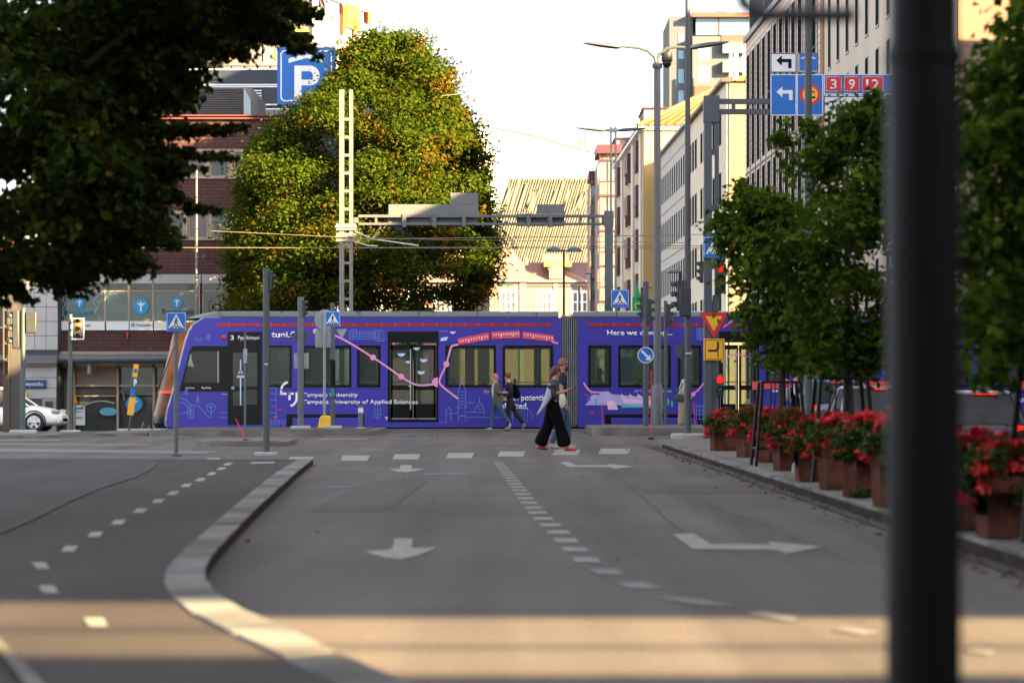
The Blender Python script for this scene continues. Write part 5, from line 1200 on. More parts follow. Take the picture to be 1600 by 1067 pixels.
# logo of two half arches
def f(b):
    curve2 = lambda c, r, a0, a1: b.line([(tx(c[0]) + r / s * math.cos(R_(a0 + (a1 - a0) * k / 8)), tz(c[1]) + r / s * math.sin(R_(a0 + (a1 - a0) * k / 8))) for k in range(9)], .065, -.028, -.024)
    b.line([(tx(439.5), tz(617)), (tx(439.5), tz(608))], .065, -.028, -.024); curve2((453, 610), 13.5, 180, 105)
    b.line([(tx(439), tz(615)), (tx(448), tz(615))], .065, -.028, -.024); b.line([(tx(451), tz(615)), (tx(459), tz(615))], .065, -.028, -.024); b.line([(tx(452.5), tz(625)), (tx(452.5), tz(614))], .065, -.028, -.024)
    b.line([(tx(463.5), tz(622)), (tx(463.5), tz(613))], .065, -.028, -.024); curve2((451, 622), 12.5, 0, -75)
foil('logo_mark', TWH, f)
for s_, px, py, h, w_ in (('tuni.fi', 424, 527, 9, 37), ('Tampere University', 473, 620, 6.6, 86), ('Tampere University of Applied Sciences', 473, 631, 6.6, 180), ('Here we develop...', 948.5, 523.5, 7.8, 102), ('Human potential', 776, 625.5, 9.2, 80), ('unlimited.', 776, 638.5, 9.2, 49), ('ur', 1592, 628, 9, 14)):
    text('side_lettering', s_, tx(px), tz(py), h / s, TWH, tram, width=w_ / s, bold=.028 if h < 7 else .045, y=-.03)
text('side_lettering', 'CITY CENTRE CAMPUS', tx(991), tz(613), 3.6 / s, PBL, tram, width=58 / s, bold=.03, y=-.03)
text('side_lettering', 'Ratikka', tx(347), tz(616.5), 1.6 / s, TWH, tram, width=9 / s, y=-.02)
# ------------------------------------------------------------------ poles, signs, signals
def at(px, d): return (X(px, d), d, gz(X(px, d), d))
def pole_mb(h, r, z0=0.0, taper=1.0, n=14): return MB().cyl((0, 0, z0), (0, 0, h), r, r * taper, n)
def footing(par, r=.28, h=.09): return MB().lathe([(r, -.05), (r, h * .7), (r * .92, h), (.02, h)], n=16).build('footing', CONC, par)
def cross_sign(par, x, z, w, y=-.06):
    o = MB().box(x - w / 2, y, z - w / 2, x + w / 2, y + .02, z + w / 2).build('sign_plate', SBLUE, par, bevel=.008)
    b = MB(); b.box(x - w / 2 + .01, y - .003, z - w * .47, x + w * .47, y - .001, z - w * .455); b.line([(x - w * .46, z - w * .46), (x + w * .46, z - w * .46), (x + w * .46, z + w * .46), (x - w * .46, z + w * .46)], w * .02, y - .003, y - .001, True)
    b.build('sign_border', SWHITE, o, smooth=False)
    MB().prism([(x - w * .40, z - w * .30), (x + w * .40, z - w * .30), (x, z + w * .40)], y - .004, y - .001).build('white_triangle', SWHITE, o, smooth=False)
    b = MB(); q = lambda a, c: (x + a * w, z + c * w)
    b.disc(*q(.005, .21), w * .04, y - .008, y - .005, 10); b.line([q(0, .17), q(-.01, .0)], w * .075, y - .008, y - .005)
    b.line([q(-.01, 0), q(-.07, -.12), q(-.10, -.24)], w * .045, y - .008, y - .005); b.line([q(-.01, 0), q(.06, -.12), q(.10, -.24)], w * .045, y - .008, y - .005)
    b.line([q(0, .15), q(-.08, .04), q(-.12, -.01)], w * .03, y - .008, y - .005); b.line([q(0, .15), q(.07, .06), q(.12, .02)], w * .03, y - .008, y - .005)
    for a in (-.27, -.17, .0, .17, .27): b.prism([q(a - .035, -.29), q(a + .035, -.29), q(a * .8 + .025, -.2), q(a * .8 - .025, -.2)], y - .0075, y - .0055)
    b.build('walking_figure', BLACK, o, smooth=False); return o
HOUS = mat('signal_housing', (.035, .038, .04), .5)
LOFF = {'r': mat('lens_red_off', (.10, .012, .01), .25), 'y': mat('lens_amber_off', (.16, .08, .01), .25), 'g': mat('lens_green_off', (.02, .07, .045), .25)}
LON = {'r': glow('lens_red_lit', (1.0, .012, .006), .16), 'y': glow('lens_amber_lit', (1.0, .14, .015), .15)}
def signal(par, x, z, h, w=None, side=0, lit='', n=3, y=-.12, back=False):
    """signal head centred x,z; side: 0 lenses to the camera, +-1 lenses sideways, back: lenses away"""
    w = w or h / 3.0; dp = w * .55; b = MB()
    if side == 0:
        b.box(x - w / 2, y - dp / 2, z - h / 2, x + w / 2, y + dp / 2, z + h / 2)
    else: b.box(x - dp / 2, y - w / 2, z - h / 2, x + dp / 2, y + w / 2, z + h / 2)
    o = b.build('signal_head', HOUS, par, bevel=w * .09); v = MB()
    for k in range(n):
        zc = z + h / 2 - h * (k + .5) / n; r = h / n * .36; c = 'ryg'[k] if n == 3 else 'rg'[k]; m = LON[c] if c in lit else LOFF[c]
        if side == 0:
            sgn = 1 if back else -1; yy_ = y + sgn * dp / 2
            L_ = MB(); L_.lathe([(.001, sgn * .03), (r * .6, sgn * .02), (r, .0)], (x, yy_ + sgn * .004, zc), 14, 'y'); L_.build('lens', m, o)
            rs = []
            for e, q in ((0, 0), (w * .45, 0)): rs.append([(x + r * 1.15 * math.cos(R_(a)), yy_ + sgn * (.001 + (w * .45 if e else 0)), zc + r * 1.15 * math.sin(R_(a))) for a in range(-10, 191, 20)])
            v.rings(rs, closed=False, caps=False)
        else:
            xx_ = x + side * dp / 2; L_ = MB(); L_.lathe([(.001, side * .03), (r * .6, side * .02), (r, 0)], (xx_ + side * .004, y, zc), 12, 'x'); L_.build('lens', m, o)
            v.rings([[(xx_ + side * e, y + r * 1.15 * math.cos(R_(a)), zc + r * 1.15 * math.sin(R_(a))) for a in range(-10, 191, 20)] for e in (.001, w * .5)], closed=False, caps=False)
    vo = v.build('visor', HOUS, o); sd = vo.modifiers.new('thickness', 'SOLIDIFY'); sd.thickness = .012
    return o

# --- big out-of-focus dark pole close to the camera
d = 5.4; px_, s = 1443, F / 5.4
t = thing('lamp_pole', 'thick dark steel pole very close to the viewer, filling the picture height on the right', 'pole', (X(px_, d), d, 0))
b = MB(); r = 58 / s; z1 = Z(92, d); z2 = Z(62, d)
b.lathe([(r, -.02), (r, z1), (r * .96, z1 + .02), (r * .93, z2), (r * .90, 3.4), (r * .88, 6.0)], n=40); b.build('shaft', POLED, t)
MB().lathe([(r * 1.05, z1 - .01), (r * 1.06, z1 + .005), (r * .98, z1 + .03)], n=40).build('collar', POLED, t)
MB().lathe([(r * 1.9, -.02), (r * 1.9, .02), (r * 1.2, .05)], n=32).build('base_plate', POLED, t)
b = MB(); w_ = 11.5 / s; gy = -.0
xl, xr = X(1153, d) - X(px_, d), X(1336, d) - X(px_, d); zb = Z(24, d)
b.tube([(0, 0, 2.62), (-.12, 0, 2.66), (xl + .05, 0, 2.6), (xl + .008, 0, 2.5), (xl, 0, zb + .08), (xl + .012, 0, zb + .022), (xl + .05, 0, zb), (xr, 0, zb)], [w_ * 1.1] * 8, 14)
b.build('bent_bracket', mat('bracket_grey', (.055, .057, .06), .5), t)

# --- street lamps with arms
def lamp_head(par, p0, p1, w=.14, th=.05):
    (x0_, z0_), (x1_, z1_) = p0, p1; b = MB(); rs = []
    for f_, ww, tt in ((0, .35, .7), (.12, .8, 1.0), (.5, 1.0, .9), (.85, .8, .5), (1, .3, .2)):
        x = x0_ + (x1_ - x0_) * f_; z = z0_ + (z1_ - z0_) * f_; W2 = w * ww; T = th * tt
        rs.append([(x, -W2, z - T * .4), (x, -W2 * .6, z + T * .6), (x, W2 * .6, z + T * .6), (x, W2, z - T * .4), (x, W2 * .5, z - T * .7), (x, -W2 * .5, z - T * .7)])
    return b.rings(rs).build('lamp_head', POLE, par)
d = 72.0; s = F / d; P0 = at(1027, d); lx = lambda px: (px - 1027) / s; lz = lambda py: Z(py, d) - P0[2]
t = thing('street_lamp', 'tall grey street lamp with two curved arms and a hanging security camera', 'street lamp', P0)
b = pole_mb(lz(104), 6.3 / s, z0=.1, taper=.86); b.lathe([(8.5 / s, .1), (8.5 / s, lz(605)), (6.4 / s, lz(600))], n=16); b.build('shaft', mat('lamp_grey', (.12, .125, .13), .5, .1), t)
MB().lathe([(8 / s, lz(107)), (8 / s, lz(100)), (3 / s, lz(98))], n=14).build('top_collar', POLE, t)
b = MB(); b.tube([(lx(1026), 0, lz(102)), (lx(1023), 0, lz(90)), (lx(1012), 0, lz(80)), (lx(998), 0, lz(75.5)), (lx(965), 0, lz(72.5))], [.055, .05, .045, .04, .035], 8); b.tube([(lx(1026), 0, lz(100)), (lx(1030), 0, lz(86)), (lx(1042), 0, lz(76)), (lx(1055), 0, lz(74)), (lx(1085), 0, lz(75))], [.055, .05, .045, .04, .035], 8); b.build('arm', POLE, t)
lamp_head(t, (lx(970), lz(73.5)), (lx(910), lz(67.5)), .2, .1); lamp_head(t, (lx(1078), lz(74.5)), (lx(1139), lz(66)), .2, .1)
b = MB(); b.lathe([(.05, lz(80)), (.15, lz(84)), (.16, lz(95)), (.13, lz(98))], (lx(1042), 0, 0), 12); b.build('security_camera', mat('camera_dark', (.03, .032, .035), .3), t)
MB().ball((lx(1042), 0, lz(99)), (.13, .13, .14)).build('camera_dome', mat('dome_black', (.01, .01, .012), .1), t)
footing(t, .3)
# thin tall dark pole just right of it
d = 63.0; s = F / d; P0 = at(1074.5, d)
t = thing('tall_pole', 'thin tall dark grey pole on a concrete footing right of the curved-arm street lamp', 'pole', P0)
pole_mb(12.5, 5.3 / s, taper=.7).build('shaft', POLE, t); footing(t, .42, .13); MB().box(-4 / s, -.1, Z(553, d) - P0[2], 5 / s, -.08, Z(551, d) - P0[2]).build('sticker', SWHITE, t)
MB().disc(-7 / s, Z(548, d) - P0[2], 12.5 / s, .08, .1, 20).build('sign_back', POLE, t)
b = MB()
signal(t, -12 / s, Z(462, d) - P0[2], 48 / s, 18 / s, side=-1, y=.0); signal(t, -4.5 / s, Z(472, d) - P0[2], 46 / s, 18 / s, side=0, back=True, y=-.15)
# blue arrow sign post
d = 70.0; s = F / d; P0 = at(1009, d); lz = lambda py: Z(py, d) - P0[2]
t = thing('arrow_sign_post', 'grey post with a round blue sign whose white arrow points down right', 'road sign', P0)
pole_mb(lz(440), 4.6 / s).build('shaft', POLE, t); footing(t, .25)
o = MB().disc(-.5 / s, lz(555), 13 / s, -.14, -.11, 28).build('sign_plate', SBLUE, t)
b = MB(); n = 28; r0, r1 = 12.6 / s, 11.4 / s
for k in range(n):
    a, c = 2 * math.pi * k / n, 2 * math.pi * (k + 1) / n; b.prism([(-.5 / s + r0 * math.cos(a), lz(555) + r0 * math.sin(a)), (-.5 / s + r0 * math.cos(c), lz(555) + r0 * math.sin(c)), (-.5 / s + r1 * math.cos(c), lz(555) + r1 * math.sin(c)), (-.5 / s + r1 * math.cos(a), lz(555) + r1 * math.sin(a))], -.145, -.1401)
b.line([(-7 / s, lz(548)), (4 / s, lz(559))], 3.2 / s, -.146, -.141); b.prism([(7.5 / s, lz(563)), (6.5 / s, lz(554)), (-1.5 / s, lz(562))], -.1465, -.1405); b.build('white_arrow', SWHITE, o, smooth=False)
signal(t, 5 / s, lz(486), 38 / s, 12 / s, side=1, y=.0); signal(t, -4.5 / s, lz(480), 36 / s, 11 / s, side=-1, y=.05)
d = 74.0; P0 = at(1046, d)
t = thing('pedestrian_signal', 'dark sideways signal head on a short post just right of the curved-arm street lamp', 'traffic light', at(1040, 73.5))
pole_mb(Z(470, 73.5) - gz(0, 73), .05).build('shaft', POLE, t); signal(t, 4 / (F / 73.5), Z(492, 73.5) - P0[2], 34 / (F / 73.5), 12 / (F / 73.5), side=1, y=0)

# gantry post with direction signs on the right
d = 59.0; s = F / d; P0 = at(1111, d); lx = lambda px: (px - 1111) / s; lz = lambda py: Z(py, d) - P0[2]
t = thing('direction_sign_gantry', 'dark twin-leg gantry post carrying blue and white direction signs on a double arm', 'sign gantry', P0)
b = MB(); b.box(lx(1100), -.1, -.05, lx(1112), .12, lz(150)); b.box(lx(1117), -.08, lz(690), lx(1123), .1, lz(150))
for py in (195, 242, 330, 372, 420): b.box(lx(1112), -.07, lz(py), lx(1117), .09, lz(py - 8))
b.box(lx(1099), -.11, lz(192), lx(1124), .13, lz(150)); b.box(lx(1112), -.07, lz(690), lx(1117), .09, lz(470)); b.build('post', mat('gantry_grey', (.075, .085, .10), .5, .1, scale=1), t, smooth=False, bevel=.01)
b = MB(); b.box(lx(1123), -.06, lz(163), lx(1420), .06, lz(155)); b.box(lx(1123), -.06, lz(179), lx(1420), .06, lz(171)); b.box(lx(1143), -.05, lz(171), lx(1149), .05, lz(163)); b.build('arm', mat('gantry_grey', (.1,) * 3), t, smooth=False)
def panel(x0_, y0_, x1_, y1_, m, nm, yy_=-.10):
    o = MB().box(lx(x0_), yy_, lz(y1_), lx(x1_), yy_ + .03, lz(y0_)).build(nm, m, t, bevel=.01)
    return o
def border(o, x0_, y0_, x1_, y1_, m, w=1.3):
    b = MB(); b.line([(lx(x0_), lz(y0_)), (lx(x1_), lz(y0_)), (lx(x1_), lz(y1_)), (lx(x0_), lz(y1_))], w / s, -.104, -.1005, True); b.build('sign_border', m, o, smooth=False)
def larrow(o, cx_, cy_, k, m):
    b = MB(); P = lambda a, c: (lx(cx_ + a * k), lz(cy_ - c * k))
    b.prism([P(-12, 2), P(-3, 10), P(-3, 4.6), P(12, 4.6), P(12, -10), P(6.8, -10), P(6.8, -.6), P(-3, -.6), P(-3, -6)], -.106, -.101); b.build('left_arrow', m, o, smooth=False)
o = panel(1203, 84, 1244, 115, SWHITE, 'white_sign'); border(o, 1204, 85, 1243, 114, BLACK); larrow(o, 1224, 98, 1.0, BLACK)
o = panel(1245, 84, 1278, 115, SWHITE, 'parking_sign'); border(o, 1246, 85, 1277, 114, BLACK)
b = MB(); b.box(lx(1248), -.104, lz(112), lx(1276), -.101, lz(86)); b.build('blue_field', SBLUE, o, smooth=False)
b = MB(); b.line([(lx(1251), lz(93)), (lx(1262), lz(89)), (lx(1273), lz(93))], 2 / s, -.108, -.1045); b.line([(lx(1259), lz(109)), (lx(1259), lz(96)), (lx(1266), lz(96)), (lx(1266), lz(103)), (lx(1259), lz(103))], 2.6 / s, -.108, -.1045); b.build('parking_symbol', SWHITE, o, smooth=False)
o = panel(1203, 117, 1243.5, 182, SBLUE, 'blue_sign'); border(o, 1204, 118, 1243, 181, SWHITE); larrow(o, 1225, 147, 1.05, SWHITE)
o = panel(1244.5, 117, 1285, 182, SBLUE, 'blue_sign'); border(o, 1245, 118, 1284.5, 181, SWHITE)
b = MB(); b.disc(lx(1265), lz(149), 16 / s, -.104, -.1005, 28); b.build('red_ring', SRED, o, smooth=False)
b = MB(); b.disc(lx(1265), lz(149), 12 / s, -.108, -.1045, 28); b.build('yellow_disc', SYEL, o, smooth=False)
b = MB(); b.box(lx(1257), -.112, lz(146), lx(1264), -.1085, lz(143.5)); b.box(lx(1266), -.112, lz(146), lx(1272), -.1085, lz(144)); b.box(lx(1257), -.112, lz(155), lx(1273), -.1085, lz(152)); b.build('sign_symbol', BLACK, o, smooth=False)
o = panel(1286, 117, 1420, 149, SBLUE, 'route_sign'); border(o, 1287, 118, 1419, 148, SWHITE)
for a, c, s_ in ((1289.5, 1314, '3'), (1318, 1342, '9'), (1346, 1379, '12')):
    q = MB().box(lx(a), -.105, lz(144), lx(c), -.101, lz(121)).build('route_shield', SRED, o, smooth=False)
    b = MB()
    for k in range(int((c - a) / 3.6)): 
        for yy_ in (121.2, 143.8): b.box(lx(a + 1 + k * 3.6), -.107, lz(yy_ + .6), lx(a + 2.8 + k * 3.6), -.1052, lz(yy_ - .6))
    for k in range(6): 
        for xx_ in (a + .3, c - .3): b.box(lx(xx_ - .5), -.107, lz(124.5 + k * 3.6), lx(xx_ + .5), -.1052, lz(122.6 + k * 3.6))
    b.build('dashed_edge', SWHITE, q, smooth=False)
    text('route_number', s_, lx((a + c) / 2), lz(140.5), 15.5 / s, SWHITE, q, bold=.03, y=-.109, align='CENTER', width=(10 if len(s_) == 1 else 20) / s)
o = panel(1286, 151, 1420, 181, SWHITE, 'place_sign'); border(o, 1287, 152, 1419, 180, BLACK)
text('place_name', 'TAMMELA', lx(1295), lz(174), 16 / s, BLACK, o, bold=.01, y=-.104, width=86 / s)
w_ = 34 / s; cross_sign(t, lx(1115), lz(387.5), w_, y=-.18)
MB().box(lx(1110), -.16, lz(392), lx(1120), -.1, lz(384)).build('bracket', POLE, t)
signal(t, lx(1124), lz(436), 46 / s, 17 / s, lit='r', y=-.22); signal(t, lx(1096), lz(425), 34 / s, 10 / s, side=-1, y=0)
b = MB()
Y0_ = -.16
o = MB().prism([(lx(1094), lz(488)), (lx(1135), lz(488)), (lx(1136.5), lz(490)), (lx(1115.5), lz(527.5)), (lx(1113.5), lz(527.5)), (lx(1092.5), lz(490))], Y0_, Y0_ + .02).build('yield_sign', SRED, t)
MB().prism([(lx(1101.5), lz(494.5)), (lx(1127.5), lz(494.5)), (lx(1114.5), lz(517.5))], Y0_ - .005, Y0_ - .001).build('yellow_triangle', SYEL, o, smooth=False)
o = MB().box(lx(1098.5), Y0_, lz(563.5), lx(1131.5), Y0_ + .02, lz(529.5)).build('priority_plate', SYEL, t, bevel=.03)
b = MB(); b.line([(lx(1101), lz(561.5)), (lx(1129), lz(561.5)), (lx(1129), lz(531.5)), (lx(1101), lz(531.5))], .012, Y0_ - .004, Y0_ - .001, True); b.line([(lx(1106), lz(548)), (lx(1118), lz(548)), (lx(1121), lz(545)), (lx(1121), lz(534))], 3 / s, Y0_ - .006, Y0_ - .001); b.line([(lx(1121), lz(548)), (lx(1121), lz(559))], 1.4 / s, Y0_ - .006, Y0_ - .001); b.build('priority_symbol', BLACK, o, smooth=False)
signal(t, lx(1124), lz(601), 33 / s, 11 / s, lit='r', n=2, y=-.2)
MB().box(lx(1103), -.12, lz(563), lx(1123), 0, lz(560)).build('bracket', POLE, t)

# tall dark pole behind the farther tree with a big dark panel seen from the back
d = 47.0; s = F / d; P0 = at(1263, d); lz = lambda py: Z(py, d) - P0[2]
t = thing('banner_pole', 'tall dark pole crossing the direction signs, with a dark panel at tree height', 'pole', (P0[0], P0[1], .12))
pole_mb(8.6, 6.3 / s, taper=.85).build('shaft', POLE, t)
MB().box(-45 / s, -.05, lz(560) - .12, -9 / s, .1, lz(478) - .12).build('dark_panel', mat('panel_dark', (.05, .055, .065), .6), t, bevel=.03)
b = MB(); b.box(-12 / s, -.02, lz(500) - .12, 0, .02, lz(497) - .12); b.box(-12 / s, -.02, lz(545) - .12, 0, .02, lz(542) - .12); b.build('bracket', POLE, t)

# --- left-hand poles
d = 47.5; s = F / d; P0 = at(416, d); lz = lambda py: Z(py, d) - P0[2]
t = thing('signal_post', 'dark grey signal post on a pale footing in front of the tram doors', 'traffic light', P0)
pole_mb(lz(419), 5.2 / s).build('shaft', POLE, t); footing(t, .22, .06)
b = MB(); b.box(-2 / s, -.075, lz(570), 3.5 / s, -.06, lz(568)); b.build('sticker', SWHITE, t)
signal(t, 7 / s, lz(441), 26 / s, 9 / s, side=1, y=.0)
d = 43.5; s = F / d; P0 = (X(275, d), d, .09); lz = lambda py: Z(py, d) - .09
t = thing('crossing_sign_post', 'slim post with a slightly tilted pedestrian crossing sign in front of the tram nose', 'road sign', P0)
pole_mb(lz(518), 3.6 / s).build('shaft', mat('post_grey', (.10, .11, .12), .5), t); o = cross_sign(t, 1 / s, lz(503.5), 31 / s); o.rotation_euler = (0, R_(0), 0)
MB().lathe([(.09, -.02), (.09, .02), (.04, .04)], n=12).build('base_plate', POLE, t)
d = 70.0; s = F / d; P0 = at(470, d); P0 = (P0[0], P0[1], .2); lz = lambda py: Z(py, d) - P0[2]
t = thing('sign_pole', 'grey pole with a triangular and a square sign back in front of the tram', 'road sign', P0)
pole_mb(lz(464), 5.0 / s).build('shaft', mat('post_grey', (.1,) * 3), t); footing(t, .28, .1)
MB().prism([(-16 / s, lz(520)), (16 / s, lz(520)), (1 / s, lz(542)), (-1 / s, lz(542))], .09, .11).build('triangle_sign_back', mat('dark_sign_back', (.06, .065, .075), .5), t)
MB().box(-11 / s, .09, lz(576), 12 / s, .11, lz(551.5)).build('square_sign_back', SIGNBACK, t, bevel=.02)
signal(t, 4 / s, lz(482), 26 / s, 9 / s, side=1, y=0)
d = 71.0; s = F / d; P0 = (X(507, d), d, .21); lz = lambda py: Z(py, d) - P0[2]
t = thing('round_sign_post', 'thin pale post with round and square sign backs, rising by the yellow box', 'road sign', P0)
pole_mb(lz(490), 2.2 / s).build('shaft', SIGNBACK, t)
MB().disc(.5 / s, lz(500), 16.5 / s, .05, .07, 28).build('round_sign_back', SIGNBACK, t); MB().box(-15 / s, .05, lz(543), 10 / s, .07, lz(516)).build('square_sign_back', SIGNBACK, t, bevel=.02)
b = MB(); b.rings([[(-10 / s, -.2, 0), (12 / s, -.2, 0), (12 / s, .2, 0), (-10 / s, .2, 0)], [(-7 / s, -.15, lz(652)), (10 / s, -.15, lz(652)), (10 / s, .15, lz(652)), (-7 / s, .15, lz(652))], [(-4 / s, -.1, lz(649)), (8 / s, -.1, lz(649)), (8 / s, .1, lz(649)), (-4 / s, .1, lz(649))]])
t2 = thing('yellow_marker_box', 'small bright yellow plastic box standing at the foot of a thin pale post', 'marker', P0)
b.build('housing', mat('yellow_plastic', (.78, .42, .01), .4), t2, bevel=.02); MB().box(-11 / s, -.22, -.02, 13 / s, .22, .03).build('base_plate', mat('yellow_dark', (.5, .28, .01), .5), t2)
d = 70.2; s = F / d; P0 = (X(520, d), d, .2); lz = lambda py: Z(py, d) - P0[2]
t = thing('crossing_sign_post', 'dark post with a small pedestrian crossing sign in front of the red tram strip', 'road sign', P0)
pole_mb(lz(473), 3.6 / s).build('shaft', POLE, t); footing(t, .26, .1); cross_sign(t, 0, lz(498.5), 24 / s)
MB().box(-3 / s, -.09, lz(621), 3 / s, -.06, lz(606)).build('call_button', mat('button_teal', (.02, .16, .22), .4), t); MB().cyl((0, 0, lz(622)), (0, 0, lz(562)), 4.2 / s).build('lower_sleeve', POLED, t)
MB().prism([(4 / s, lz(514)), (22 / s, lz(514)), (14 / s, lz(529)), (4 / s, lz(529))][:3], .06, .08).build('sign_back', SIGNBACK, t)
d = 71.0; s = F / d; P0 = (X(563.5, d), d, .2)
t = thing('bollard', 'short grey bollard with a white top band beside the tram double door', 'bollard', P0)
MB().lathe([(.07, 0), (.07, .58), (.06, .62), (.01, .63)], n=16).build('post', mat('post_grey', (.1,) * 3), t); MB().lathe([(.074, .45), (.074, .58)], n=16).build('white_band', SWHITE, t); MB().lathe([(.15, -.02), (.15, .03), (.08, .05)], n=16).build('base_plate', CONC, t)
d = 57.5; s = F / d; P0 = (X(383, d), d, gz(0, d) + .1); lz = lambda py: Z(py, d) - P0[2]
t = thing('thin_pole', 'thin grey pole with a small box in front of the driver door', 'pole', P0)
pole_mb(lz(519), 1.9 / s, taper=.7).build('shaft', mat('post_grey', (.1,) * 3), t); MB().box(-2.5 / s, -.06, lz(568), 3.5 / s, .02, lz(545)).build('control_box', SIGNBACK, t, bevel=.01)
def stick(label, px, d, p0, p1, z0):
    s = F / d; t = thing('marker_stick', label, 'marker', (X(px, d), d, z0))
    b = MB(); b.cyl(((p0[0] - px) / s, 0, Z(p0[1], d) - z0), ((p1[0] - px) / s, 0, Z(p1[1], d) - z0), .013, .011, 8); b.build('stick', mat('fluor_red', (.70, .03, .04), .5, var=.03), t); MB().lathe([(.08, -.01), (.07, .03), (.03, .04)], n=10).build('foot', BLACK, t)
stick('leaning red marker stick at the foot of the thin pole by the driver door', 384, 56.5, (384, 688), (368, 653), gz(0, 56.5) + .1)
stick('red marker stick on the kerb nose in front of the tall curved-arm lamp', 1017.5, 59, (1017.5, 688), (1017.5, 578), .12)
stick('red marker stick under the pink and lavender drawing on the tram', 941, 73.5, (942, 668), (940.5, 630), .2)
stick('red marker stick to the right of the thin tall dark pole', 1085, 71.0, (1086, 668), (1084, 629), .2)

# far-left signal masts
d = 73.0; s = F / d; P0 = at(36, d); P0 = (P0[0], P0[1], .05); lz = lambda py: Z(py, d) - P0[2]
t = thing('signal_post', 'green grey post with two dark signal heads beside the hood of the white car', 'traffic light', P0)
pole_mb(lz(481), 3.8 / s).build('shaft', mat('post_green_grey', (.05, .075, .075), .45), t); footing(t, .4, .1); signal(t, -10 / s, lz(515), 60 / s, 19 / s, side=-1, y=0); signal(t, 13 / s, lz(504), 33 / s, 17 / s, back=True, y=0)
d = 76.0; s = F / d; P0 = (X(22, d), d, gz(0, d)); lz = lambda py: Z(py, d) - P0[2]
t = thing('steel_column', 'broad brown grey steel column with a ladder-like side at the far left edge', 'column', P0)
MB().box(-6 / s, 0, -.1, 10 / s, .3, lz(548)).box(-6 / s, 0.05, lz(548), 2 / s, .25, lz(400)).build('column_body', mat('column_brown_grey', (.055, .05, .045), .6, scale=1.5), t, smooth=False)
b = MB(); b.box(-17 / s, -.05, -.1, -15 / s, .2, lz(300)); b.box(-9 / s, -.05, -.1, -6.5 / s, .2, lz(300))
for k in range(12): b.box(-15 / s, -.03, lz(590 - k * 26), -9 / s, .18, lz(586 - k * 26))
b.box(-15 / s, -.03, -.1, -9 / s, .18, lz(590)); b.build('ladder_frame', mat('column_warm', (.07, .055, .04), .6), t, smooth=False)
d = 74.0; s = F / d; P0 = (X(110, d), d, .05); lz = lambda py: Z(py, d) - P0[2]
t = thing('signal_post', 'slim post with an amber lit signal head in front of the shop window', 'traffic light', P0)
pole_mb(lz(491), 3.2 / s).build('shaft', mat('post_green_grey', (.1,) * 3), t); footing(t, .3, .08)
o = signal(t, 13 / s, lz(514), 34 / s, 14 / s, lit='', y=-.05)
MB().lathe([(.001, -.03), (5 / s * .6, -.02), (5 / s, 0)], (13 / s, -.125, lz(507)), 14, 'y').build('lens', LON['y'], o)
b = MB(); b.line([(4 / s, lz(530)), (22 / s, lz(530)), (22 / s, lz(498)), (4 / s, lz(498))], .03, -.14, -.12, True); b.build('backboard_edge', SWHITE, t, smooth=False)
b = MB(); b.tube([(0, 0, lz(500)), (6 / s, 0, lz(500))], .03, 6); b.tube([(0, 0, lz(527)), (6 / s, 0, lz(527))], .03, 6); b.build('bracket', POLE, t)
# leaning parking signs by the shop
d = 92.0; s = F / d; P0 = (X(204, d), d, gz(-13, d)); lz = lambda py: Z(py, d) - P0[2]
t = thing('parking_sign_post', 'leaning post with stacked yellow and blue parking signs before the shop window', 'road sign', P0)
MB().cyl((-4 / s, .03, 0), (9 / s, .03, lz(568)), .035, n=8).build('shaft', POLE, t)
def lean(px, py, w, h, m, nm='sign_plate'):
    a = R_(-8); c, sn = math.cos(a), math.sin(a); X0, Z0 = (px - 204) / s, lz(py); pts = [(X0 + (u_ * c - v_ * sn) / s, Z0 + (u_ * sn + v_ * c) / s) for u_, v_ in ((-w / 2, -h / 2), (w / 2, -h / 2), (w / 2, h / 2), (-w / 2, h / 2))]
    return MB().prism(pts, -.05, -.02).build(nm, m, t)
lean(212, 579, 8, 20, SYEL); lean(210, 598, 9, 18, mat('teal_sign', (.02, .12, .18), .5)); lean(207.5, 613.5, 8, 11, SBLUE); lean(205.5, 634.5, 10, 28, SYEL)
b = MB(); b.disc((212 - 204) / s, lz(579), 3.2 / s, -.06, -.051, 14); b.build('prohibition_disc', SBLUE, t)
b = MB(); b.line([((210.2 - 204) / s, lz(603)), ((211 - 204) / s, lz(593)), ((213 - 204) / s, lz(594)), ((213 - 204) / s, lz(598)), ((210.7 - 204) / s, lz(598))], .05, -.06, -.051); b.build('letter_p', SWHITE, t)

# catenary mast
d = 82.0; s = F / d; P0 = (X(541, d), d, gz(-5, d)); lx = lambda px: (px - 541) / s; lz = lambda py: Z(py, d) - P0[2]
t = thing('catenary_mast', 'pale twin-channel steel mast with ladder rungs standing in front of the lime tree', 'mast', P0)
GAL = mat('galvanised_steel', (.19, .18, .165), .45, .35, scale=1.5, var=.08)
b = MB()
for x0_, x1_ in ((530.5, 538), (546, 551.5)):
    x0_, x1_ = lx(x0_), lx(x1_); b.box(x0_, -.12, -.1, x1_, -.1, lz(141)); b.box(x0_, -.1, -.1, x0_ + .02, .12, lz(141)); b.box(x1_ - .02, -.1, -.1, x1_, .12, lz(141))
b.build('channel', GAL, t, smooth=False)
b = MB()
for k in range(13):
    py = 157 + 28 * k + 28; b.box(lx(538), -.115, lz(py + 4.5), lx(546), -.095, lz(py))
b.build('rung', GAL, t, smooth=False)
b = MB()
for py in (352, 358, 367, 376): b.box(lx(526), -.17, lz(py + 2.2), lx(556), .15, lz(py - 2.2))
for py in (355, 371): b.cyl((lx(524), -.18, lz(py)), (lx(558), -.18, lz(py)), .03, n=6)
b.build('clamp', mat('clamp_pale', (.24, .23, .20), .5), t, smooth=False)
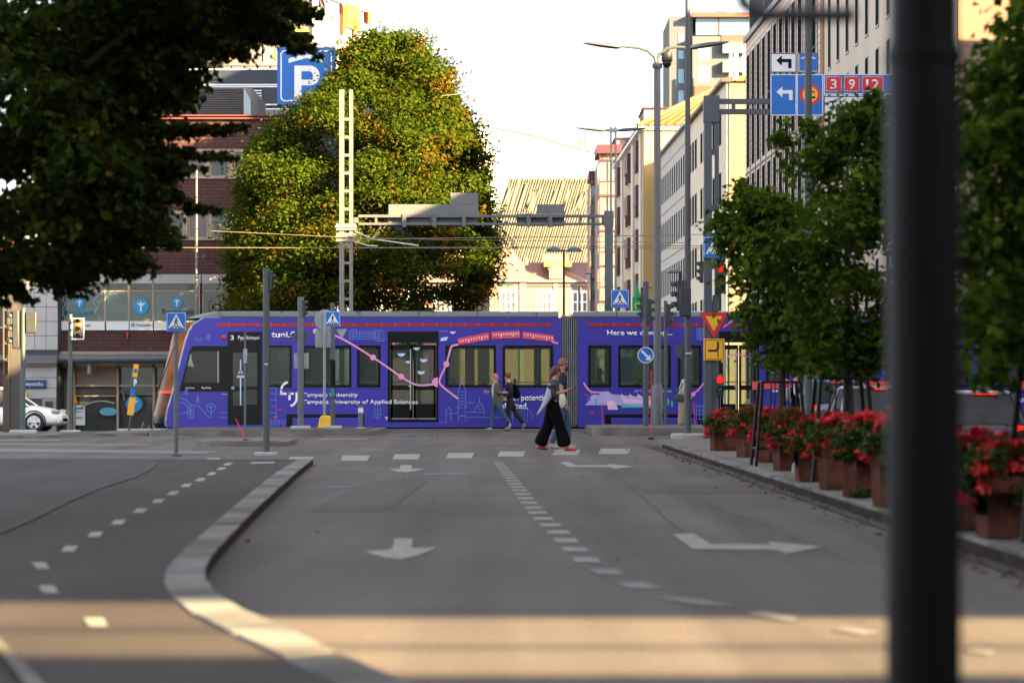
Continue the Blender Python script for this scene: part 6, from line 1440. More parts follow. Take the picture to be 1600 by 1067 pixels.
# far gantry with sign backs
d = 84.5; s = F / d; P0 = (X(956, d), d, gz(3, d)); lx = lambda px: (px - 956) / s; lz = lambda py: Z(py, d) - P0[2]
t = thing('overhead_gantry', 'grey lattice gantry with the backs of direction signs reaching left to the mast', 'sign gantry', P0)
GR = mat('gantry_back_grey', (.10, .105, .11), .6, .1)
b = MB(); b.box(lx(940), -.15, -.2, lx(948), .15, lz(233)) if False else None
b.box(lx(553), -.1, lz(340), lx(955), .1, lz(336)); b.box(lx(553), -.1, lz(352), lx(955), .1, lz(348.5)); b.box(lx(553), -.1, lz(352), lx(560), .1, lz(336))
for px in (586, 627, 673, 722, 771, 822, 855, 905, 918, 940): b.box(lx(px), -.08, lz(349), lx(px + 3.5), .08, lz(339))
b.build('arm', GR, t, smooth=False)
b = MB(); b.box(lx(945), -.15, -.3, lx(957.5), .15, lz(334)); b.box(lx(944), -.16, lz(355), lx(958.5), .16, lz(330)); b.build('post', GR, t, smooth=False)
SB = mat('sign_back_plain', (.11, .115, .12), .6, .1, scale=.7)
for (a, p0, c, p1) in ((607, 319, 747, 354), (704, 301, 747, 318.5), (807, 334, 882, 353), (839, 319, 882, 333.5)): MB().box(lx(a), .12, lz(p1), lx(c), .16, lz(p0)).build('sign_back', SB, t, smooth=False)
b = MB()
for px in (629, 676, 722, 823, 857): b.box(lx(px), -.14, lz(355), lx(px + 6), .125, lz(334))
b.build('sign_clamp', GR, t, smooth=False)
# slim twin-post lamp behind
d = 88.0; s = F / d; P0 = (X(958, d), d, gz(3, d)); lx = lambda px: (px - 958) / s; lz = lambda py: Z(py, d) - P0[2]
t = thing('street_lamp', 'slim twin-pole street lamp with two flat arms above the far overhead gantry', 'street lamp', P0)
b = MB(); b.cyl((lx(954.5), 0, 0), (lx(954.5), 0, lz(198)), .035, n=8); b.cyl((lx(962), 0, 0), (lx(962), 0, lz(198)), .035, n=8); b.box(lx(952), -.06, lz(207), lx(964.5), .06, lz(201)); b.build('shaft', POLEL, t)
lamp_head(t, (lx(948), lz(204)), (lx(899), lz(200)), .2, .08); lamp_head(t, (lx(966), lz(204)), (lx(1016), lz(200)), .2, .08)
b = MB(); b.tube([(lx(952), 0, lz(204)), (lx(940), 0, lz(204))], .04, 6); b.tube([(lx(964), 0, lz(204)), (lx(975), 0, lz(204))], .04, 6); b.build('arm', POLEL, t)
# dome lamps down the street
def dome_lamp(label, px, d, ytop, w, two=True, r=.07):
    s = F / d; P0 = (X(px, d), d, gz(X(px, d), d)); zt = Z(ytop, d) - P0[2]
    t = thing('dome_street_lamp', label, 'street lamp', P0, group='dome lamps along the street'); MB().cyl((0, 0, 0), (0, 0, zt), r, r * .8, 10).build('shaft', POLE, t)
    for sg in ((-1, 1) if two else (-1 if w < 0 else 1,)):
        w2 = abs(w) / s; cx_ = sg * (w2 * .58 if two else w2 * .5)
        b = MB(); prof = [(w2 * .5, 0), (w2 * .46, w2 * .1), (w2 * .34, w2 * .2), (w2 * .15, w2 * .27), (.01, w2 * .29)]; b.lathe([(w2 * .05, .02), (w2 * .5, 0)] + prof[1:], (cx_, 0, zt - w2 * .12), 16); b.build('dome_shade', mat('dome_grey', (.13, .16, .18), .35, .2), t)
        b = MB(); b.tube([(0, 0, zt - .05), (cx_, 0, zt - w2 * .02)], .035, 6); b.build('arm', POLE, t)
    return t
dome_lamp('twin grey dome lamp in the middle, in front of the pink house', 881, 120, 390, 27)
dome_lamp('single grey dome lamp low in front of the pink house windows', 905, 150, 446, -16, False)
dome_lamp('single small dome lamp by the red trimmed balconies, highest of the small ones', 923, 200, 427, -12, False, .05)
dome_lamp('dome lamp behind the thin tall pole, in front of the grey block', 1064, 95, 424, -24, False)
dome_lamp('dome lamp just left of the curved-arm street lamp', 1003, 110, 449, 16, False)
dome_lamp('dome lamp low behind the tram roof next to the blue crossing sign', 946, 140, 474, 18, False)
d = 98; t = thing('street_lamp', 'plain grey lamp pole standing in front of the brick facade', 'street lamp', (X(307, 90), 90, gz(-11, 90))); MB().cyl((0, 0, 0), (0, 0, Z(250, 90)), .055, .04, 10).build('shaft', mat('lamp_grey', (.1,) * 3), t)
MB().lathe([(.11, -.1), (.11, .06), (.06, .1)], n=12).build('base_plate', POLE, t)
# crossing sign and green banner behind the tram
d = 84.0; s = F / d; P0 = (X(968, d), d, gz(3, d)); lz = lambda py: Z(py, d) - P0[2]
t = thing('crossing_sign_post', 'blue pedestrian crossing sign rising above the tram roof in front of the balconies', 'road sign', P0)
pole_mb(lz(470), .035).build('shaft', POLE, t); cross_sign(t, .5 / s, lz(467), 28.5 / s)
d = 86.0; s = F / d; P0 = (X(996, d), d, gz(3, d)); lz = lambda py: Z(py, d) - P0[2]; lx = lambda px: (px - 996) / s
GRN = mat('banner_green', (.0, .35, .09), .5, var=.06)
t = thing('green_banner', 'pointed green upright banner with yellow letters behind the tram', 'banner', P0)
MB().prism([(lx(988), 0.1), (lx(1003), 0.1), (lx(1003), lz(466)), (lx(1000), lz(460)), (lx(996), lz(437)), (lx(992), lz(460)), (lx(988), lz(466))], 0, .03).build('cloth', GRN, t, smooth=False)
MB().cyl((0, .06, 0), (0, .06, lz(445)), .03, n=8).build('pole', POLE, t)
for k, c in enumerate('ORSA'): text('banner_letter', c, 0, lz(482 + k * 32), .20 if k == 0 else .3, mat('banner_yellow', (.7, .7, .05), .5), t, bold=.03, y=-.01, align='CENTER')
d = 88.0; s = F / d
t = thing('blue_round_sign', 'large round blue and white sign seen through the second car window of the tram', 'sign', (X(977, d), d, gz(3, d)))
z_r = Z(578, d) - gz(3, d); MB().disc(0, z_r, .52, 0, .03, 26).build('sign_rim', SWHITE, t); MB().disc(0, z_r, .45, -.01, -.001, 26).build('sign_face', mat('sign_deep_blue', (.01, .13, .35), .4), t); MB().cyl((0, .06, 0), (0, .06, z_r), .04).build('shaft', POLE, t)

# overhead wires
WIRE = mat('wire_bronze', (.28, .20, .12), .5, .4); WIRED = mat('wire_dark', (.12, .11, .10), .5)
def wire(label, pts, r, m=WIRE, group='overhead wires'):
    o = MB().tube(pts, r, 6).build('overhead_wire', m); tag(o, label, 'wire', group); return o
def wp(px, py, d): return (X(px, d), d, Z(py, d))
wire('lower pale tram contact wire running left to right just above the tram roof', [wp(-300, 386, 78.3), wp(330, 387.2, 78.3), wp(700, 387.6, 78.3), wp(1200, 388, 78.3), wp(1900, 389, 78.3)], .012)
wire('second tram contact wire slightly above the lower one, sagging to the right', [wp(330, 361, 80.5), wp(540, 371, 80.5), wp(700, 374.8, 80.5), wp(1070, 379.5, 80.5)], .010)
wire('bright contact wire crossing the grey block facade right of the lamp', [wp(560, 374, 79.5), wp(1004, 368.5, 79.5), wp(1105, 366.2, 79.5)], .012)
wire('thin carrier wire behind the lower contact wire at the right', [wp(560, 387, 84), wp(1100, 384, 84)], .010, WIRED)
wire('faint thin cable slanting across the sky from the curved-arm street lamp to the left', [wp(690, 150, 74), wp(880, 131, 74), wp(1020, 104, 74)], .006, mat('cable_pale', (.35, .37, .38), .6))
for lab, pts in (('upper short bracket rod fanning right from the steel mast', [(555, 362), (578, 371.5)]), ('longest bracket rod fanning right from the steel mast', [(578, 373), (654, 384)]), ('lowest short bracket rod fanning right from the steel mast', [(555, 378), (575, 384), (590, 384.5)])):
    o = MB().tube([wp(a, c, 81.6) for a, c in pts], .022, 6).build('bracket_rod', mat('rod_pale', (.5, .5, .48), .4)); tag(o, lab, 'rod', 'rods on the mast')
o = MB().cyl(wp(991, 420, 250), wp(991, 101, 250), .05, .03, 6).build('radio_aerial', mat('cable_pale', (.35,) * 3)); tag(o, 'hair-thin aerial mast standing against the sky left of the tall tower', 'aerial')
# ------------------------------------------------------------------ flower tubs
TUB = mat('tub_brown_concrete', (.10, .038, .023), .9, scale=9, var=.3, spec=.1, bump=.5, bscale=60)
GERL = leafmat('geranium_leaves', [(0, (.02, .045, .01)), (1, (.06, .10, .015))], .3)
GERF = leafmat('geranium_petals', [(0, (.45, .016, .025)), (.5, (.72, .04, .055)), (1, (.85, .13, .12))], .3)
GRASS = leafmat('dry_grass_tuft', [(0, (.07, .04, .012)), (.6, (.13, .075, .025)), (1, (.18, .11, .04))], .3)
def tub(label, px, py, w, h=.46, grass=True, seed=0, side=0):
    global rng
    rng = np.random.default_rng(100 + seed); x, d = G(px, py, .125)
    t = thing('flower_tub', label, 'planter', (x, d, .125), R_(seed * 17 % 40), 'brown tubs of red geraniums along the sidewalk')
    r = w / 2 * 1.06; n = 8; ring = lambda rr, z: [(rr * math.cos(2 * math.pi * (k + .5) / n), rr * math.sin(2 * math.pi * (k + .5) / n), z) for k in range(n)]
    MB().rings([ring(r * .93, 0), ring(r * .95, .02), ring(r, h * .72), ring(r, h * .72 + .001), ring(r * 1.05, h * .74), ring(r * 1.06, h), ring(r * .93, h), ring(r * .90, h * .75)]).build('tub', TUB, t, bevel=.006)
    MB().rings([ring(r * .91, h - .07), ring(r * .5, h - .03)]).build('soil', mat('soil', (.03, .02, .015), .95), t)
    # foliage mounds that spill over the rim
    bl = [((r * .7 * math.cos(a), r * .7 * math.sin(a), h + .06), (.17, .17, .15)) for a in np.arange(0, 6.28, .9)] + [((0, 0, h + .14), (.2, .2, .16))] + [((r * 1.0 * math.cos(a), r * 1.0 * math.sin(a), h - .06), (.10, .10, .13)) for a in rng.uniform(0, 6.28, 5)]
    P, N = crown_points(bl, 1900, 7, .25, .3); leaves('foliage', P, N, .05, GERL, t, sq=.9)
    # flower heads: tight balls of petals
    nh = 40 + (seed * 7) % 22; hb = []
    for k in range(nh):
        a = rng.uniform(0, 6.28); q = rng.uniform(.35, 1.22) * r; z = h + .27 - .24 * (q / r) ** 2 + rng.normal(0, .045)
        hb.append(((q * math.cos(a), q * math.sin(a), z), (.046, .046, .036)))
    P, N = crown_points(hb, nh * 50, 8, .5, .2); leaves('blossoms', P, N, .042, GERF, t, sq=.95)
    if True:
        m = 620 if grass else 170; a = rng.uniform(0, 6.28, m); q = r * .62 * np.sqrt(rng.random(m)); L = rng.uniform(.22, .42, m) if grass and seed < 8 else rng.uniform(.16, .30, m); o = rng.uniform(.1, .85, m); b_ = rng.uniform(0, 6.28, m)
        base = np.stack([q * np.cos(a), q * np.sin(a), np.full(m, h)], 1); tip = base + np.stack([np.cos(b_) * L * o * .55, np.sin(b_) * L * o * .55, L * (1 - o * .25)], 1); mid = (base + tip) / 2 + np.array([0, 0, .05])
        sd = np.stack([-np.sin(b_), np.cos(b_), np.zeros(m)], 1) * .006
        v = np.stack([base - sd, base + sd, mid + sd * 1.3, mid - sd * 1.3, tip + sd * 1.8, tip - sd * 1.8], 1).reshape(-1, 3)
        f = []
        for i in range(m): k = 6 * i; f += [(k, k + 1, k + 2, k + 3), (k + 3, k + 2, k + 4, k + 5)]
        me = bpy.data.meshes.new('grass_tuft'); me.from_pydata(v.tolist(), [], f); me.materials.append(GRASS); g = bpy.data.objects.new('grass_tuft', me); COL.objects.link(g); g.parent = t
    return t
tub('farthest flower tub, beside the gantry post', 1133, 704, .52, .45, False, 1)
tub('second farthest flower tub, topped by a tall brown grass tuft', 1177, 714, .55, .46, True, 2)
tub('flower tub just behind the farther black tree guard', 1205, 722, .46, .46, False, 3)
tub('third flower tub front row, between the two black tree guards', 1233, 735, .42, .44, True, 4)
tub('flower tub left of the nearer black tree guard, half behind its legs', 1277, 751, .50, .46, False, 5)
tub('flower tub inside the gap of the nearer tree guard', 1312, 764, .42, .46, False, 6)
tub('flower tub directly left of the big dark pole', 1352, 775, .46, .48, False, 7)
tub('flower tub half hidden by the left edge of the big dark pole', 1405, 790, .46, .48, True, 8)
tub('flower tub showing at the right edge of the big dark pole', 1512, 826, .38, .40, False, 9)
tub('nearest flower tub at the right picture edge', 1598, 838, .62, .42, True, 10)
# tree guards
def guard(label, x, y, w=.74, h=1.12):
    t = thing('tree_guard', label, 'tree guard', (x, y, .125), 0, 'black steel tree guards')
    for sx in (-1, 1):
        for sy in (-1, 1): MB().cyl((sx * w / 2, sy * w / 2, 0), (sx * w * .36, sy * w * .36, h), .024, n=6).build('leg', BLACK, t)
    b = MB()
    for z, f_ in ((h, .36), (.24, .47)):
        q = w * f_; P = [(-q, -q, z), (q, -q, z), (q, q, z), (-q, q, z)]
        for k in range(4): b.cyl(P[k], P[(k + 1) % 4], .017, n=6)
    b.build('rail', BLACK, t)
    b = MB()
    for k in (-.12, .12): b.cyl((k * w * 1.3, -w * .44, .26), (k * w, -w * .36, h), .010, n=6); b.cyl((k * w * 1.3, w * .44, .26), (k * w, w * .36, h), .010, n=6)
    b.build('bar', BLACK, t); return t
guard('farthest black tree guard, between the first flower tubs', 3.72, 35.6, .72, 1.16); guard('middle black tree guard in front of the red geraniums left of the dark pole', 3.72, 28.95, .72, 1.16); guard('nearest black tree guard, one leg showing at the right picture edge', 3.70, 17.05, .72, 1.16)
for k, (px, py) in enumerate(((1245, 737), (1106, 684))):
    x, y = G(px, py, .125); t = thing('stone_block', ('small pale stone resting between two flower tubs', 'small grey stone block near the gantry post foot')[k], 'stone', (x, y, .125)); b = MB(); b.rings([[(-.06, -.06, 0), (.06, -.06, 0), (.06, .06, 0), (-.06, .06, 0)], [(-.055, -.055, .09), (.055, -.055, .09), (.055, .055, .09), (-.055, .055, .09)], [(-.03, -.03, .12), (.03, -.03, .12), (.03, .03, .12), (-.03, .03, .12)]]); b.build('stone', CONC, t)
x, y = G(1352, 777, .125); t = thing('fallen_flower_sprig', 'green sprig with red petals lying on the sidewalk left of the dark pole', 'flower', (x, y, .13))
P, N = crown_points([((-.03, 0, .03), (.09, .06, .025))], 160, 8, .4, .5); leaves('foliage', P, N, .04, GERL, t); P, N = crown_points([((.14, -.05, .03), (.06, .04, .025))], 120, 8, .4, .5); leaves('blossoms', P, N, .035, GERF, t)
# fallen leaves on the ground
m = 420; pts = []
for k in range(m):
    if k % 12: x = rng.uniform(KX - .35, KX + .0); y = rng.uniform(9, 56)
    else: x = rng.uniform(-3, 4.5); y = rng.uniform(11, 70)
    z = gz(x, y) + .012
    pts.append((x, y, z))
P = np.array(pts); o = leaves('fallen_leaves', P, np.tile([0, 0, 1.], (m, 1)), .055, leafmat('fallen_leaf', [(0, (.12, .05, .02)), (.6, (.20, .09, .03)), (1, (.28, .16, .05))], .2), None, jitter=.25); o['kind'] = 'stuff'

# ------------------------------------------------------------------ cars
def car(name, label, loc, rz, paint, roofm=None, L=4.4, Wd=1.78, H=1.45, kind='hatch', lights=True, hood=1.05, ground=.17):
    t = thing(name, label, 'car', loc, rz); hw_ = Wd / 2; rear, front = -L / 2, L / 2; belt = H * .62
    def ring(y, w, z0, z1, n=14, sq=.75, xo=0):
        P = []
        for k in range(n):
            a = 2 * math.pi * (k + .5) / n; cx_, sz = math.cos(a), math.sin(a)
            P.append((w * math.copysign(abs(cx_) ** .45, cx_), y, (z0 + z1) / 2 + (z1 - z0) / 2 * math.copysign(abs(sz) ** .6, sz)))
        return P
    hd = H * .60; st = [(rear, hw_ * .80, ground + .16, belt * .86), (rear + .05, hw_ * .92, ground + .04, belt * .96), (rear + .35, hw_ * .99, ground, belt * (1.02 if kind != 'sedan' else 1.0)), (rear + 1.2, hw_, ground, belt), (0, hw_, ground, belt), (front - 1.45, hw_, ground, belt * .99), (front - 1.0, hw_ * .99, ground, belt * .96), (front - .45, hw_ * .95, ground + .02, belt * .86), (front - .12, hw_ * .84, ground + .06, belt * .74), (front, hw_ * .66, ground + .14, belt * .62)]
    MB().rings([ring(y, w, a, c, 20) for y, w, a, c in st]).build('body', paint, t)
    # greenhouse
    ry = rear + (.12 if kind != 'sedan' else .75); rr = rear + (.45 if kind != 'sedan' else 1.35); fy = front - 1.05; fr = front - 1.85
    b = MB(); lo = belt - .06; hi = H - .05; wl, wh = hw_ * .95, hw_ * .74
    def gr(y0_, y1_, w0_, w1_, z0_, z1_): return None
    b.rings([[(-wl * .94, ry, lo), (wl * .94, ry, lo), (wl, (ry + fy) / 2, lo), (wl * .9, fy, lo), (-wl * .9, fy, lo), (-wl, (ry + fy) / 2, lo)], [(-wh * .93, rr, hi), (wh * .93, rr, hi), (wh, (rr + fr) / 2, hi + .02), (wh * .93, fr, hi), (-wh * .93, fr, hi), (-wh, (rr + fr) / 2, hi + .02)]]); b.build('window_glass', mat('car_glass', (.03, .03, .03), .1, var=.3, spec=.25), t, smooth=False)
    b = MB(); b.rings([[(-wh * .95, rr - .02, hi - .015), (wh * .95, rr - .02, hi - .015), (wh * 1.02, (rr + fr) / 2, hi - .015), (wh * .95, fr + .03, hi - .015), (-wh * .95, fr + .03, hi - .015), (-wh * 1.02, (rr + fr) / 2, hi - .015)], [(-wh * .8, rr + .12, H), (wh * .8, rr + .12, H), (wh * .85, (rr + fr) / 2, H + .02), (wh * .8, fr - .1, H), (-wh * .8, fr - .1, H), (-wh * .85, (rr + fr) / 2, H + .02)]])
    pb = MB()
    for sx in (-1, 1):
        pb.prismx([(ry - .01, lo - .02), (ry + .22, lo - .02), (rr + .16, hi + .01), (rr - .03, hi + .01)], sx * wl * .96 - .05 * sx, sx * wh * .98) if False else pb.tube([(sx * wl * .90, ry + .02, lo), (sx * wh * .90, rr, hi)], .075, 6); b.tube([(sx * wl * .9, fy, lo), (sx * wh * .94, fr, hi)], .03, 6); b.tube([(sx * wl * 1.0, (ry + fy) / 2, lo), (sx * wh * 1.01, (rr + fr) / 2, hi)], .03, 6)
    b.tube([(-wh * .93, rr, hi), (wh * .93, rr, hi)], .03, 6); b.build('roof', roofm or paint, t); pb.build('pillar', paint, t)
    for sx in (-1, 1):
        for y in (rear + .85, front - .86):
            x = sx * (hw_ - .10); b = MB(); b.lathe([(.20, -sx * .1), (.31, -sx * .1), (.325, -.04 * sx), (.325, .06 * sx), (.30, .105 * sx), (.215, .11 * sx)], (x, y, .325), 22, 'x', caps=False); w = b.build('wheel', mat('tyre', (.015, .015, .016), .85), t)
            b = MB(); b.lathe([(.215, .10 * sx), (.20, .085 * sx), (.19, .05 * sx), (.03, .04 * sx)], (x, y, .325), 22, 'x', caps=False)
            b.build('rim_well', mat('rim_dark', (.03, .03, .032), .4), w)
            b = MB(); b.lathe([(.215, .112 * sx), (.19, .115 * sx), (.188, .06 * sx)], (x, y, .325), 24, 'x', caps=False)
            for k in range(5):
                a = 2 * math.pi * k / 5 + .3; c_, s_ = math.cos(a), math.sin(a); P = lambda r_, o_: (x, y + r_ * c_ - o_ * s_, .325 + r_ * s_ + o_ * c_)
                q = [P(.03, -.035), P(.2, -.05), P(.2, .05), P(.03, .035)]; x0_, x1_ = sx * .07, sx * .108
                b.add([(v[0] + x0_, v[1], v[2]) for v in q] + [(v[0] + x1_, v[1], v[2]) for v in q], [(0, 1, 2, 3), (7, 6, 5, 4), (0, 4, 5, 1), (1, 5, 6, 2), (2, 6, 7, 3), (3, 7, 4, 0)])
            b.lathe([(.05, .04 * sx), (.05, .112 * sx), (.01, .118 * sx)], (x, y, .325), 12, 'x'); b.build('rim', mat('rim_silver', (.55, .55, .56), .3, .7), w)
            b = MB(); b.tube([(sx * (hw_ - .0), y + .375 * math.cos(R_(a)), .325 + .375 * math.sin(R_(a))) for a in range(-15, 196, 15)], .022, 5); b.build('wheel_arch', BLACK, t)
    for sx in (-1, 1):
        b = MB(); b.rings([[(sx * hw_ * .62, rear - .005, belt * .72), (sx * hw_ * .93, rear + .09, belt * .72), (sx * hw_ * .93, rear + .09, belt * .93), (sx * hw_ * .66, rear - .0, belt * .93)], [(sx * hw_ * .62, rear + .1, belt * .72), (sx * hw_ * 1.0, rear + .3, belt * .75), (sx * hw_ * 1.0, rear + .28, belt * .95), (sx * hw_ * .66, rear + .1, belt * .95)]]); b.build('tail_light', glow('tail_light_lit', (1.0, .015, .008), .1) if lights else SRED, t, smooth=False)
        b = MB(); b.ball((sx * hw_ * .74, front - .20, belt * .74), (.17, .16, .075), 12, 8); b.build('headlight', mat('headlamp_clear', (.35, .36, .38), .08, .4), t)
        MB().ball((sx * (hw_ + .07), front - 1.72, belt + .06), (.09, .07, .07), 10, 6).build('side_mirror', paint, t)
    if lights: MB().box(-.18, rr - .06, hi - .03, .28, rr - .03, hi - .005).build('brake_light', glow('tail_light_lit', (1.0,) * 3, 2), t)
    MB().box(-.26, rear - .015, belt * .55, .26, rear + .05, belt * .66).build('number_plate', SWHITE, t, smooth=False)
    b = MB(); b.box(-hw_ * .5, front - .06, belt * .38, hw_ * .5, front + .0, belt * .5); b.build('grille', BLACK, t, smooth=False)
    b = MB(); b.tube([(-.05, rr - .12, belt + .10), (.25, rr - .2, belt + .06)], .012, 5); b.build('wiper', BLACK, t)
    for sx in (-1, 1):
        b = MB(); b.box(sx * (hw_ + .001) - .004, -.5, belt * .42, sx * (hw_ + .001) + .004, -.49, belt * .95); b.box(sx * (hw_ + .001) - .004, .62, belt * .42, sx * (hw_ + .001) + .004, .63, belt * .95); b.box(sx * hw_ - .006, -.42, belt * .86, sx * hw_ + .012, -.25, belt * .89); b.build('door_seam', BLACK, t, smooth=False)
    return t
cw = mat('car_white', (.78, .77, .74), .25, spec=.6, var=.02)
d = 84.0; c = car('parked_car', 'white saloon car seen from the side at the far left behind the steel column', (X(102, d) - 2.35, d, gz(-15, d)), -math.pi / 2, cw, None, 4.7, 1.82, 1.46, 'sedan', lights=False)
c = car('blue_car', 'light blue car with lit tail lights behind the trunk of the middle street tree', (X(1312, 63), 65, gz(8, 65)), 0, mat('car_blue', (.14, .26, .42), .3, spec=.6), None, 3.9, 1.7, 1.50)
c = car('grey_car', 'silver grey car just left of the big dark pole, brake light lit', (X(1374, 57), 59.5, gz(7.5, 59.5)), 0, mat('car_grey', (.22, .23, .25), .3, .4), None, 4.2, 1.75, 1.62)
c = car('dark_car', 'dark estate car with pale roof at the right edge behind the nearest flowers', (X(1543, 49), 51.5, gz(9, 51)), 0, mat('car_navy', (.010, .012, .022), .3, spec=.6), mat('car_roof_pale', (.35, .33, .31), .3, spec=.6), 4.6, 1.8, 1.62)

# ------------------------------------------------------------------ people
SKIN = mat('skin', (.42, .22, .15), .55, var=.06); 
def skin_obj(name, nodes, edges, m, parent, root=0, sub=2, extra=()):
    """nodes: list of (x,y,z,r); grown with a Skin modifier. extra: more disconnected chains (lists of nodes)"""
    V = [n[:3] for n in nodes]; Rr = [n[3] for n in nodes]; E = list(edges); roots = [root]
    for ch in extra:
        k = len(V); V += [n[:3] for n in ch]; Rr += [n[3] for n in ch]; E += [(k + i, k + i + 1) for i in range(len(ch) - 1)]; roots.append(k)
    me = bpy.data.meshes.new(name); me.from_pydata(V, E, []); o = bpy.data.objects.new(name, me); COL.objects.link(o); o.parent = parent
    o.modifiers.new('skin', 'SKIN').use_smooth_shade = True
    if not me.skin_vertices: me.attributes  # layer appears with the modifier
    L_ = me.skin_vertices[0].data if len(me.skin_vertices) else None
    if L_ is None:
        b = bmesh.new(); b.from_mesh(me); b.verts.layers.skin.verify(); b.to_mesh(me); b.free(); L_ = me.skin_vertices[0].data
    for i, r in enumerate(Rr):
        L_[i].radius = (r, r) if not isinstance(r, tuple) else r; L_[i].use_root = i in roots
    sd = o.modifiers.new('subdiv', 'SUBSURF'); sd.levels = sub; sd.render_levels = sub; me.materials.append(m); return o
def person(label, loc, face, k, J, skin, hair, hairm, clothes, rz=0.0):
    """J: joints (x forward, z) for near (n) and far (f) side; face=+1 walks right, -1 left; k scales the figure"""
    t = thing('person', label, 'person', loc, rz)
    def P(x, y, z): return (x * face * k, y * k, z * k)
    sh, hp = .165 * J.get('sw', 1), .085
    j = {'pelvis': P(*J['pelvis']), 'waist': P(*J['waist']), 'chest': P(*J['chest']), 'neck': P(*J['neck']), 'head': P(*J['head']), 'crown': P(J['head'][0] + J.get('hx', 0), 0, J['head'][2] + .09)}
    for sd_, sg in (('n', -1), ('f', 1)):
        j['sho' + sd_] = P(J['sho'][0], sg * sh, J['sho'][1]); j['elb' + sd_] = P(J['elb' + sd_][0], sg * (sh + .03), J['elb' + sd_][1]); j['wri' + sd_] = P(J['wri' + sd_][0], sg * (sh - J.get('wy' + sd_, 0)), J['wri' + sd_][1])
        j['hip' + sd_] = P(J['pelvis'][0], sg * hp, J['pelvis'][2] - .04); j['kne' + sd_] = P(J['kne' + sd_][0], sg * hp, J['kne' + sd_][1]); j['ank' + sd_] = P(J['ank' + sd_][0], sg * hp, J['ank' + sd_][1]); j['toe' + sd_] = P(J['toe' + sd_][0], sg * (hp + .02), J['toe' + sd_][1])
    names = ['pelvis', 'waist', 'chest', 'neck', 'head', 'crown']; rad = {'pelvis': .12, 'waist': .105, 'chest': .13, 'neck': .048, 'head': .088, 'crown': .062, 'sho': .055, 'elb': .040, 'wri': .026, 'hip': .085, 'kne': .052, 'ank': .035, 'toe': .03}
    nodes = [(*j[n], rad[n] * k) for n in names]; edges = [(0, 1), (1, 2), (2, 3), (3, 4), (4, 5)]
    for sd_ in 'nf':
        b0 = len(nodes); nodes += [(*j[a + sd_], rad[a] * k) for a in ('sho', 'elb', 'wri')]; edges += [(2, b0), (b0, b0 + 1), (b0 + 1, b0 + 2)]
        w = Vector(j['wri' + sd_]); e = Vector(j['elb' + sd_]); dr = (w - e).normalized(); hx = w + dr * .075 * k; nodes.append((*hx, (.036 * k, .018 * k))); edges.append((b0 + 2, b0 + 3))
        b0 = len(nodes); nodes += [(*j[a + sd_], rad[a] * k) for a in ('hip', 'kne', 'ank', 'toe')]; edges += [(0, b0), (b0, b0 + 1), (b0 + 1, b0 + 2), (b0 + 2, b0 + 3)]
    fingers = []
    for sd_, sg in (('n', -1), ('f', 1)):
        w = Vector(j['wri' + sd_]); e = Vector(j['elb' + sd_]); dr = (w - e).normalized(); side = Vector((0, 1, 0)); up = dr.cross(side).normalized()
        for q, (o_, Ln) in enumerate(((-.028, .062), (-.010, .074), (.009, .070), (.027, .055))):
            a = w + dr * .075 * k + up * o_ * k; bnd = -side * sg * .35
            fingers.append([(*a, .009 * k), (*(a + dr * .03 * k + dr * Ln * .35 * k), .0085 * k), (*(a + dr * .03 * k + (dr * .7 + bnd * .9) * Ln * k), .007 * k)])
        a = w + dr * .03 * k - up * .03 * k * face; fingers.append([(*a, .011 * k), (*(a - up * .03 * k * face + dr * .025 * k), .010 * k), (*(a - up * .038 * k * face + dr * .055 * k), .008 * k)])
    # nose and ears grow out of the head
    h = Vector(j['head']); fd = Vector((face, 0, 0)) if not J.get('away') else Vector((0, 1, 0)); fingers.append([(*(h + fd * .06 * k + Vector((0, 0, .0))), .022 * k), (*(h + fd * .092 * k + Vector((0, 0, -.012 * k))), .013 * k)]); fingers.append([(*(h + fd * .03 * k + Vector((0, 0, -.06 * k))), .045 * k), (*(h + fd * .058 * k + Vector((0, 0, -.078 * k))), .028 * k)])
    for sg in (-1, 1): ed = Vector((0, sg, 0)) if not J.get('away') else Vector((sg, 0, 0)); fingers.append([(*(h + ed * .075 * k), .014 * k), (*(h + ed * .086 * k + Vector((0, 0, .02 * k))), .012 * k)])
    body = skin_obj('body', nodes, edges, skin, t, 0, 2, fingers)
    sdv = fd.cross(Vector((0, 0, 1)))
    b = MB()
    for sg in (-1, 1): p = h + fd * .078 * k + sdv * sg * .032 * k + Vector((0, 0, .018 * k)); b.ball(tuple(p), .009 * k, 8, 6)
    b.build('eye', BLACK, body); b = MB(); p = h + fd * .083 * k + Vector((0, 0, -.045 * k)); b.tube([tuple(p - sdv * .022 * k), tuple(p + fd * .004 * k), tuple(p + sdv * .022 * k)], .005 * k, 5); b.build('mouth', mat('lips', (.32, .08, .07), .5), body)
    # hair cap and falls
    hm = hairm; back = -fd
    hs_ = [(h + Vector((0, 0, .035 * k)) + back * .022 * k, (.095, .088, .098))] + [(h + back * a * k + Vector((0, 0, z * k)), (r0, r1, r2)) for a, z, r0, r1, r2 in hair]
    b = MB()
    for c_, r_ in hs_: b.ball(tuple(c_), tuple(q * k for q in r_), 16, 10)
    ho = b.build('hair', hm, t); rm = ho.modifiers.new('merge', 'REMESH'); rm.mode = 'VOXEL'; rm.voxel_size = .016; rm.use_smooth_shade = True
